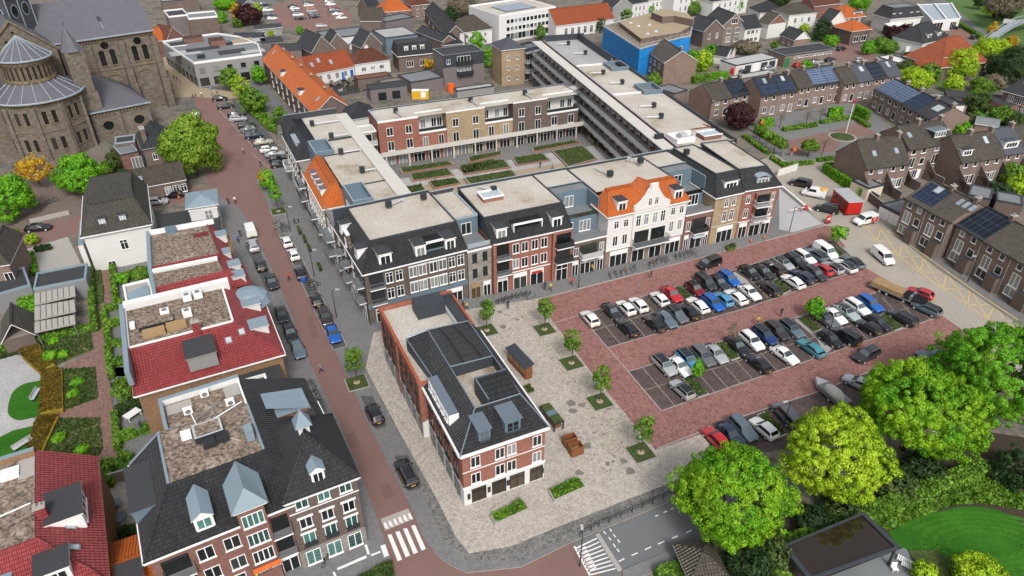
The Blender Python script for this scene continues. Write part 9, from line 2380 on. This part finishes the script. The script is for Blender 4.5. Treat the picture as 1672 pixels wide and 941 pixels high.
small('traffic_cone','left orange cone before the red end house','cone',8,78,285,.12,cone,group='orange cones');small('traffic_cone','right orange cone before the red end house','cone',8,142,268,.12,cone,group='orange cones');small('traffic_cone','orange cone behind the black hatchback near the zinc pavilion','cone',5,872,72,.1,cone,group='orange cones')
small('orange_container','round bright orange container behind the courtyard flats','container',31,688,885,0,lambda b:b.tube((0,0,0),(0,0,2.4),1.15,14,'orange_sign'))
small('site_cabin','yellow cabin with white panel behind the courtyard flats','cabin',31,395,945,0,lambda b:(b.box(-2.4,-1,0,2.4,1,2.4,'yellow_paint',top='white_paint'),b.box(.2,-1.04,.5,1.6,-1.0,2.2,'white_paint')))
for i,(x,y)in enumerate(((770,880),(790,905))):
 small('lounger',['left','right'][i]+' white slatted lounger on the grey terrace by the flooded roof','lounger',12,x,y,.13,lambda b:[b.box(-.9+j*.2,-.32,.3,-.76+j*.2,.32,.36,'white_paint')for j in range(9)]+[b.box(-.9,-.34,.2,.85,-.28,.3,'white_paint'),b.box(-.9,.28,.2,.85,.34,.3,'white_paint')]+[b.box(a,c,0,a+.06,c+.06,.2,'white_paint')for a in(-.85,.75)for c in(-.34,.28)],R(-40),'white loungers')
small('garden_chair','white garden chair left of the loungers','chair',12,715,915,.13,lambda b:[b.box(-.3,-.3,.38,.3,.3,.44,'white_paint'),b.box(-.3,.26,.44,.3,.32,.95,'white_paint')]+[b.box(a,c,0,a+.05,c+.05,.38,'white_paint')for a in(-.3,.25)for c in(-.3,.25)])
small('garden_table','white table with chairs on the hedged table terrace','table',9,602,225,.05,lambda b:[b.box(-1.0,-.6,.7,1.0,.6,.76,'white_paint'),b.box(-.9,-.5,0,-.8,-.4,.7,'white_paint'),b.box(.8,.4,0,.9,.5,.7,'white_paint'),b.box(-.9,.4,0,-.8,.5,.7,'white_paint'),b.box(.8,-.5,0,.9,-.4,.7,'white_paint')],R(60))
small('garden_table','oval grey table on the small roofed yard between the houses','table',9,545,695,.05,lambda b:[b.tube((0,0,.7),(0,0,.76),.8,14,'cladding_blue'),b.tube((0,0,0),(0,0,.7),.08,6,'metal_dark')],0)
small('garden_table','round grey table beside the oval one in the yard','table',9,532,628,.05,lambda b:[b.tube((0,0,.7),(0,0,.76),.6,14,'zinc'),b.tube((0,0,0),(0,0,.7),.08,6,'metal_dark')],0)
small('garden_chair','upper white armchair in the small yard','chair',9,612,625,.05,lambda b:[b.box(-.45,-.4,0,.45,.4,.45,'white_paint'),b.box(-.45,.3,.45,.45,.42,.9,'white_paint')],R(30))
small('garden_chair','lower white armchair in the small yard','chair',9,618,658,.05,lambda b:[b.box(-.45,-.4,0,.45,.4,.45,'white_paint'),b.box(-.45,.3,.45,.45,.42,.9,'white_paint')],R(30))
sheet('yard_floor',PX(9,(470,520),(620,470),(640,690),(480,740)),.03,'pave_tan')
small('garden_table','white table set on the northern walled terrace','table',5,690,352,.05,lambda b:[b.box(-1.1,-.6,.7,1.1,.6,.76,'white_paint'),b.box(-.9,-.5,0,.9,.5,.1,'metal_grey'),b.box(-.1,-.1,.1,.1,.1,.7,'metal_grey')],AZ)
for i,(k,x,y,rz)in enumerate(((9,165,130,100),(9,108,355,60))):
 small('bench',['upper','lower'][i]+' grey bench at the edge of the round lawn','bench',k,x,y,.05,lambda b:[b.box(-1.2,-.25,.4,1.2,.25,.48,'metal_light'),b.box(-1.1,-.2,0,-1.0,.2,.4,'metal_dark'),b.box(1.0,-.2,0,1.1,.2,.4,'metal_dark'),b.box(-1.2,.22,.48,1.2,.28,.9,'metal_light')],R(rz),'garden benches')
small('grey_pillar','slim grey pillar on the table terrace','pillar',9,635,300,.05,lambda b:[b.box(-.35,-.3,0,.35,.3,2.2,'metal_grey'),b.box(-.6,-.4,0,.6,.4,.15,'metal_grey')])
small('letter_box','red letter box at the end of the bright hedge','letter box',32,1385,715,0,lambda b:[b.tube((0,0,0),(0,0,1.8),.6,10,'red_paint'),b.dome(0,0,1.8,.6,.35,10,2,'red_paint')])
small('sign_board','white board on posts in the north-east garden','sign',34,370,500,0,lambda b:[b.box(-2.6,-.06,1.2,2.6,.06,3.0,'white_paint'),b.box(-2.3,-.05,0,-2.2,.05,1.2,'metal_grey'),b.box(2.2,-.05,0,2.3,.05,1.2,'metal_grey')],R(10))
small('sign_board','white board on the park lawn beside the ring road','sign',34,1262,235,0,lambda b:[b.box(-2.6,-.06,.8,2.6,.06,2.4,'white_paint'),b.box(-2.3,-.05,0,-2.2,.05,.8,'metal_grey'),b.box(2.2,-.05,0,2.3,.05,.8,'metal_grey')],R(-40))
small('parking_sign','blue parking sign on the sandy street','sign',1,1035,470,0,lambda b:[b.tube((0,0,0),(0,0,2.6),.06,6,'metal_grey'),b.box(-.4,-.05,2.0,.4,.0,2.8,'blue_paint'),b.box(-.12,-.07,2.15,-.04,-.05,2.65,'white_paint'),b.box(-.04,-.07,2.57,.12,-.05,2.65,'white_paint'),b.box(-.04,-.07,2.37,.12,-.05,2.44,'white_paint'),b.box(.08,-.07,2.44,.14,-.05,2.57,'white_paint')])
small('barrier','red and white barrier by the sunken ramp','barrier',8,320,140,0,lambda b:[b.box(-.1,-.1,0,.1,.1,1.0,'metal_grey'),b.box(-3.0,-.05,.9,1.0,.05,1.05,'white_paint'),b.box(-1.0,-.06,.88,-.2,.06,1.07,'red_paint'),b.dome(1.2,0,.6,.5,.8,8,3,'red_paint')],AZ)
sheet('ramp',PX(8,(215,20),(425,200),(280,240),(215,225)),.135,'bitumen_light',.1)
lines('ramp_wall',[(W(8,215,20),W(8,370,150))],.9,.35,'white_paint')
for i,(k,a,c,h,m,lab)in enumerate(((8,(600,45),(720,140),1.9,'brick_brown','dark brown garden wall beside the red cabin'),(35,(30,860),(110,895),1.8,'render_cream','cream garden wall next to the clipped hedge'),(4,(205,860),(300,830),1.6,'render_offwhite','pale wall with wooden gate at the lane'),(9,(500,525),(615,490),1.6,'wood_grey','dark timber fence above the small yard'),(10,(0,0),(1,1),1,'wood',''),(5,(340,150),(150,195),.9,'concrete','low white wall along the red road'),(31,(470,660),(620,640),1.2,'cladding_dark','dark wall at the roof terrace with flowers'))):
 if not lab:continue
 p,q=W(k,*a),W(k,*c);d=q-p
 o=MB();o.box(0,-.12,0,d.length,.12,h,m,top='concrete');o=o.obj('garden_wall');o.location=(p.x,p.y,0);o.rotation_euler=(0,0,math.atan2(d.y,d.x));tag(o,lab,'wall')
def text(body,size,loc,rot,m,parent,name='lettering',ext=.01):
 cu=bpy.data.curves.new('lettering','FONT');cu.body=body;cu.size=size;cu.extrude=ext;cu.align_x='CENTER';cu.align_y='CENTER'
 o=bpy.data.objects.new(name,cu);COL.objects.link(o)
 dg=bpy.context.evaluated_depsgraph_get();me=bpy.data.meshes.new_from_object(o.evaluated_get(dg));bpy.data.objects.remove(o)
 me.materials.clear();me.materials.append(MATS[m]);o=link(name,me,parent,loc);o.rotation_euler=rot;return o
t_=[o for o in bpy.data.objects if o.get('label')=='white van with red lettering panel beside the red cabin'][0]
for sg in(-1,1):
 b=MB();y=sg*.995
 b.box(-2.2,min(y,y+sg*.01),.5,-.5,max(y,y+sg*.01),1.55,'red_paint');b.obj('red_panel',t_)
 text('V',1.15,(-1.35,sg*1.012,1.0),(PI/2,0,0 if sg<0 else PI),'white_paint',t_)
t_=[o for o in bpy.data.objects if o.get('label')=='white van with yellow load behind the black people carrier'][0]
b=MB();b.dome(-1.7,.2,1.9,.8,.5,8,2,'yellow_paint');b.obj('yellow_cover',t_)
text('YAMMITERKA',.42,(9.45,-1.13,3.05),(PI/2,0,0),'white_paint',S2.root)
b=MB();b.box(8.05,-1.14,2.8,8.3,-1.1,3.3,'yellow_paint');b.slab([(8.0,-1.3,3.4),(10.7,-1.3,3.4),(10.7,-.9,3.55),(8.0,-.9,3.55)],.06,'orange_sign');b.obj('awning',S2.root)
